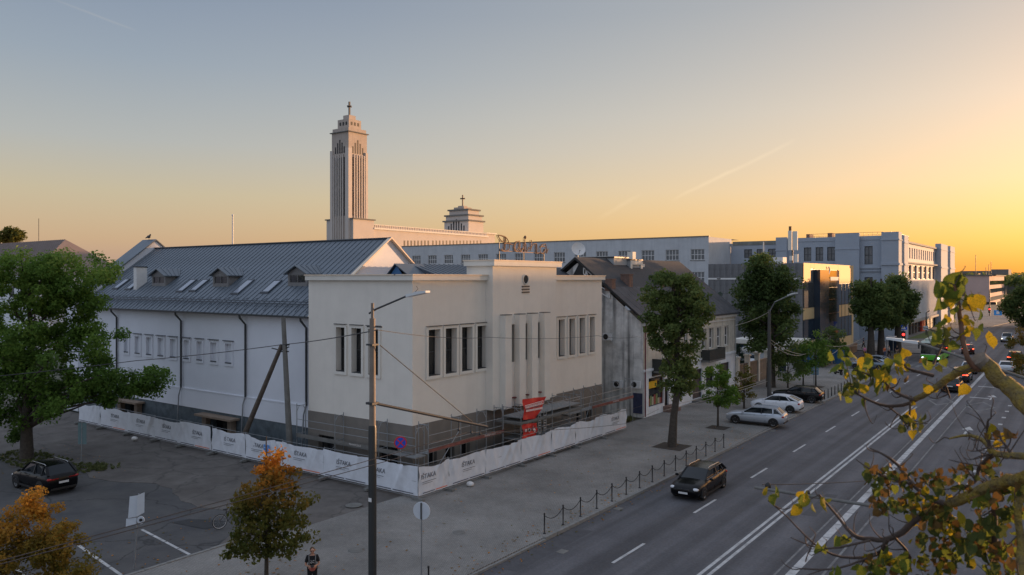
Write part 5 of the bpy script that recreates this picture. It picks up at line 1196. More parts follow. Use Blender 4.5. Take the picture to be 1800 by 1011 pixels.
# off-right lamp post whose arms reach into view
rl_ = thing('lamp_post', 'lamp post at the right edge whose pale flat lamp head reaches over the bus', 'lamp post', (-.9, 33.5, 0))
MB().tube([(-.9, 33.5, 0), (-.9, 33.5, 8.2)], [.16, .1], 10).build('shaft', concd, rl_)
MB().tube([(-.9, 33.5, 8.0), AT(1800, 664, 27.8), AT(1715, 636, 28.8), AT(1612, 602, 30)], .05, 8).build('lamp_arm', concd, rl_)
lamp_head(rl_, AT(1558, 594, 30.6), AT(1614, 602.5, 30), .42)
r2 = thing('wire_post', 'post out of view at right with a grey arm reaching over the double centre line', 'post', (1.6, 20.3, 0))
ra, rb_ = AT(1327, 857, 22.6), AT(1620, 903, 19.2)
MB().tube([ra, rb_, (1.6, 20.3 - 5.5, 5.0)], .045, 8).build('wire_arm', concd, r2); MB().tube([(1.6, 14.8, 0), (1.6, 14.8, 5.6)], .1, 8).build('shaft', concd, r2)
MB().ell(AT(1350, 855, 22.4), (.09, .09, .12)).ell(AT(1420, 868, 21.6), (.07, .07, .1)).build('insulator', black, r2)
wire([AT(1340, 852, 22.5), AT(1560, 842, 30), AT(1830, 828, 44)], .05, 'stay_wire', 'thin dark wire running right from the grey arm over the avenue', r=.012)
# strutted wooden pole
wood = mat('weathered_wood', (.085, .068, .055), .9, .3, 4, bump=.5)
wp = thing('wooden_pole', 'old leaning wooden pole with a diagonal strut standing behind the banner fence', 'pole', (-47, 33, 0))
wy_ = 32.2
pt = lambda px, py: Vector((onY(px, wy_), wy_, zY(px, py, wy_)))
MB().tube([pt(510, 800), pt(498, 558)], [.2, .14], 10).build('pole', concd, wp); MB().tube([pt(424, 778), pt(495, 607)], [.19, .13], 10).build('strut', wood, wp)
MB().tube([pt(478, 612), pt(494, 616), pt(508, 610)], .04, 5).bar(pt(493, 608), pt(508, 606), .1).bar(pt(493, 618), pt(507, 618), .08).build('iron_fittings', black, wp)
# signs
signg = mat('sign_back', (.42, .45, .49), .55, .05, 2)
def disc(m, c, r, nrm, mi=0, t=.03, n=20):
    nrm = Vector(nrm).normalized(); u = nrm.cross(Vector((0, 0, 1))).normalized(); v = u.cross(nrm)
    pts = [Vector(c) + (u * cos(2 * pi * k / n) + v * sin(2 * pi * k / n)) * r for k in range(n)]; return m.extr(pts, nrm * t, mi)
s1 = thing('road_sign', 'back of a round road sign on a thin pole at the pavement edge', 'road sign', (-21.1, 22.9, 0))
c = AT(741, 898, 31.1); MB().tube([(c.x, c.y, -.1), (c.x, c.y, c.z + .3)], .03, 6).build('pole', galv, s1)
m = MB(); disc(m, c, .36, (-.35, .9, 0)); m.build('disc', signg, s1); MB().tube([c + Vector((0, -.03, -.33)), c + Vector((0, -.03, .33))], .03, 5).build('bracket', dsteel, s1)
s2 = thing('road_sign', 'blue and red round no stopping sign standing behind the banner fence', 'road sign', (-30, 32, 0))
c = AT(704, 778, 44.0); MB().tube([(c.x, c.y, 0), (c.x, c.y, c.z)], .03, 6).build('pole', galv, s2)
v = (Vector((0, 0, H)) - c); v.z = 0; v.normalize(); m = MB(); disc(m, c + v * .03, .36, v, 0); m.build('red_ring', mat('sign_red', (.45, .02, .02), .5, 0), s2); m = MB(); disc(m, c + v * .062, .29, v); m.build('blue_disc', mat('sign_blue', (.01, .06, .40), .5, 0), s2)
u = Vector((-v.y, v.x, 0)); MB().bar(c + v * .1 - u * .19 - Vector((0, 0, .19)), c + v * .1 + u * .19 + Vector((0, 0, .19)), .01, .06).bar(c + v * .1 - u * .19 + Vector((0, 0, .19)), c + v * .1 + u * .19 - Vector((0, 0, .19)), .012, .06).build('red_cross', MATS['sign_red'], s2)
s3 = thing('road_sign', 'grey back-to-back sign boards with a small round plate on a pole in the car park', 'road sign', (-31.6, 16.9, 0))
b0 = G(236, 1000, -.05); d_ = F * 12.05 / 510
def s3p(px, py, dd=0): return AT(px, py, d_ + dd)
MB().tube([(b0[0], b0[1], -.06), s3p(244, 868)], .03, 6).build('pole', galv, s3)
m = MB(); P_ = [s3p(225, 911), s3p(240, 908), s3p(241, 871), s3p(228, 873)]; m.extr(P_, (.02, .03, 0)); P_ = [s3p(240, 908, -.1), s3p(252, 901), s3p(252.5, 866), s3p(241, 871, -.1)]; m.extr(P_, (.02, .03, 0)); m.build('sign_board', signg, s3)
m = MB(); m.extr([s3p(221, 926, .1), s3p(239, 923), s3p(239, 910), s3p(222, 912, .1)], (.02, .03, 0)); m.build('small_board', signg, s3)
m = MB(); disc(m, s3p(248, 914, -.15), .16, (.5, -.8, 0), 0, .04); disc(m, s3p(248, 914, -.25), .06, (.5, -.8, 0), 1, .05); m.build('round_plate', [signg, black], s3)
s4 = thing('road_sign', 'tall narrow grey-green double sign board under the big green tree', 'road sign', (-58.5, 27.3, 0)); c0 = G(143, 812, 0); d4 = F * 12 / 322
MB().tube([(c0[0], c0[1], 0), AT(144, 742, d4)], .03, 6).build('pole', galv, s4)
MB().extr([AT(137, 781, d4), AT(143.5, 781, d4), AT(143.5, 743, d4), AT(137, 743, d4)], (.02, .03, 0)).extr([AT(144.5, 781, d4), AT(151, 781, d4), AT(151, 743, d4), AT(144.5, 743, d4)], (.02, .03, 0)).build('board', mat('sign_green_grey', (.09, .14, .15), .5, .1), s4)
s5 = thing('direction_sign', 'large pale blue direction sign board with white lines on two posts by the small trees', 'road sign', (-24, 92, 0))
x0, x1 = onY(1425.5, 92.), onY(1439, 92.); MB().box(x0, x1, 92, 92.06, zY(1430, 659, 92), zY(1430, 625, 92)).build('board', mat('pale_blue_sign', (.16, .27, .38), .5, .08, 2), s5)
MB().tube([(x0 + .3, 92.1, 0), (x0 + .3, 92.1, 5)], .05, 6).tube([(x1 - .3, 92.1, 0), (x1 - .3, 92.1, 5)], .05, 6).build('post', galv, s5)
m = MB()
for k in range(5): z = zY(1430, 630 + k * 6.5, 92); m.box(x0 + .1, x1 - .1, 91.985, 91.998, z, z + .07)
m.build('sign_lines', signg, s5)
s6 = thing('sign_stand', 'narrow white pole sign standing before the round lime trees', 'road sign', (-26, 128, 0)); c = AT(1533.5, 578, 150); MB().tube([(c.x, c.y, 0), (c.x, c.y, c.z + 1)], .06, 6).build('pole', galv, s6); MB().box(c.x - .4, c.x + .4, c.y - .1, c.y, c.z - 1, c.z + .7).build('board', white, s6)
# small bollards, near row with chains and far row without
bol = thing('bollard', 'x', 'bollard', (0, 0, 0), 'chained bollards along the kerb')
MB().lathe([(.0, -.02), (.07, -.02), (.07, .03), (.032, .04), (.032, .90), (.045, .91), (.045, .95), (.02, .98), (0, .985)], (0, 0, 0), 10).build('post', black, bol, local=True)
ch_ = MB(); pts = [(0, t * 1.645, .86 - .30 * 4 * t * (1 - t)) for t in np.linspace(0, 1, 15)]
for a, b in zip(pts, pts[1:]): ch_.bar(a, b, .026, .026)
chm = ch_.mesh('chain', black)
ybol = [30.48 + i * 1.645 for i in range(-6, 15)]
words = {-6: 'out of view'}
for i, y in enumerate(ybol):
    j = i - 6
    o = bol if i == 0 else dup(bol, (0, 0, 0), 0)
    o.location = (-20.22 + (.0 if j >= 0 else .12), y, 0)
    if j >= 0: o['label'] = '%s chained bollard along the avenue kerb from the near end%s' % (['first', 'second', 'third', 'fourth', 'fifth', 'sixth', 'seventh', 'eighth', 'ninth', 'tenth', 'eleventh', 'twelfth', 'thirteenth', 'fourteenth', 'fifteenth'][j], ', last of the row' if j == 14 else '')
    else: o['label'] = 'near black bollard at the bottom edge beside the round sign pole' if j == -5 else 'near black bollard %s steps before the gap in the chain' % {-6: 'six', -4: 'four', -3: 'three', -2: 'two', -1: 'one'}[j]
dele = [o for o in COL.objects if o.get('category') == 'bollard' and o.location.y < 30 and not (21.5 < o.location.y < 23)]
for o in dele:
    for c_ in list(o.children): bpy.data.objects.remove(c_)
    bpy.data.objects.remove(o)
for o in [o for o in COL.objects if o.get('category') == 'bollard']:
    if o.location.y < 53 and o.location.y > 30: put('chain', chm, o)
fb0 = None
for i in range(9):
    y = 79.3 + i * 1.36
    if i == 0:
        fb0 = thing('bollard', '', 'bollard', (-20.15, y, 0), 'plain bollards beyond the parked cars'); MB().lathe([(0, 0), (.05, 0), (.04, .9), (0, .95)], (0, 0, 0), 8).build('post', black, fb0, local=True); o = fb0
    else: o = dup(fb0, (-20.15, y, 0), 0)
    o['label'] = '%s plain bollard beyond the parked black estate' % ordn[i]

# ------------------------------------------------------------------ traffic lights and street things far off
redl = mat('red_light', (.5, .02, .02), .4, 0, emit=(1, .05, .04), estr=2.0); grnl = mat('green_light', (.02, .4, .2), .4, 0, emit=(.1, 1, .6), estr=1.2)
def tlight(px, py, d, col, label, h=None):
    c = AT(px, py, d); s = d / F; t = thing('traffic_light', label, 'traffic light', (c.x, c.y, 0), 'traffic lights'); 
    MB().tube([(c.x, c.y, -.1), (c.x, c.y, c.z + .8)], .07, 6).build('pole', dsteel, t); MB().box(c.x - .35, c.x + .35, c.y - .3, c.y - .05, c.z - 1.2, c.z + .6).build('housing', black, t); MB().ell((c.x + .02, c.y - .34, c.z), (.26, .06, .26)).build('lens', col, t); return t, c
t, c = tlight(1588.5, 588, 150, redl, 'traffic light showing red below a blue crossing sign'); m = MB(); m.box(c.x - .6, c.x + .6, c.y - .2, c.y - .12, c.z + .9, c.z + 2.1); m.build('crossing_sign', MATS['sign_blue'], t); MB().poly([(c.x - .42, c.y - .22, c.z + 1.05), (c.x + .42, c.y - .22, c.z + 1.05), (c.x, c.y - .22, c.z + 1.9)]).build('triangle', white, t)
tlight(1581, 581, 150, grnl, 'traffic light showing green left of the blue crossing sign'); t, c = tlight(1739.5, 543.5, 250, redl, 'far traffic light showing red beside a blue sign on the avenue')
MB().box(c.x + 1.2, c.x + 3.4, c.y - .2, c.y - .1, c.z - 1.9, c.z - .3).build('blue_sign', mat('sky_blue_sign', (.02, .20, .50), .5, 0), t); MB().box(c.x + 1.9, c.x + 2.7, c.y - .23, c.y - .2, c.z - 1.5, c.z - .7).build('sign_mark', white, t); MB().tube([(c.x, c.y, -1.5), (c.x, c.y, zY(1744, 510, c.y))], .15, 6).build('tall_pole', dsteel, t)
c = AT(1628, 560, 165); t = thing('lamp_post', 'slim lamp post with a small grey box standing behind the green bus', 'lamp post', (c.x, c.y, 0), 'far lamp posts'); MB().tube([(c.x, c.y, -.1), (c.x, c.y, zY(1628, 550, c.y)), AT(1634, 546, 164)], .1, 6).build('shaft', dsteel, t); MB().box(c.x - .5, c.x + .5, c.y - .4, c.y - .1, zY(1628, 580, c.y), zY(1628, 573, c.y)).build('box', signg, t)
kio = thing('shelter', 'grey glazed bus shelter between the round lime trees', 'shelter', (-25.5, 139, 0)); x0, x1 = onY(1557, 137), onY(1571, 137)
MB().box(x0, x1, 137, 139.5, 2.5, 2.65).build('roof', signg, kio); MB().box(x0, x1, 139.3, 139.35, .2, 2.4).build('glass_back', glassb, kio)
for x in (x0 + .1, x1 - .1): MB().box(x - .05, x + .05, 137.1, 137.2, 0, 2.5).build('post', galv, kio)
hed = MB(); gr_ = thing('railing', 'low grey railing along the side street by the office', 'railing', (-36, 128, 0))
for k in range(12): x = -52 + k * 2; MB().box(x - .04, x + .04, 124.96, 125.04, 0, 1.0).build('post', dsteel, gr_)
MB().box(-52, -30, 124.97, 125.03, .95, 1.0).box(-52, -30, 124.97, 125.03, .5, .55).build('rail', dsteel, gr_)
# ------------------------------------------------------------------ vehicles (local: nose to +X)
tyre = mat('tyre', (.015, .015, .015), .85, 0); rimm = mat('alloy', (.35, .36, .38), .3, .05, metal=.8)
lampg = mat('headlamp_glass', (.45, .46, .48), .1, 0, spec=1); lampon = mat('headlamp_on', (.8, .8, .75), .2, 0, emit=(1, .86, .6), estr=2.2)
taill = mat('tail_lamp', (.25, .01, .01), .2, 0); tailon = mat('tail_lamp_on', (.5, .02, .01), .3, 0, emit=(1, .08, .03), estr=4.0)
chrome = mat('chrome', (.55, .55, .56), .15, 0, metal=1); plate = mat('number_plate', (.45, .45, .45), .5, 0)
carglass = mat('car_glass', (.010, .014, .018), .05, 0, spec=.45)
def paint(nm, c, met=.3, r=.22): return mat(nm, c, r, 0, metal=met, coat=.35)
WM = {}
def wheel_mesh(r):
    if r in WM: return WM[r]
    t = MB().lathe([(r * .62, -.11), (r * .96, -.11), (r, -.06), (r, .06), (r * .96, .11), (r * .66, .11), (r * .64, .07)], (0, 0, 0), 22, 0, 'y').mesh('tyre', tyre)
    q = MB().lathe([(0, .05), (r * .16, .06), (r * .18, .03)], (0, 0, 0), 14, 0, 'y').lathe([(r * .56, .05), (r * .66, .10), (r * .68, .06)], (0, 0, 0), 22, 0, 'y').lathe([(0, -.01), (r * .62, -.01)], (0, 0, 0), 14, 1, 'y')
    for k in range(5):
        a = 2 * pi * k / 5 + .3
        for s_ in (-.12, .12): q.bar((cos(a) * r * .12, .045, sin(a) * r * .12), (cos(a + s_) * r * .62, .07, sin(a + s_) * r * .62), .05, .055)
    WM[r] = (t, q.mesh('rim', [rimm, black])); return WM[r]
def car(label, loc, rz, pm, kind='estate', L_=4.7, Wd=1.8, Ht=1.48, lights=None, group=None, rails=False, loc_z=0, simple=False, chromey=False, tailoff=False, glassm=None):
    t = thing('parked_car' if not lights else 'car', label, 'car', (loc[0], loc[1], loc_z), group, rz)
    h = Wd / 2; r = .33 * Ht / 1.48 if kind != 'suv' else .37; fx, rx = L_ / 2 - .88, -L_ / 2 + .82
    hood = {'estate': .98, 'suv': 1.08, 'hatch': 1.0, 'saloon': .96}[kind] * (Ht / 1.48 if kind != 'suv' else 1.0); belt = hood - .03 + .0
    bz = .22 if kind != 'suv' else .3
    # lower body loft: stations x, zbottom, ztop, halfwidth
    a = L_ / 2
    st = [(a, .42, .60, h * .62), (a - .06, .30, .70, h * .80), (a - .22, bz, .80, h * .91), (a - .55, bz, .88, h * .97), (a - 1.0, bz, hood - .06, h), (a - 1.45, bz, hood, h), (a - 2.1, bz, hood + .02, h), (-a + 1.6, bz, hood + .05, h), (-a + .9, bz, hood + .07, h * .99), (-a + .35, bz + .02, hood + .08, h * .95), (-a + .08, .34, hood + .05, h * .88), (-a, .40, .84 * hood, h * .80)]
    vs = []; fs = []; sect = None
    for (x, zb_, zt_, w) in st:
        hh_ = zt_ - zb_
        half = [(0, zb_), (w * .80, zb_), (w * .97, zb_ + .10), (w, zb_ + hh_ * .42), (w * .985, zb_ + hh_ * .68), (w * .94, zb_ + hh_ * .90), (w * .84, zt_), (w * .45, zt_ + .025), (0, zt_ + .035)]
        ring = [(x, y, z) for y, z in half] + [(x, -y, z) for y, z in half[-2:0:-1]]
        sect = len(ring); vs += ring
    for i in range(len(st) - 1):
        for k in range(sect): k2 = (k + 1) % sect; fs.append((i * sect + k, (i + 1) * sect + k, (i + 1) * sect + k2, i * sect + k2))
    fs.append(tuple(range(sect))); fs.append(tuple(range((len(st) - 1) * sect, len(st) * sect))[::-1])
    b = MB().add(vs, fs, 0, True)
    # dark arches and sills
    for wx_ in (fx, rx):
        for s_ in (1, -1):
            n = 14; R_ = r + .075; pts = [(wx_ + R_ * cos(pi * k / n), s_ * (h * 1.003), r + R_ * sin(pi * k / n)) for k in range(n + 1)] + [(wx_ - R_, s_ * h * 1.003, bz - .01), (wx_ + R_, s_ * h * 1.003, bz - .01)]
            b.extr(pts if s_ < 0 else pts[::-1], (0, -s_ * .12, 0), 1)
    for s_ in (1, -1): b.box(rx + r, fx - r, s_ * h * .97 - .02, s_ * h * .97 + .03, bz - .03, bz + .08, 1)
    body = b.build('body', [pm, black], t, local=True)
    # greenhouse
    x1, x2, x3, x4 = {'estate': (a - 1.35, a - 2.15, -a + .62, -a + .16), 'suv': (a - 1.3, a - 2.0, -a + .6, -a + .14), 'hatch': (a - 1.15, a - 2.0, -a + 1.0, -a + .12), 'saloon': (a - 1.35, a - 2.1, -a + 1.35, -a + .62)}[kind]
    zb_ = hood + .0; zt_ = Ht - .05; wb, wt = h * .90, h * .70
    xs_ = [(x1, wb * .92, zb_ - .02), (x2, wt, zt_), ((x2 + x3) / 2, wt * 1.02, zt_ + .045), (x3, wt * .96, zt_ - .02), (x4, wb * .90, zb_ + .04)]
    g = MB(); vs = []
    for (x, w, z) in xs_: vs += [(x, w, z), (x - (.0), w * .6, z + .03), (x, 0, z + .04), (x, -w * .6, z + .03), (x, -w, z)]
    fs = [(i * 5 + k, i * 5 + k + 1, (i + 1) * 5 + k + 1, (i + 1) * 5 + k) for i in (0,) for k in range(4)]
    g.add(vs[:10], fs, 0, True).build('windscreen', glassm or carglass, t, local=True)
    g = MB().add(vs[15:], [(k, k + 1, 5 + k + 1, 5 + k) for k in range(4)], 0, True); g.build('rear_window', carglass, t, local=True)
    ro = MB().add(vs, [(i * 5 + k, i * 5 + k + 1, (i + 1) * 5 + k + 1, (i + 1) * 5 + k) for i in (1, 2) for k in range(4)], 0, True)
    for s_ in (1, -1):   # pillars
        P = [Vector((x, s_ * w, z)) for (x, w, z) in xs_]; e_ = Vector((0, s_ * .012, 0))
        ro.bar(P[0] + e_, P[1] + e_, .075, .06); ro.bar(P[1] + e_, P[2] + e_, .06, .05); ro.bar(P[2] + e_, P[3] + e_, .06, .05); ro.bar(P[3] + e_, P[4] + e_, .13, .09)
        for fr in (.5,):
            q0 = Vector((x1 + (x4 - x1) * .50, s_ * wb, zb_ + .02)); q1 = Vector((x2 + (x3 - x2) * .42, s_ * wt * 1.01, zt_ + .03)); ro.bar(q0 + e_, q1 + e_, .08, .05, 1)
        if kind != 'saloon': q0 = Vector((x1 + (x4 - x1) * .79, s_ * wb, zb_ + .02)); q1 = Vector((x2 + (x3 - x2) * .86, s_ * wt, zt_)); ro.bar(q0 + e_, q1 + e_, .08, .05)
    ro.build('roof', [pm, black], t, local=True)
    for s_ in (1, -1):
        wv_ = [(x1, s_ * wb * .92, zb_ - .02), (x1 + (x4 - x1) * .5, s_ * wb, zb_ - .01), (x4, s_ * wb * .90, zb_ + .04), (x3, s_ * wt * .96, zt_ - .02), ((x2 + x3) / 2, s_ * wt * 1.02, zt_ + .045), (x2, s_ * wt, zt_)]
        MB().poly(wv_ if s_ < 0 else wv_[::-1]).build('side_window', carglass, t, local=True)
        if chromey: MB().bar((x1 - .1, s_ * (wb + .0), zb_ + .015), (x4 + .2, s_ * (wb - .01), zb_ + .06), .05, .06).bar((x2, s_ * (wt + .05), zt_ + .0), (x3, s_ * (wt + .04), zt_ - .0), .03, .03).build('window_trim', chrome, t, local=True)
        if not simple:
            MB().ell((x1 - .22, s_ * (h + .11), zb_ + .06), (.07, .12, .08), 8, 6).build('mirror', pm, t, local=True)
            for xx in (a - 1.75, a - 2.75): MB().box(xx - .5, xx - .36, s_ * h - .012, s_ * h + .02, hood - .16, hood - .13).build('door_handle', pm, t, local=True)
            for xx in (a - 1.42, a - 2.42, a - 3.3): MB().bar((xx, s_ * (h * 1.001), .36), (xx, s_ * (h * .965), hood - .04), .012, .012).build('door_gap', black, t, local=True)
        if rails: MB().tube([(x2 - .1, s_ * wt * .92, zt_ + .05), (x2 - .25, s_ * wt * .92, zt_ + .11), (x3 + .3, s_ * wt * .92, zt_ + .09), (x3 + .15, s_ * wt * .92, zt_ + .03)], .02, 5).build('roof_rail', chrome, t, local=True)
        hl_ = MB().ell((a - .20, s_ * h * .70, .665), (.18, .19, .10), 10, 6).build('headlight', lampon if lights == 'front' else lampg, t, local=True)
        hz = .86 * hood; tl = MB().ell((-a + .10, s_ * h * .76, hz), (.11, .17, .09 if kind != 'suv' else .08), 10, 6)
        if kind in ('suv',): tl.box(-a + .0, -a + .09, min(s_ * h * .3, s_ * h * .7), max(s_ * h * .3, s_ * h * .7), hz - .05, hz + .03)
        tl.build('taillight', tailon if lights == 'rear' else taill, t, local=True)
    g = MB()
    for k in range(4): g.box(a - .075, a - .02, -h * .38, h * .38, .52 + k * .045, .54 + k * .045)
    g.box(a - .08, a - .03, -h * .42, h * .42, .50, .70, 1); g.build('grille', [chrome, black], t, local=True)
    MB().box(a - .02, a + .015, -.26, .26, .40, .50).build('number_plate', plate, t, local=True); MB().box(-a - .03, -a + .02, -.26, .26, .66, .77).build('number_plate', plate, t, local=True)
    MB().box(-a - .02, -a + .1, -h * .72, h * .72, .32, .44).build('rear_bumper_trim', black, t, local=True)
    if lights == 'rear' and kind != 'saloon': MB().box(x3 - .06, x3 + .0, -.22, .22, zt_ - .03, zt_ + .02).build('brake_light', tailon, t, local=True)
    tm, rm = wheel_mesh(round(r, 2))
    for wx_ in (fx, rx):
        for s_ in (1, -1):
            w_ = bpy.data.objects.new('wheel', tm); COL.objects.link(w_); w_.parent = t; w_.location = (wx_, s_ * (h - .09), r); w_.rotation_euler = (0, 0, 0 if s_ > 0 else pi); put('rim', rm, w_)
    return t
blk = mat('black_car_paint', (.003, .003, .004), .25, 0, spec=.3); slv = paint('silver_paint', (.48, .52, .58), .4, .3); wht = mat('white_car_paint', (.74, .77, .82), .3, 0); dk = paint('dark_grey_paint', (.035, .038, .042), .4); gry = paint('grey_paint', (.16, .20, .25), .5); redp = paint('dark_red_paint', (.10, .015, .012), .3)
car('black estate car with chrome window trim driving toward the viewer on the near lane', (-17.35, 42.1), -pi / 2 + .02, blk, 'estate', 4.75, 1.8, 1.43, rails=True, chromey=True, loc_z=-.125, lights='front_off')
car('black SUV parked under the big green tree with its rear to the viewer', (-48.1, 20.4), pi + .03, blk, 'suv', 4.5, 1.85, 1.62, rails=True, loc_z=-.07)
car('silver estate car parked nose-in, nearest of the three by the second lamp post', (-21.35, 63.9), pi + .06, slv, 'estate', 4.75, 1.82, 1.5, rails=True, group='cars parked nose-in at the kerb')
car('white rounded hatchback parked between the silver and the black estate', (-22.0, 71.3), pi + .04, wht, 'hatch', 4.45, 1.76, 1.49, group='cars parked nose-in at the kerb')
car('black estate with chrome trim parked nose-in beyond the white hatchback', (-22.1, 78.2), pi + .03, blk, 'estate', 4.75, 1.84, 1.48, chromey=True, group='cars parked nose-in at the kerb')
car('grey-blue saloon parked nose-in behind the yellow leaves', (-22.3, 111.4), pi + .03, gry, 'saloon', 4.6, 1.8, 1.46, group='cars parked nose-in at the kerb')
car('pale silver hatchback parked beyond the grey-blue saloon', (-22.4, 115.2), pi + .03, slv, 'hatch', 4.4, 1.78, 1.5, group='cars parked nose-in at the kerb')
car('dark blue car parked on the side street behind the glass office', (-40.5, 149), .3, paint('navy_paint', (.02, .03, .06)), 'suv', 4.6, 1.85, 1.6, simple=True)
Q = 'cars queuing away from the viewer'
car('dark estate with lit brake lights, nearest of the queue on the avenue', (-10.75, 96.3), pi / 2, dk, 'estate', 4.7, 1.85, 1.55, lights='rear', group=Q, simple=True, loc_z=-.125)
car('grey SUV with lit brake lights, second in the queue on the avenue', (-10.9, 106.0), pi / 2, dk, 'suv', 4.6, 1.88, 1.65, lights='rear', group=Q, simple=True, loc_z=-.125)
car('silver saloon with lit brake lights, front of the queue on the avenue', (-11.0, 116.0), pi / 2, slv, 'saloon', 4.6, 1.8, 1.45, lights='rear', group=Q, simple=True, loc_z=-.125)
car('white saloon in the right lane beside the queue', (-7.2, 119.5), pi / 2, wht, 'saloon', 4.6, 1.82, 1.45, lights='rear_off', group=Q, simple=True, loc_z=-.125, tailoff=True)
car('dark SUV with red tail lights ahead of the white saloon near the right edge', (-7.0, 133.5), pi / 2, dk, 'suv', 4.7, 1.9, 1.7, lights='rear', group=Q, simple=True, loc_z=-.125)
car('dark hatchback with lit tail lights beyond the bus in the middle of the avenue', (-14.1, 145.5), pi / 2 + .1, redp, 'hatch', 4.2, 1.8, 1.55, lights='rear', group=Q, simple=True, loc_z=-.125)
car('silver SUV with headlights on, far up the avenue near the right edge', (-10.6, 177), -pi / 2, slv, 'suv', 4.7, 1.9, 1.7, lights='front', simple=True, loc_z=-.125)
car('tiny white car with headlights far along the avenue bend', (-7.5, 300), -pi / 2 - .3, wht, 'hatch', 4.3, 1.8, 1.6, lights='front', simple=True, loc_z=-.125)
# the trolleybus
bs_ = thing('bus', 'green and black city bus with round lit headlights coming toward the viewer', 'bus', (-17.0, 127, -.125), None, -pi / 2)
bg_ = mat('bus_green', (.09, .36, .03), .35, .05); bw_ = mat('bus_white', (.30, .34, .30), .4, .05)
BLn = 12.0
MB().extr([(-BLn, -1.27, .3), (.0, -1.27, .3), (.12, -1.27, .8), (.12, -1.27, 1.1), (-BLn, -1.27, 1.1)], (0, 2.54, 0)).build('green_skirt', bg_, bs_, local=True)
MB().extr([(-BLn, -1.25, 1.102), (.10, -1.25, 1.102), (-.05, -1.25, 2.75), (-BLn, -1.25, 2.75)], (0, 2.5, 0)).build('window_band', glass, bs_, local=True)
MB().extr([(-BLn, -1.27, 2.752), (-.03, -1.27, 2.752), (-.3, -1.27, 3.0), (-BLn, -1.27, 3.0)], (0, 2.54, 0)).build('roof', bw_, bs_, local=True)
MB().box(-4.2, -1.2, -.9, .9, 3.002, 3.3).box(-9, -5.2, -.9, .9, 3.002, 3.35).build('roof_unit', bw_, bs_, local=True)
for s_ in (-1, 1):
    MB().ell((.1, s_ * 1.0, .62), (.08, .16, .13)).build('headlight', mat('blue_white_lamp', (.7, .7, .8), .2, 0, emit=(.75, .75, 1), estr=2.5), bs_, local=True)
    MB().tube([(.0, s_ * 1.25, 2.7), (.25, s_ * 1.5, 2.5)], .03, 5).box(.18, .3, s_ * 1.5 - .1, s_ * 1.5 + .1, 1.9, 2.5).build('mirror', black, bs_, local=True)
    for x in (-2.6, -8.6): o = bpy.data.objects.new('wheel', wheel_mesh(.48)[0]); COL.objects.link(o); o.parent = bs_; o.location = (x, s_ * 1.17, .48)
for k in range(6): MB().box(-BLn + .4 + k * 1.9, -BLn + .5 + k * 1.9, -1.275, 1.275, 1.1, 2.75).build('window_pillar', black, bs_, local=True)
MB().box(.02, .14, -1.26, 1.26, 1.08, 1.14).build('front_trim', white, bs_, local=True)
# bicycle and scooter
bk = thing('bicycle', 'dark bicycle with pale tyre rims leaning at the left of the small orange tree', 'bicycle', (-33.2, 22.5, -.05), None, radians(75))
for x in (-.52, .52):
    w_ = MB().tube([(x + .34 * cos(a), 0, .35 + .34 * sin(a)) for a in np.linspace(0, 2 * pi, 25)], .02, 6, 0, False).build('wheel', black, bk, local=True)
    MB().tube([(x + .315 * cos(a), 0, .35 + .315 * sin(a)) for a in np.linspace(0, 2 * pi, 25)], .010, 5, 0, False).build('rim', white, w_, local=True)
    m = MB()
    for k in range(10): a = pi * k / 5; m.bar((x, 0, .35), (x + .31 * cos(a), 0, .35 + .31 * sin(a)), .004)
    m.build('spoke', galv, w_, local=True)
MB().tube([(-.52, 0, .35), (-.12, 0, .32), (-.22, 0, .85)], .016, 6).tube([(-.52, 0, .35), (-.2, 0, .78)], .012, 6).tube([(-.2, 0, .78), (.32, 0, .82), (-.12, 0, .32)], .017, 6).tube([(.52, 0, .35), (.36, 0, .72), (.30, 0, .98)], .016, 6).build('frame', dsteel, bk, local=True)
MB().tube([(.26, -.28, 1.02), (.3, 0, .98), (.26, .28, 1.02)], .014, 6).build('handlebar', black, bk, local=True); MB().ell((-.24, 0, .9), (.14, .07, .035)).build('saddle', black, bk, local=True)
MB().tube([(-.12, -.08, .32), (-.02, -.1, .2)], .012, 5).tube([(-.12, .08, .32), (-.22, .1, .44)], .012, 5).build('pedals', black, bk, local=True)
sct = thing('scooter', 'black motor scooter standing on the pavement below the yellow leaves', 'scooter', (-24.0, 102.6, 0), None, 2.4)
for x in (-.6, .6): o = put('wheel', MB().lathe([(.12, -.06), (.25, -.06), (.27, 0), (.25, .06), (.12, .06)], (0, 0, 0), 14, 0, 'y').mesh('wheel', tyre), sct, (x, 0, .27))
MB().ell((-.45, 0, .62), (.48, .17, .2)).tube([(-.1, 0, .3), (.3, 0, .28), (.55, 0, .6), (.45, 0, 1.0)], [.1, .12, .13, .07], 8).build('body', blk, sct, local=True); MB().ell((-.4, 0, .82), (.4, .14, .07)).build('seat', black, sct, local=True); MB().tube([(.38, -.3, 1.05), (.45, 0, 1.02), (.38, .3, 1.05)], .02, 5).build('handlebar', black, sct, local=True)

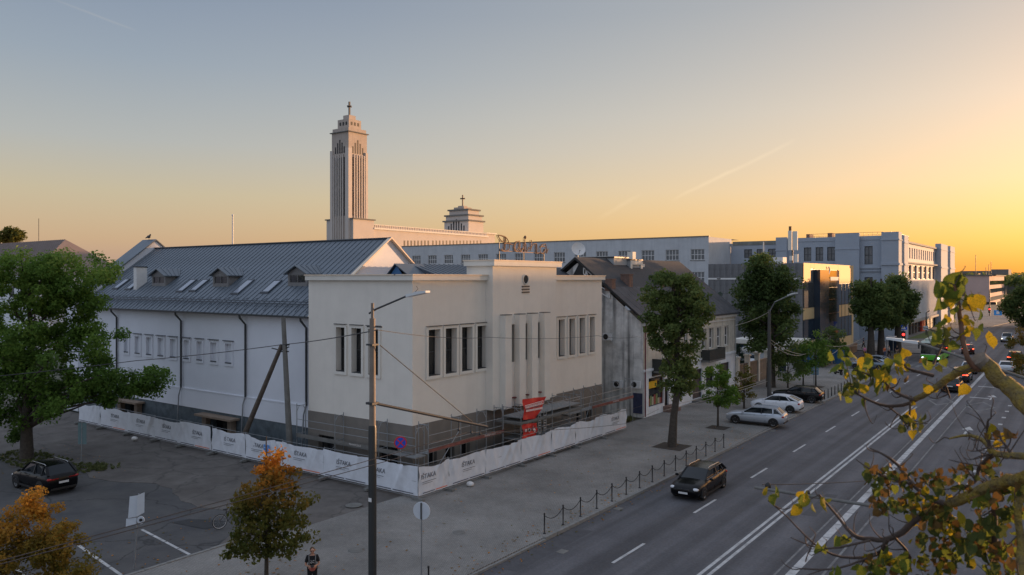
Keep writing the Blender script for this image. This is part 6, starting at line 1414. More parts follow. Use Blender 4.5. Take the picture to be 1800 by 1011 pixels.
# ------------------------------------------------------------------ people
skin = mat('skin', (.36, .19, .13), .55, .05, 8); hair = mat('brown_hair', (.08, .05, .03), .8, .2, 10)
def skinmesh(name, J, E_, m, parent, sub=2):
    me = bpy.data.meshes.new(name); keys = list(J); me.from_pydata([J[k][0] for k in keys], [(keys.index(a), keys.index(b)) for a, b in E_], [])
    o = bpy.data.objects.new(name, me); COL.objects.link(o); sk = o.modifiers.new('s', 'SKIN'); sk.use_smooth_shade = True; sb = o.modifiers.new('u', 'SUBSURF'); sb.levels = sb.render_levels = sub
    for i, k in enumerate(keys):
        r = J[k][1]; r = r if isinstance(r, tuple) else (r, r); me.skin_vertices[0].data[i].radius = r; me.skin_vertices[0].data[i].use_root = (i == 0)
    dg = bpy.context.evaluated_depsgraph_get(); me2 = bpy.data.meshes.new_from_object(o.evaluated_get(dg)); bpy.data.objects.remove(o)
    me2.materials.clear(); me2.materials.append(m); me2.name = name; me2.polygons.foreach_set('use_smooth', [True] * len(me2.polygons))
    o = bpy.data.objects.new(name, me2); COL.objects.link(o); o.parent = parent; return o
def person(label, loc, rz, shirt, trous, detail=True, pose='hold', group=None, bagc=None):
    """faces local -Y"""
    t = thing('person', label, 'person', loc, group, rz); w = 0
    if pose == 'hold': el, hd = (.25, .02, 1.10), (.08, -.27, 1.12)
    else: el, hd = (.25, .03, 1.12), (.27, -.04, .86)
    J = {'pel': ((0, 0, .97), (.15, .11)), 'sp': ((0, 0, 1.15), (.135, .10)), 'ch': ((0, .01, 1.33), (.165, .115)), 'nk': ((0, .01, 1.47), (.065, .065)), 'n2': ((0, -.005, 1.55), (.055, .055)), 'hd': ((0, -.01, 1.64), (.082, .10)), 'tp': ((0, 0, 1.72), (.07, .085))}
    E_ = [('pel', 'sp'), ('sp', 'ch'), ('ch', 'nk'), ('nk', 'n2'), ('n2', 'hd'), ('hd', 'tp')]
    for s_, c_ in ((-1, 'l'), (1, 'r')):
        st_ = .10 if pose == 'walk' and s_ > 0 else (-.10 if pose == 'walk' else 0)
        J.update({'sh' + c_: ((s_ * .175, .01, 1.41), .062), 'el' + c_: ((s_ * el[0], el[1], el[2]), .042), 'wr' + c_: ((s_ * hd[0], hd[1], hd[2]), .030),
                  'hp' + c_: ((s_ * .095, 0, .90), .095), 'kn' + c_: ((s_ * .10, st_ * 1.2 - .01, .50), .062), 'an' + c_: ((s_ * .10, st_ * 2.2 + .02, .09), .042), 'to' + c_: ((s_ * .115, st_ * 2.2 - .13, .045), .038)})
        E_ += [('ch', 'sh' + c_), ('sh' + c_, 'el' + c_), ('el' + c_, 'wr' + c_), ('pel', 'hp' + c_), ('hp' + c_, 'kn' + c_), ('kn' + c_, 'an' + c_), ('an' + c_, 'to' + c_)]
    b = skinmesh('body', J, E_, skin, t, 2 if detail else 1)
    def sub_(keys, gr): return {k: (J[k][0], tuple(v + gr for v in (J[k][1] if isinstance(J[k][1], tuple) else (J[k][1],) * 2))) for k in keys}
    Js = sub_(['pel', 'sp', 'ch', 'shl', 'shr'], .022); Js['nb'] = ((0, .01, 1.44), (.085, .075))
    Es = [('pel', 'sp'), ('sp', 'ch'), ('ch', 'nb'), ('ch', 'shl'), ('ch', 'shr')]
    for c_ in 'lr':
        a_, b2 = Vector(J['sh' + c_][0]), Vector(J['el' + c_][0]); Js['u' + c_] = (tuple(a_.lerp(b2, .75)), .072); Es.append(('sh' + c_, 'u' + c_))
    skinmesh('shirt', Js, Es, shirt, b, 2 if detail else 1)
    Jt = sub_(['pel', 'hpl', 'hpr', 'knl', 'knr'], .018); Et = [('pel', 'hpl'), ('pel', 'hpr'), ('hpl', 'knl'), ('hpr', 'knr')]
    for c_ in 'lr': Jt['z' + c_] = (tuple(Vector(J['an' + c_][0]) + Vector((0, 0, .04))), .062); Et.append(('kn' + c_, 'z' + c_))
    skinmesh('trousers', Jt, Et, trous, b, 2 if detail else 1)
    MB().ell((0, .018, 1.675), (.092, .108, .095), 12, 8).build('hair', hair, b, local=True)
    for s_ in (-1, 1): MB().ell((s_ * .115, -.06 + (.10 * 2.2 * s_ if pose == 'walk' else 0), .05), (.055, .14, .055)).build('shoe', black, b, local=True)
    if detail:
        f = MB().ell((0, -.02, 1.635), (.079, .098, .112), 14, 10); f.ell((0, -.122, 1.625), (.014, .02, .026), 8, 5).ell((-.085, 0, 1.63), (.014, .024, .032), 8, 5).ell((.085, 0, 1.63), (.014, .024, .032), 8, 5).build('face', skin, b, local=True)
        MB().box(-.066, -.008, -.127, -.117, 1.64, 1.668).box(.008, .066, -.127, -.117, 1.64, 1.668).bar((-.075, -.11, 1.66), (.075, -.11, 1.66), .008).build('glasses', black, b, local=True)
        MB().ell((0, -.108, 1.578), (.026, .012, .007), 8, 5).build('mouth', mat('lips', (.30, .10, .08), .5, 0), b, local=True)
        for s_ in (-1, 1):   # hands closed round a phone-like controller
            h_ = MB().ell((s_ * .085, -.29, 1.125), (.022, .045, .038), 8, 6)
            for k in range(4):
                L0 = (.048, .056, .053, .04)[k]; z = 1.155 - k * .02; p0 = Vector((s_ * .085, -.32, z)); h_.tube([p0, p0 + Vector((-s_ * .006, -L0 * .6, .004)), p0 + Vector((-s_ * .04, -L0 * .85, .0))], [.010, .009, .007], 6)
            h_.tube([(s_ * .08, -.27, 1.155), (s_ * .06, -.30, 1.175), (s_ * .035, -.33, 1.172)], [.011, .010, .008], 6); h_.build('hand', skin, b, local=True)
        for s_ in (-1, 1): MB().tube([(s_ * .12, .06, 1.46), (s_ * .125, -.05, 1.47), (s_ * .12, -.155, 1.36), (s_ * .11, -.15, 1.15), (s_ * .13, -.02, 1.05)], .018, 5).build('strap', mat('strap_grey', (.12, .12, .12), .7, .1), b, local=True)
        m = MB()
        rng_ = random.Random(4)
        for k in range(14): x = rng_.uniform(-.08, .08); z = rng_.uniform(1.2, 1.32); m.box(x - .012, x + .012, -.158, -.150, z - .01, z + .012)
        m.build('shirt_print', mat('print_grey', (.35, .33, .33), .7, 0), b, local=True)
    return t
blackt = mat('black_cloth', (.012, .012, .014), .9, .2, 8); 
P1 = (-23.55, 19.5, 0)
face_cam = atan2(P1[0] * -1, P1[1] * 1) * -1
p1 = person('person in a black printed T-shirt and black trousers holding a remote, with shoulder straps', P1, atan2(-P1[1], -P1[0]) + pi / 2, blackt, blackt)
ctl = MB().box(-.085, .085, -.34, -.24, 1.11, 1.135).box(-.06, .06, -.37, -.33, 1.12, 1.20).build('remote_control', dsteel); ctl.location = P1; ctl.rotation_euler = p1.rotation_euler; tag(ctl, 'dark hand-held remote with a small screen held by the person in black', 'remote control')
pch = MB().ell((0, -.185, 1.0), (.12, .06, .09), 10, 7).build('belt_bag', mat('red_bag', (.25, .06, .045), .8, .2, 6)); pch.location = P1; pch.rotation_euler = p1.rotation_euler; tag(pch, 'reddish belt bag worn at the waist by the person in black', 'bag')
bkp = MB().ell((0, .22, 1.22), (.17, .11, .25), 12, 8).build('backpack', mat('grey_bag', (.05, .05, .055), .8, .2, 6)); bkp.location = P1; bkp.rotation_euler = p1.rotation_euler; tag(bkp, 'dark grey backpack on the back of the person in black', 'backpack')
cl = lambda n, c: mat(n, c, .85, .15, 6)
for i, (px, py, c1, c2, lb_) in enumerate(((1555, 629, cl('orange_top', (.40, .09, .03)), cl('blue_jeans', (.04, .05, .09)), 'pedestrian in an orange top between the lime tree trunks'), (1563, 628, cl('pale_top', (.30, .28, .26)), blackt, 'pedestrian in a pale top right of the orange one'), (1577, 627, blackt, cl('tan_trousers', (.22, .16, .10)), 'pedestrian in a black top and tan trousers by the shelter'), (1520, 629, cl('pink_top', (.35, .12, .20)), blackt, 'pedestrian in a pink top left of the lime trees'), (1518, 612, cl('navy_top', (.03, .04, .08)), blackt, 'pedestrian in dark clothes beside the side street car'), (1641, 566, cl('grey_top', (.10, .10, .11)), blackt, 'distant pedestrian in grey on the far pavement'))):
    g = G(px, py); person(lb_, (g[0], g[1], 0), 1.0 + i, c1, c2, False, 'walk', 'pedestrians at the junction')
# ------------------------------------------------------------------ trees
green = leafmat('green_leaves', [(.028, .048, .012), (.045, .082, .016), (.075, .120, .024), (.13, .155, .035)])
dgreen = leafmat('dark_leaves', [(.018, .030, .012), (.042, .062, .020), (.070, .090, .028), (.10, .10, .035)])
autumn = leafmat('autumn_leaves', [(.036, .046, .012), (.065, .060, .014), (.11, .065, .014), (.26, .10, .015), (.38, .15, .02)])
rowan = leafmat('orange_leaves', [(.05, .055, .012), (.12, .08, .016), (.23, .11, .018), (.36, .15, .02)])
conif = leafmat('conifer_leaves', [(.010, .020, .016), (.020, .036, .026), (.03, .05, .03)], .1)
def crown(name, clumps, per, size, m, parent, seed, tintf=None, flat=.5, kind=None, nm='crown', aspect=.55):
    """clumps: array (n, 4) centre+radius in parent-local coordinates; scatters leaf-sized faces through them"""
    rng = np.random.default_rng(seed); C_ = np.array(clumps); n = len(C_) * per
    idx = np.repeat(np.arange(len(C_)), per)
    d = rng.normal(size=(n, 3)); d /= np.linalg.norm(d, axis=1)[:, None]; rr = C_[idx, 3] * (rng.random(n) ** .45)
    P = C_[idx, :3] + d * rr[:, None] * np.array([1, 1, .8])
    nrm = d * .6 + rng.normal(size=(n, 3)) * .7 + np.array([0, 0, flat]); nrm /= np.linalg.norm(nrm, axis=1)[:, None]
    up = rng.normal(size=(n, 3)); u = np.cross(nrm, up); u /= np.linalg.norm(u, axis=1)[:, None]; v = np.cross(nrm, u)
    s = size * (.6 + .8 * rng.random(n))[:, None]
    V = np.stack([P - u * s, P - v * s * aspect + nrm * s * .12, P + u * s, P + v * s * aspect + nrm * s * .12], 1).reshape(-1, 3)
    me = bpy.data.meshes.new(nm); me.vertices.add(n * 4); me.vertices.foreach_set('co', V.ravel().astype(np.float32))
    me.loops.add(n * 4); me.loops.foreach_set('vertex_index', np.arange(n * 4, dtype=np.int32)); me.polygons.add(n); me.polygons.foreach_set('loop_start', np.arange(0, n * 4, 4, dtype=np.int32))
    me.update(calc_edges=True)
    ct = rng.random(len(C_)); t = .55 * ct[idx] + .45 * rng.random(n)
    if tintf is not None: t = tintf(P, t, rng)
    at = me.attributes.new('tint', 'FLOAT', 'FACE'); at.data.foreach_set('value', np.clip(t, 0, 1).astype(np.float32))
    me.materials.append(m); o = bpy.data.objects.new(nm, me); COL.objects.link(o); o.parent = parent
    return o
def cl_ell(rng, n, c, r, cr, shell=.55):
    out = []
    while len(out) < n:
        p = rng.normal(size=3); p /= np.linalg.norm(p); k = (shell + (1 - shell) * rng.random()) if rng.random() < .75 else rng.random() ** .5
        q = p * k * np.array(r) + np.array(c); out.append((*q, cr * (.7 + .6 * rng.random())))
    return out
def branches(m, rng, base, tips, r0, mi=0, jit=.25):
    for tp in tips:
        b = Vector(base) ; t = Vector(tp); n = 5; pts = []
        for i in range(n + 1): f = i / n; p = b.lerp(t, f); p += Vector((rng.normal() * jit * f * (1 - f) * 2, rng.normal() * jit * f * (1 - f) * 2, sin(pi * f) * jit * .5)); pts.append(p)
        m.tube(pts, [r0 * (1 - .85 * i / n) for i in range(n + 1)], 6)
def tree(name, label, base, trunk, clumps, per, size, leafm, seed, r0, cat='tree', group=None, barkm=bark, tintf=None, nb=14, bstart=.4, jit=.3, aspect=.55, z=0):
    """trunk: list of local points; clumps in local coordinates"""
    rng = np.random.default_rng(seed); t = thing(name, label, cat, (base[0], base[1], z), group)
    m = MB(); n = len(trunk); m.tube(trunk, [r0 * (1.15 if i == 0 else 1) * (1 - .75 * i / (n - 1)) for i in range(n)], 10)
    T = [Vector(p) for p in trunk]
    def tr(f): f *= n - 1; i = min(int(f), n - 2); return T[i].lerp(T[i + 1], f - i)
    C_ = list(clumps); sel = rng.permutation(len(C_))[:nb]
    for k in sel:
        c = Vector(C_[k][:3]); f = min(.97, max(bstart, (c.z - T[0].z) / max(.1, T[-1].z) - .22)); branches(m, rng, tr(f), [c], r0 * (.42 - .25 * f), 0, jit)
    m.build('trunk', barkm, t, local=True); crown(name, C_, per, size, leafm, t, seed, tintf, aspect=aspect); return t
def px2(base, px, py):   # offset from base in the plane through base facing the camera
    d = -base[0] * ST + base[1] * CT; p = AT(px, py, d); return np.array([p.x - base[0], p.y - base[1], p.z])
ax_v = np.array([-ST, CT, 0])     # depth direction
def clump_px(rng, base, blobs, cr, depth):
    out = []
    for (px, py, rx, ry, n) in blobs:
        for _ in range(n):
            a = rng.random() * 2 * pi; k = sqrt(rng.random()); q = px2(base, px + cos(a) * k * rx, py + sin(a) * k * ry)
            dd = rng.normal() * depth * .45 * (1 - .5 * k); q = q + ax_v * dd; out.append((*q, cr * (.7 + .6 * rng.random())))
    return out
rng = np.random.default_rng(1)
# big green ash, left
B = G(47, 806); 
bl = [(60, 500, 60, 50, 34), (130, 480, 55, 35, 24), (20, 480, 40, 35, 14), (40, 590, 80, 60, 50), (105, 560, 52, 50, 34), (160, 525, 18, 16, 5), (150, 640, 62, 42, 28), (230, 668, 42, 18, 14), (180, 692, 46, 20, 14), (30, 680, 55, 45, 26), (100, 700, 55, 30, 18), (15, 745, 32, 28, 10), (182, 478, 14, 10, 4), (262, 676, 18, 12, 5), (-40, 600, 60, 110, 40), (150, 595, 18, 14, 3), (185, 592, 12, 8, 3)]
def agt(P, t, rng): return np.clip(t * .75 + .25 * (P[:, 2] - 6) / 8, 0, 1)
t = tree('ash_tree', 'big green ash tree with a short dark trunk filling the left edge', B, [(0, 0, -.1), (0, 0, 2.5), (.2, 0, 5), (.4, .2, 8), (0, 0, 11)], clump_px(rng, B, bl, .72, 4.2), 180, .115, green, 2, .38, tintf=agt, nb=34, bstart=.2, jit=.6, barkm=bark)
# dark grass around it
gm = MATS.get('grassm') or leafmat('grass_blades', [(.03, .035, .015), (.05, .06, .02), (.09, .085, .04)], .2)
rg = np.random.default_rng(8); tf = []
for _ in range(420):
    x, y = rg.uniform(-60, -49.5), rg.uniform(21.6, 24.6); tf.append((x, y, .0, .07))
o = crown('g', tf, 14, .10, gm, None, 9, flat=-.2, nm='weeds', aspect=.2); o['kind'] = 'stuff'
o = crown('g', [(rg.normal() * .7 - 50.4, rg.normal() * .4 + 24.6, .05, .13) for _ in range(60)], 20, .10, gm, None, 10, flat=-.3, nm='weed_clump', aspect=.18); o['kind'] = 'stuff'
o = crown('g', [(-31.3 + rg.random() * .9, 56.2 + rg.random() * 4, .1, .25) for _ in range(60)] , 18, .12, gm, None, 12, flat=-.3, nm='weeds', aspect=.2); o['kind'] = 'stuff'
# small autumn tree, centre-left
B = G(468, 1035)
bl = [(480, 812, 15, 14, 11), (470, 840, 24, 20, 18), (502, 832, 16, 18, 8), (455, 880, 36, 22, 24), (428, 895, 20, 12, 8), (498, 870, 22, 18, 9), (462, 925, 50, 24, 34), (515, 925, 22, 20, 10), (445, 960, 38, 18, 18), (415, 970, 14, 8, 5), (500, 960, 26, 16, 10), (533, 890, 14, 11, 4), (540, 942, 12, 7, 3), (518, 905, 14, 10, 4)]
def aut(P, t, rng): 
    z = P[:, 2]; return np.clip((z - 2.4) / 3.4, 0, 1) ** 1.2 * .8 + t * .4 - .08
tree('autumn_tree', 'young tree turning orange at the top and green below, left of the person in black', B, [(0, 0, 0), (0, .02, 1.5), (.05, 0, 3), (0, 0, 4.6), (0, 0, 5.9)], clump_px(rng, B, bl, .34, 1.5), 40, .085, autumn, 3, .085, tintf=aut, nb=26, bstart=.3, jit=.2)
# rowan in the bottom left corner
B = (-30.2, 10.2)
def pxb(px, py, d): return AT(px, py, d)
def rot_(P, t, rng): return np.clip((P[:, 2] - 2.8) / 3.0, 0, 1) * .65 + t * .5
bl = [(55, 885, 22, 22, 8), (85, 905, 18, 16, 7), (15, 920, 22, 25, 12), (30, 960, 60, 40, 46), (100, 960, 40, 34, 28), (140, 1000, 22, 22, 10), (60, 1030, 90, 40, 50), (-30, 980, 40, 60, 30), (62, 872, 8, 5, 2), (120, 925, 14, 12, 4)]
tree('rowan_tree', 'orange and brown small-leaved tree in the bottom left corner', B, [(0, 0, 0), (0, 0, 1.5), (0, 0.1, 3), (0, 0, 5.2)], clump_px(rng, B, bl, .34, 1.3), 80, .06, rowan, 4, .09, tintf=rot_, nb=26, bstart=.3, jit=.2)
# tree before the old house
B = G(1181, 785)
bl = [(1180, 490, 30, 16, 14), (1160, 515, 28, 25, 18), (1205, 510, 26, 22, 16), (1190, 545, 52, 30, 40), (1225, 540, 24, 20, 10), (1185, 590, 48, 30, 34), (1160, 560, 28, 25, 14), (1190, 630, 34, 22, 18), (1195, 660, 28, 18, 14), (1180, 690, 18, 12, 5), (1210, 680, 16, 10, 4), (1243, 545, 10, 12, 3)]
tree('street_tree', 'tall green street tree with a bare dark trunk standing before the old house', B, [(0, 0, -.1), (.15, 0, 2.2), (.45, .1, 4.5), (.3, .2, 7), (.2, .1, 10), (0, 0, 12)], clump_px(rng, B, bl, .55, 2.5), 90, .125, dgreen, 5, .3, tintf=lambda P, t, r: t * .6 + .2, nb=26, bstart=.35, jit=.4)
# big dark lime before the office
B = (-27.3, 86.5)
bl = [(1345, 470, 28, 18, 14), (1350, 500, 42, 26, 32), (1352, 540, 46, 30, 40), (1350, 578, 42, 22, 26), (1345, 605, 25, 14, 10), (1370, 490, 22, 20, 10), (1320, 520, 20, 26, 10)]
tree('lime_tree', 'big dark round tree behind the second lamp post hiding part of the grey office', B, [(0, 0, 0), (0, 0, 3.5), (.1, 0, 6.5), (0, 0, 10), (0, 0, 13)], clump_px(rng, B, bl, 1.0, 4.2), 140, .17, dgreen, 6, .48, tintf=lambda P, t, r: t * .55, nb=22, bstart=.35, jit=.5)
# pair of clipped limes at the junction
for i, (px, pyb, cxp, w_, top, bot, lbl) in enumerate(((1531, 626, 1530, 30, 487, 575, 'left of the two round clipped lime trees at the junction'), (1578, 618, 1580, 26, 482, 575, 'right of the two round clipped lime trees at the junction'), (1549, 624, 1558, 24, 500, 570, 'slimmer lime tree between the two round ones'))):
    B = G(px, pyb); hh_ = (bot - top) / 2
    bl = [(cxp, (top + bot) / 2 + 6, w_, hh_ * .75, 44), (cxp, top + 22, w_ * .75, 16, 14), (cxp, bot - 14, w_ * .8, 12, 12)]
    tree('lime_tree', lbl, B, [(0, 0, 0), (0, 0, 4), (0, 0, 8), (0, 0, 12)], clump_px(rng, B, bl, 1.2, 3.6), 170, .22, dgreen, 20 + i, .55, group='clipped limes at the junction', tintf=lambda P, t, r: t * .5 + .15, nb=10)
# small street trees
for i, (px, pyb, blb, c, lbl, sz) in enumerate((
        (1262, 750, [(1262, 655, 20, 18, 12), (1262, 690, 32, 22, 24), (1275, 700, 22, 14, 8)], green, 'small green tree in a soil pit left of the silver estate', .10),
        (1308, 718, [(1308, 660, 20, 16, 10), (1306, 685, 22, 16, 10)], autumn, 'thin small tree with sparse brownish leaves behind the silver estate', .09),
        (1385, 682, [(1383, 620, 22, 22, 14), (1385, 645, 28, 20, 18)], dgreen, 'small dark round tree between the second lamp post and the direction sign', .13),
        (1412, 678, [(1412, 615, 14, 18, 8), (1412, 640, 20, 20, 14)], green, 'small bright green tree left of the direction sign', .13),
        (1434, 678, [(1436, 600, 14, 14, 8), (1440, 620, 16, 20, 10)], green, 'pointed light green tree behind the direction sign', .13),
        (1468, 640, [(1465, 590, 16, 16, 10), (1468, 612, 18, 16, 10)], dgreen, 'bushy tree before the glass bay of the office', .15))):
    B = G(px, pyb); hgt = 6
    tree('young_tree', lbl, B, [(0, 0, 0), (0, 0, 1.5), (0, 0, 3), (0, 0, 5.0)], clump_px(rng, B, blb, .42 if i < 2 else .7, 1.6), 90, sz, c, 40 + i, .09, group='young trees along the pavement', tintf=(lambda P, t, r: t * .35) if c is autumn else (lambda P, t, r: t * .6 + .2), nb=10, bstart=.35)
# conifer in the yard and one by the office
for (px, pyb, w_, top, lb_, d) in ((1300, 640, 16, 605, 'dark blue-green fir in the yard beside the old house', 90), (1266, 600, 9, 515, 'thin dark fir against the grey office wall', 112)):
    p = AT(px, pyb, d); zt_ = AT(px, top, d).z; cl_ = []; rg = np.random.default_rng(int(px))
    for k in range(16):
        f = k / 15; rad = (1 - f) * w_ * d / F + .15
        for j in range(max(2, int(7 * (1 - f)))): a = rg.random() * 6.28; cl_.append((rad * .7 * cos(a), rad * .7 * sin(a), .8 + f * (zt_ - 1), .35 + rad * .22))
    tree('fir_tree', lb_, (p.x, p.y), [(0, 0, 0), (0, 0, zt_ * .5), (0, 0, zt_)], cl_, 45, .16, conif, int(px), .14, nb=4, aspect=.2)
# hedge line of bushes by the ramp
for i, (px, py, d, r_, lb_) in enumerate(((1445, 640, 105, 1.5, 'green bush right of the direction sign'), (1480, 622, 116, 1.4, 'bush beside the ramp wall of the office'))):
    p = AT(px, py, d); rg = np.random.default_rng(60 + i)
    tree('bush', lb_, (p.x, p.y), [(0, 0, 0), (0, 0, .6), (0, 0, 1.2)], cl_ell(rg, 30, (0, 0, r_ * .9), (r_, r_, r_ * .8), .5), 60, .13, green, 60 + i, .06, cat='bush', nb=6)
# tree top over the brown roof, trees closing the right side of the avenue
B = AT(22, 420, 150); tree('distant_tree', 'brownish tree top showing above the brown roof at far left', (B.x, B.y), [(0, 0, 0), (0, 0, 10), (0, 0, 18)], [(*(np.array(px2((B.x, B.y), a, b))), 1.6) for a, b in ((5, 415), (20, 408), (32, 414), (12, 420), (25, 420), (-10, 418))], 260, .3, autumn, 70, .3, tintf=lambda P, t, r: t * .3, nb=5)
for i, (px, d, top, bot, w_, lf, lb_) in enumerate(((1800, 190, 500, 575, 30, dgreen, 'tall dark tree closing the right edge above the avenue'), (1815, 95, 560, 740, 42, autumn, 'brownish tree hanging into the right edge beside the traffic'))):
    p = AT(px, 600, d); B = (p.x, p.y); bl = [(px, (top + bot) / 2, w_, (bot - top) * .42, 60)]
    tree('roadside_tree', lb_, B, [(0, 0, 0), (0, 0, 4), (0, 0, 8)], clump_px(rng, B, bl, 1.5 if d > 150 else .6, 4), 150, .3 if d > 150 else .11, lf, 80 + i, .35, tintf=lambda P, t, r: t * .45 + .1, nb=10)
fw_ = []; rg = np.random.default_rng(90)
for _ in range(330):
    px = rg.uniform(1640, 1960); d = rg.uniform(480, 900); p = AT(px, 487 + rg.normal() * 2.0, d); fw_.append((p.x, p.y, p.z - 2, 5.5 * d / 600))
for _ in range(160):
    px = rg.uniform(-60, 300); d = rg.uniform(300, 420); p = AT(px, 492 + rg.normal() * 3.0, d); fw_.append((p.x, p.y, p.z - 3, 5))
o = crown('far', fw_, 90, 1.0, dgreen, None, 91, nm='far_woodland'); o['kind'] = 'stuff'
hl_m = MB()
for (a, b, zt_) in ((-400, 60, 9.0),): pass
struct(MB().extr([(-600, 900, -.1), (500, 900, -.1), (500, 960, 8.5), (-600, 960, 8.5)], (0, 400, 0)).build('far_hill', mat('far_green', (.03, .035, .025), .95, .3, .02)))

rg = np.random.default_rng(123); fl_ = []
for (x0, x1, y0, y1, n_) in ((-21.0, -20.1, 22, 60, 260), (-30, -21, 14, 60, 300), (-38, -31, 12, 24, 160), (-28, -23, 15, 22, 160), (-33, -27, 8, 14, 160), (-26, -21, 48, 64, 130), (-60, -48, 18, 27, 260), (-19.9, -19.2, 20, 70, 200)):
    for _ in range(n_): fl_.append((rg.uniform(x0, x1), rg.uniform(y0, y1), .015 if x0 > -31 and x1 < -19.95 else (-.05 if x0 < -31 else -.115), .02))
o = crown('f', fl_, 1, .055, autumn, None, 124, flat=6, nm='fallen_leaves', aspect=.7); o['kind'] = 'stuff'
# ------------------------------------------------------------------ foreground lime branch
fl = thing('lime_tree', 'close lichen-covered lime branches with yellowing heart-shaped leaves reaching in from the right edge', 'tree', (4.2, 3.5, 0))
lich = mat('lichen_bark', (.060, .052, .045), .95, col2=(.26, .18, .02), scale=14, bump=1.0, bscale=60)
twigm = mat('twig', (.045, .032, .026), .85, .3, 30)
FLO = Vector((4.2, 3.5, 0))
def br(pts, nm='branch', m=lich, n=8, sub=4):
    P = curve([AT(p[0], p[1], p[2]) for p in pts], sub); R = np.interp(np.linspace(0, len(pts) - 1, len(P)), range(len(pts)), [p[3] for p in pts])
    rg = random.Random(len(pts) * 7 + int(pts[0][0])); P = [p + Vector((rg.uniform(-1, 1), rg.uniform(-1, 1), rg.uniform(-1, 1))) * float(R[i]) * .22 for i, p in enumerate(P)]
    MB().tube(P, [float(r) for r in R], n).build(nm, m, fl); return P
tw = []
def twig(pts, m=twigm): P = br([(*p[:2], p[2], p[3]) for p in pts], 'twig', m, 5, 3); tw.append(P); return P
br([(1900, 800, 2.7, .044), (1800, 706, 3.0, .036), (1760, 668, 3.1, .032), (1727, 637, 3.15, .030)])
o = MB(); c = AT(1727, 637, 3.15); nrm = (AT(1727, 637, 3.15) - AT(1760, 668, 3.1)).normalized() + (Vector((0, 0, H)) - c).normalized() * .8; disc(o, c - nrm.normalized() * .004, .032, nrm, 0, .03, 16); o.build('cut_end', mat('cut_wood', (.14, .12, .10), .9, .35, 40), fl)
twig([(1720, 650, 3.15, .012), (1708, 640, 3.15, .012), (1697, 618, 3.15, .010), (1690, 575, 3.2, .010), (1685, 535, 3.2, .008), (1678, 502, 3.2, .006)], mat('brown_shoot', (.10, .05, .03), .7, .2, 20))
br([(1735, 648, 3.15, .020), (1700, 648, 3.2, .017), (1665, 666, 3.25, .015), (1630, 690, 3.3, .013), (1600, 706, 3.35, .010)], 'branch', lich)
twig([(1640, 683, 3.3, .009), (1600, 709, 3.35, .008), (1560, 714, 3.4, .007), (1520, 700, 3.4, .005), (1490, 680, 3.5, .004)]); twig([(1605, 703, 3.3, .008), (1575, 690, 3.35, .006), (1545, 665, 3.4, .005), (1500, 650, 3.4, .003)])
twig([(1640, 640, 3.3, .006), (1655, 610, 3.3, .004), (1668, 580, 3.3, .003)]); twig([(1640, 660, 3.3, .008), (1600, 650, 3.3, .006), (1590, 640, 3.3, .004)]); twig([(1600, 708, 3.3, .005), (1598, 740, 3.3, .004), (1595, 755, 3.3, .003)])
twig([(1640, 685, 3.3, .004), (1660, 675, 3.3, .004), (1670, 700, 3.3, .003)]); twig([(1560, 714, 3.4, .004), (1590, 735, 3.4, .003), (1630, 745, 3.4, .002)])
# lower limbs
br([(1900, 780, 2.4, .026), (1800, 838, 2.7, .023), (1750, 850, 2.8, .022), (1700, 875, 2.9, .020), (1650, 895, 3.0, .018), (1610, 912, 3.05, .013)]); twig([(1615, 908, 3.0, .015), (1570, 945, 3.05, .012), (1530, 948, 3.1, .010), (1500, 940, 3.1, .008), (1465, 900, 3.2, .005), (1440, 870, 3.2, .004)])
twig([(1560, 948, 3.05, .009), (1540, 975, 3.1, .007), (1480, 980, 3.2, .005), (1430, 955, 3.2, .004), (1385, 910, 3.3, .003), (1350, 880, 3.3, .002)]); twig([(1660, 885, 2.95, .012), (1620, 868, 3.0, .009), (1580, 820, 3.1, .007), (1555, 800, 3.1, .005), (1530, 788, 3.2, .003)])
twig([(1600, 850, 3.0, .008), (1560, 840, 3.1, .005), (1530, 825, 3.1, .004), (1505, 808, 3.2, .002)]); twig([(1850, 803, 2.6, .014), (1780, 802, 2.7, .013), (1745, 795, 2.8, .012), (1735, 780, 2.85, .010), (1705, 765, 2.9, .006), (1668, 771, 2.9, .003)], lich)
twig([(1745, 800, 2.8, .009), (1722, 820, 2.9, .008), (1715, 845, 2.9, .006), (1690, 860, 2.9, .005)]); twig([(1740, 785, 2.8, .007), (1735, 745, 2.8, .004), (1742, 735, 2.8, .003)]); twig([(1780, 800, 2.7, .006), (1765, 780, 2.75, .004), (1755, 765, 2.8, .003)])
twig([(1800, 850, 2.7, .012), (1790, 900, 2.7, .012), (1795, 960, 2.7, .014), (1800, 1030, 2.6, .018)], lich); twig([(1750, 860, 2.9, .010), (1748, 920, 2.95, .012), (1746, 1030, 3.0, .014)])
twig([(1570, 942, 3.0, .006), (1600, 980, 3.05, .005), (1590, 1020, 3.1, .004)]); twig([(1540, 975, 3.0, .005), (1470, 1000, 3.0, .004), (1410, 1000, 3.1, .003)]); twig([(1530, 950, 3.0, .005), (1450, 965, 3.1, .004), (1390, 945, 3.2, .002)])
rg = random.Random(77)
for _ in range(130):
    P = tw[rg.randrange(len(tw))]; i = rg.randrange(len(P)); p = P[i]
    d = Vector((rg.uniform(-1, .4), rg.uniform(-.4, .4), rg.uniform(-.6, .9))).normalized(); ln_ = rg.uniform(.04, .11); q = p + d * ln_ * .5 + Vector((rg.uniform(-.01, .01),) * 3); r_ = p + d * ln_ + Vector((0, 0, rg.uniform(-.02, .03)))
    e1 = r_ + Vector((rg.uniform(-.05, .02), rg.uniform(-.03, .03), rg.uniform(.0, .06))) * (ln_ / .12)
    MB().tube(curve([p, q, r_, e1], 3), list(np.linspace(.0028, .0008, 10)), 4).build('twig', twigm, fl)
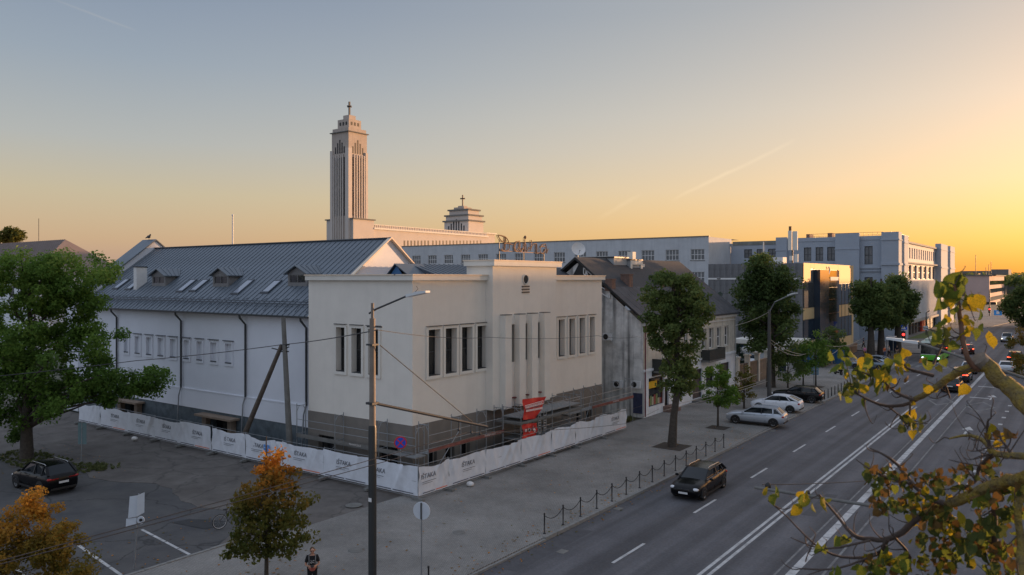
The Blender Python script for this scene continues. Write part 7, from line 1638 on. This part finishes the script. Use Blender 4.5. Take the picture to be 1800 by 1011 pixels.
# leaves
def lmat(n, c, c2, tr=.45):
    m = bpy.data.materials.new(n); m.use_nodes = True; t = m.node_tree; t.nodes.clear(); o = N(t, 'ShaderNodeOutputMaterial'); cc = N(t, 'ShaderNodeTexCoord'); nz = N(t, 'ShaderNodeTexNoise'); nz.inputs['Scale'].default_value = 22; nz.inputs['Detail'].default_value = 4
    oi = N(t, 'ShaderNodeObjectInfo'); ad = N(t, 'ShaderNodeVectorMath', operation='ADD'); t.links.new(cc.outputs['Object'], ad.inputs[0]); t.links.new(oi.outputs['Random'], ad.inputs[1]); t.links.new(ad.outputs[0], nz.inputs['Vector'])
    r = N(t, 'ShaderNodeMapRange'); r.inputs[1].default_value = .4; r.inputs[2].default_value = .62; t.links.new(nz.outputs[0], r.inputs[0]); mx = N(t, 'ShaderNodeMix', data_type='RGBA'); mx.inputs[6].default_value = (*c, 1); mx.inputs[7].default_value = (*c2, 1); t.links.new(r.outputs[0], mx.inputs[0])
    d = N(t, 'ShaderNodeBsdfPrincipled'); d.inputs['Roughness'].default_value = .7; d.inputs['Specular IOR Level'].default_value = .12; tl = N(t, 'ShaderNodeBsdfTranslucent'); ms_ = N(t, 'ShaderNodeMixShader'); ms_.inputs[0].default_value = tr
    t.links.new(mx.outputs[2], d.inputs['Base Color']); t.links.new(mx.outputs[2], tl.inputs[0]); t.links.new(d.outputs[0], ms_.inputs[1]); t.links.new(tl.outputs[0], ms_.inputs[2]); t.links.new(ms_.outputs[0], o.inputs[0]); return m
LM = {'g': lmat('lime_leaf_green', (.07, .12, .03), (.22, .24, .03)), 'y': lmat('lime_leaf_yellow', (.42, .30, .02), (.16, .17, .02)), 'b': lmat('lime_leaf_brown', (.17, .085, .03), (.12, .09, .03), .3), 'd': lmat('lime_leaf_dark', (.045, .08, .025), (.11, .11, .03), .35)}
def leafmesh(k, m):
    rg = random.Random(k); out_ = [(0, 0), (.16, -.07), (.34, -.02), (.45, .12), (.50, .30), (.46, .50), (.37, .68), (.22, .86), (.09, .97), (0, 1.12)]; fold = rg.uniform(.2, .9); curl = rg.uniform(-1.1, .9); wv = rg.uniform(.03, .09); vs = []; fs = []
    for x, y in out_: vs.append((0, y * .96 + .03, curl * y * y * .35))
    n = len(out_)
    for s_ in (-1, 1):
        for x, y in out_: vs.append((s_ * x, y, abs(x) * fold * (1 - .5 * abs(x)) + curl * y * y * .35 + rg.uniform(-wv, wv)))
    for i in range(n - 1):
        for j, s_ in ((1, -1), (2, 1)): f = (i, i + 1, j * n + i + 1, j * n + i); fs.append(f if s_ > 0 else f[::-1])
    mb_ = MB().add(vs, fs, 0, True); mb_.tube([(0, .03, 0), (0, -.2, .03), (.04, -.42, .1)], .012, 4); return mb_.mesh('leaf', m)
LMS = {k: [leafmesh(i * 5 + ord(k), m) for i in range(7)] for k, m in LM.items()}
clus = [  # px, py, rx, ry, depth, n, size m, kinds
    (1695, 530, 38, 45, 3.2, 15, .105, 'ygyygd'), (1665, 515, 18, 20, 3.2, 5, .12, 'gg'), (1710, 585, 26, 20, 3.2, 6, .09, 'yyg'), (1665, 590, 26, 28, 3.25, 9, .085, 'yggdy'), (1740, 600, 12, 10, 3.2, 2, .085, 'yg'),
    (1640, 645, 30, 18, 3.3, 5, .07, 'gbd'), (1580, 635, 28, 20, 3.35, 8, .085, 'ygy'), (1500, 645, 50, 20, 3.45, 14, .085, 'ygygy'), (1540, 670, 28, 25, 3.4, 9, .095, 'ggdy'), (1510, 680, 38, 25, 3.4, 10, .09, 'ggdg'), (1575, 670, 20, 18, 3.4, 6, .06, 'bby'),
    (1637, 688, 12, 12, 3.3, 2, .085, 'y'), (1590, 745, 32, 20, 3.3, 9, .08, 'gdyy'), (1695, 680, 16, 12, 3.3, 2, .08, 'y'), (1610, 715, 8, 8, 3.3, 1, .07, 'y'),
    (1350, 872, 14, 6, 3.3, 3, .075, 'yg'), (1425, 880, 26, 16, 3.2, 7, .075, 'yyg'), (1440, 965, 10, 8, 3.2, 2, .075, 'g'), (1480, 945, 12, 10, 3.15, 3, .075, 'dg'),
    (1560, 835, 45, 20, 3.1, 14, .07, 'bbdg'), (1620, 840, 40, 16, 3.1, 12, .065, 'bdb'), (1570, 880, 40, 28, 3.1, 18, .075, 'dgbbg'), (1630, 890, 50, 25, 3.0, 18, .07, 'bbdyd'), (1655, 930, 45, 30, 3.0, 18, .08, 'dgdyb'), (1690, 825, 20, 12, 2.9, 3, .065, 'b'),
    (1765, 765, 30, 14, 2.8, 10, .065, 'bbyb'), (1745, 830, 22, 20, 2.9, 6, .06, 'bd'), (1690, 850, 28, 18, 2.9, 6, .06, 'bdg'), (1780, 870, 30, 40, 2.8, 12, .08, 'gdyg'), (1730, 885, 30, 15, 2.85, 5, .09, 'yg'), (1740, 940, 60, 40, 2.9, 26, .085, 'gdgdyb'), (1560, 990, 50, 25, 3.0, 16, .085, 'gdgy'), (1650, 985, 60, 28, 3.0, 20, .075, 'gydb'), (1615, 950, 14, 14, 3.0, 3, .08, 'y'), (1770, 985, 40, 30, 2.8, 14, .08, 'bdgb'), (1480, 1005, 25, 8, 3.0, 3, .07, 'g')]
NL = 0
for (cx_, cy_, rx_, ry_, dp, n_, sz_, kk) in clus:
    low_ = cy_ > 780 and cx_ > 1530
    for _ in range(int(n_ * (3.3 if low_ else 1.3))):
        a = rg.random() * 2 * pi; k = sqrt(rg.random()); p = AT(cx_ + rx_ * k * cos(a), cy_ + ry_ * k * sin(a), dp + rg.uniform(-.15, .15)); key = (kk + 'bd' if low_ else kk)[rg.randrange(len(kk) + (2 if low_ else 0))]; s_ = sz_ * rg.uniform(.5, 1.0) * (.7 if key == 'b' else .85) * (.66 if low_ else .8)
        put('leaf', LMS[key][rg.randrange(7)], fl, p - FLO, (rg.uniform(1.2, 2.6) + (pi if rg.random() < .6 else 0), rg.uniform(-.9, .9), TH + rg.uniform(-1.3, 1.3)), (s_, s_, s_)); NL += 1
print('leaves', NL, 'objects', len(bpy.data.objects))
bpy.data.objects.remove(bpy.data.objects['_none']) if '_none' in bpy.data.objects else None
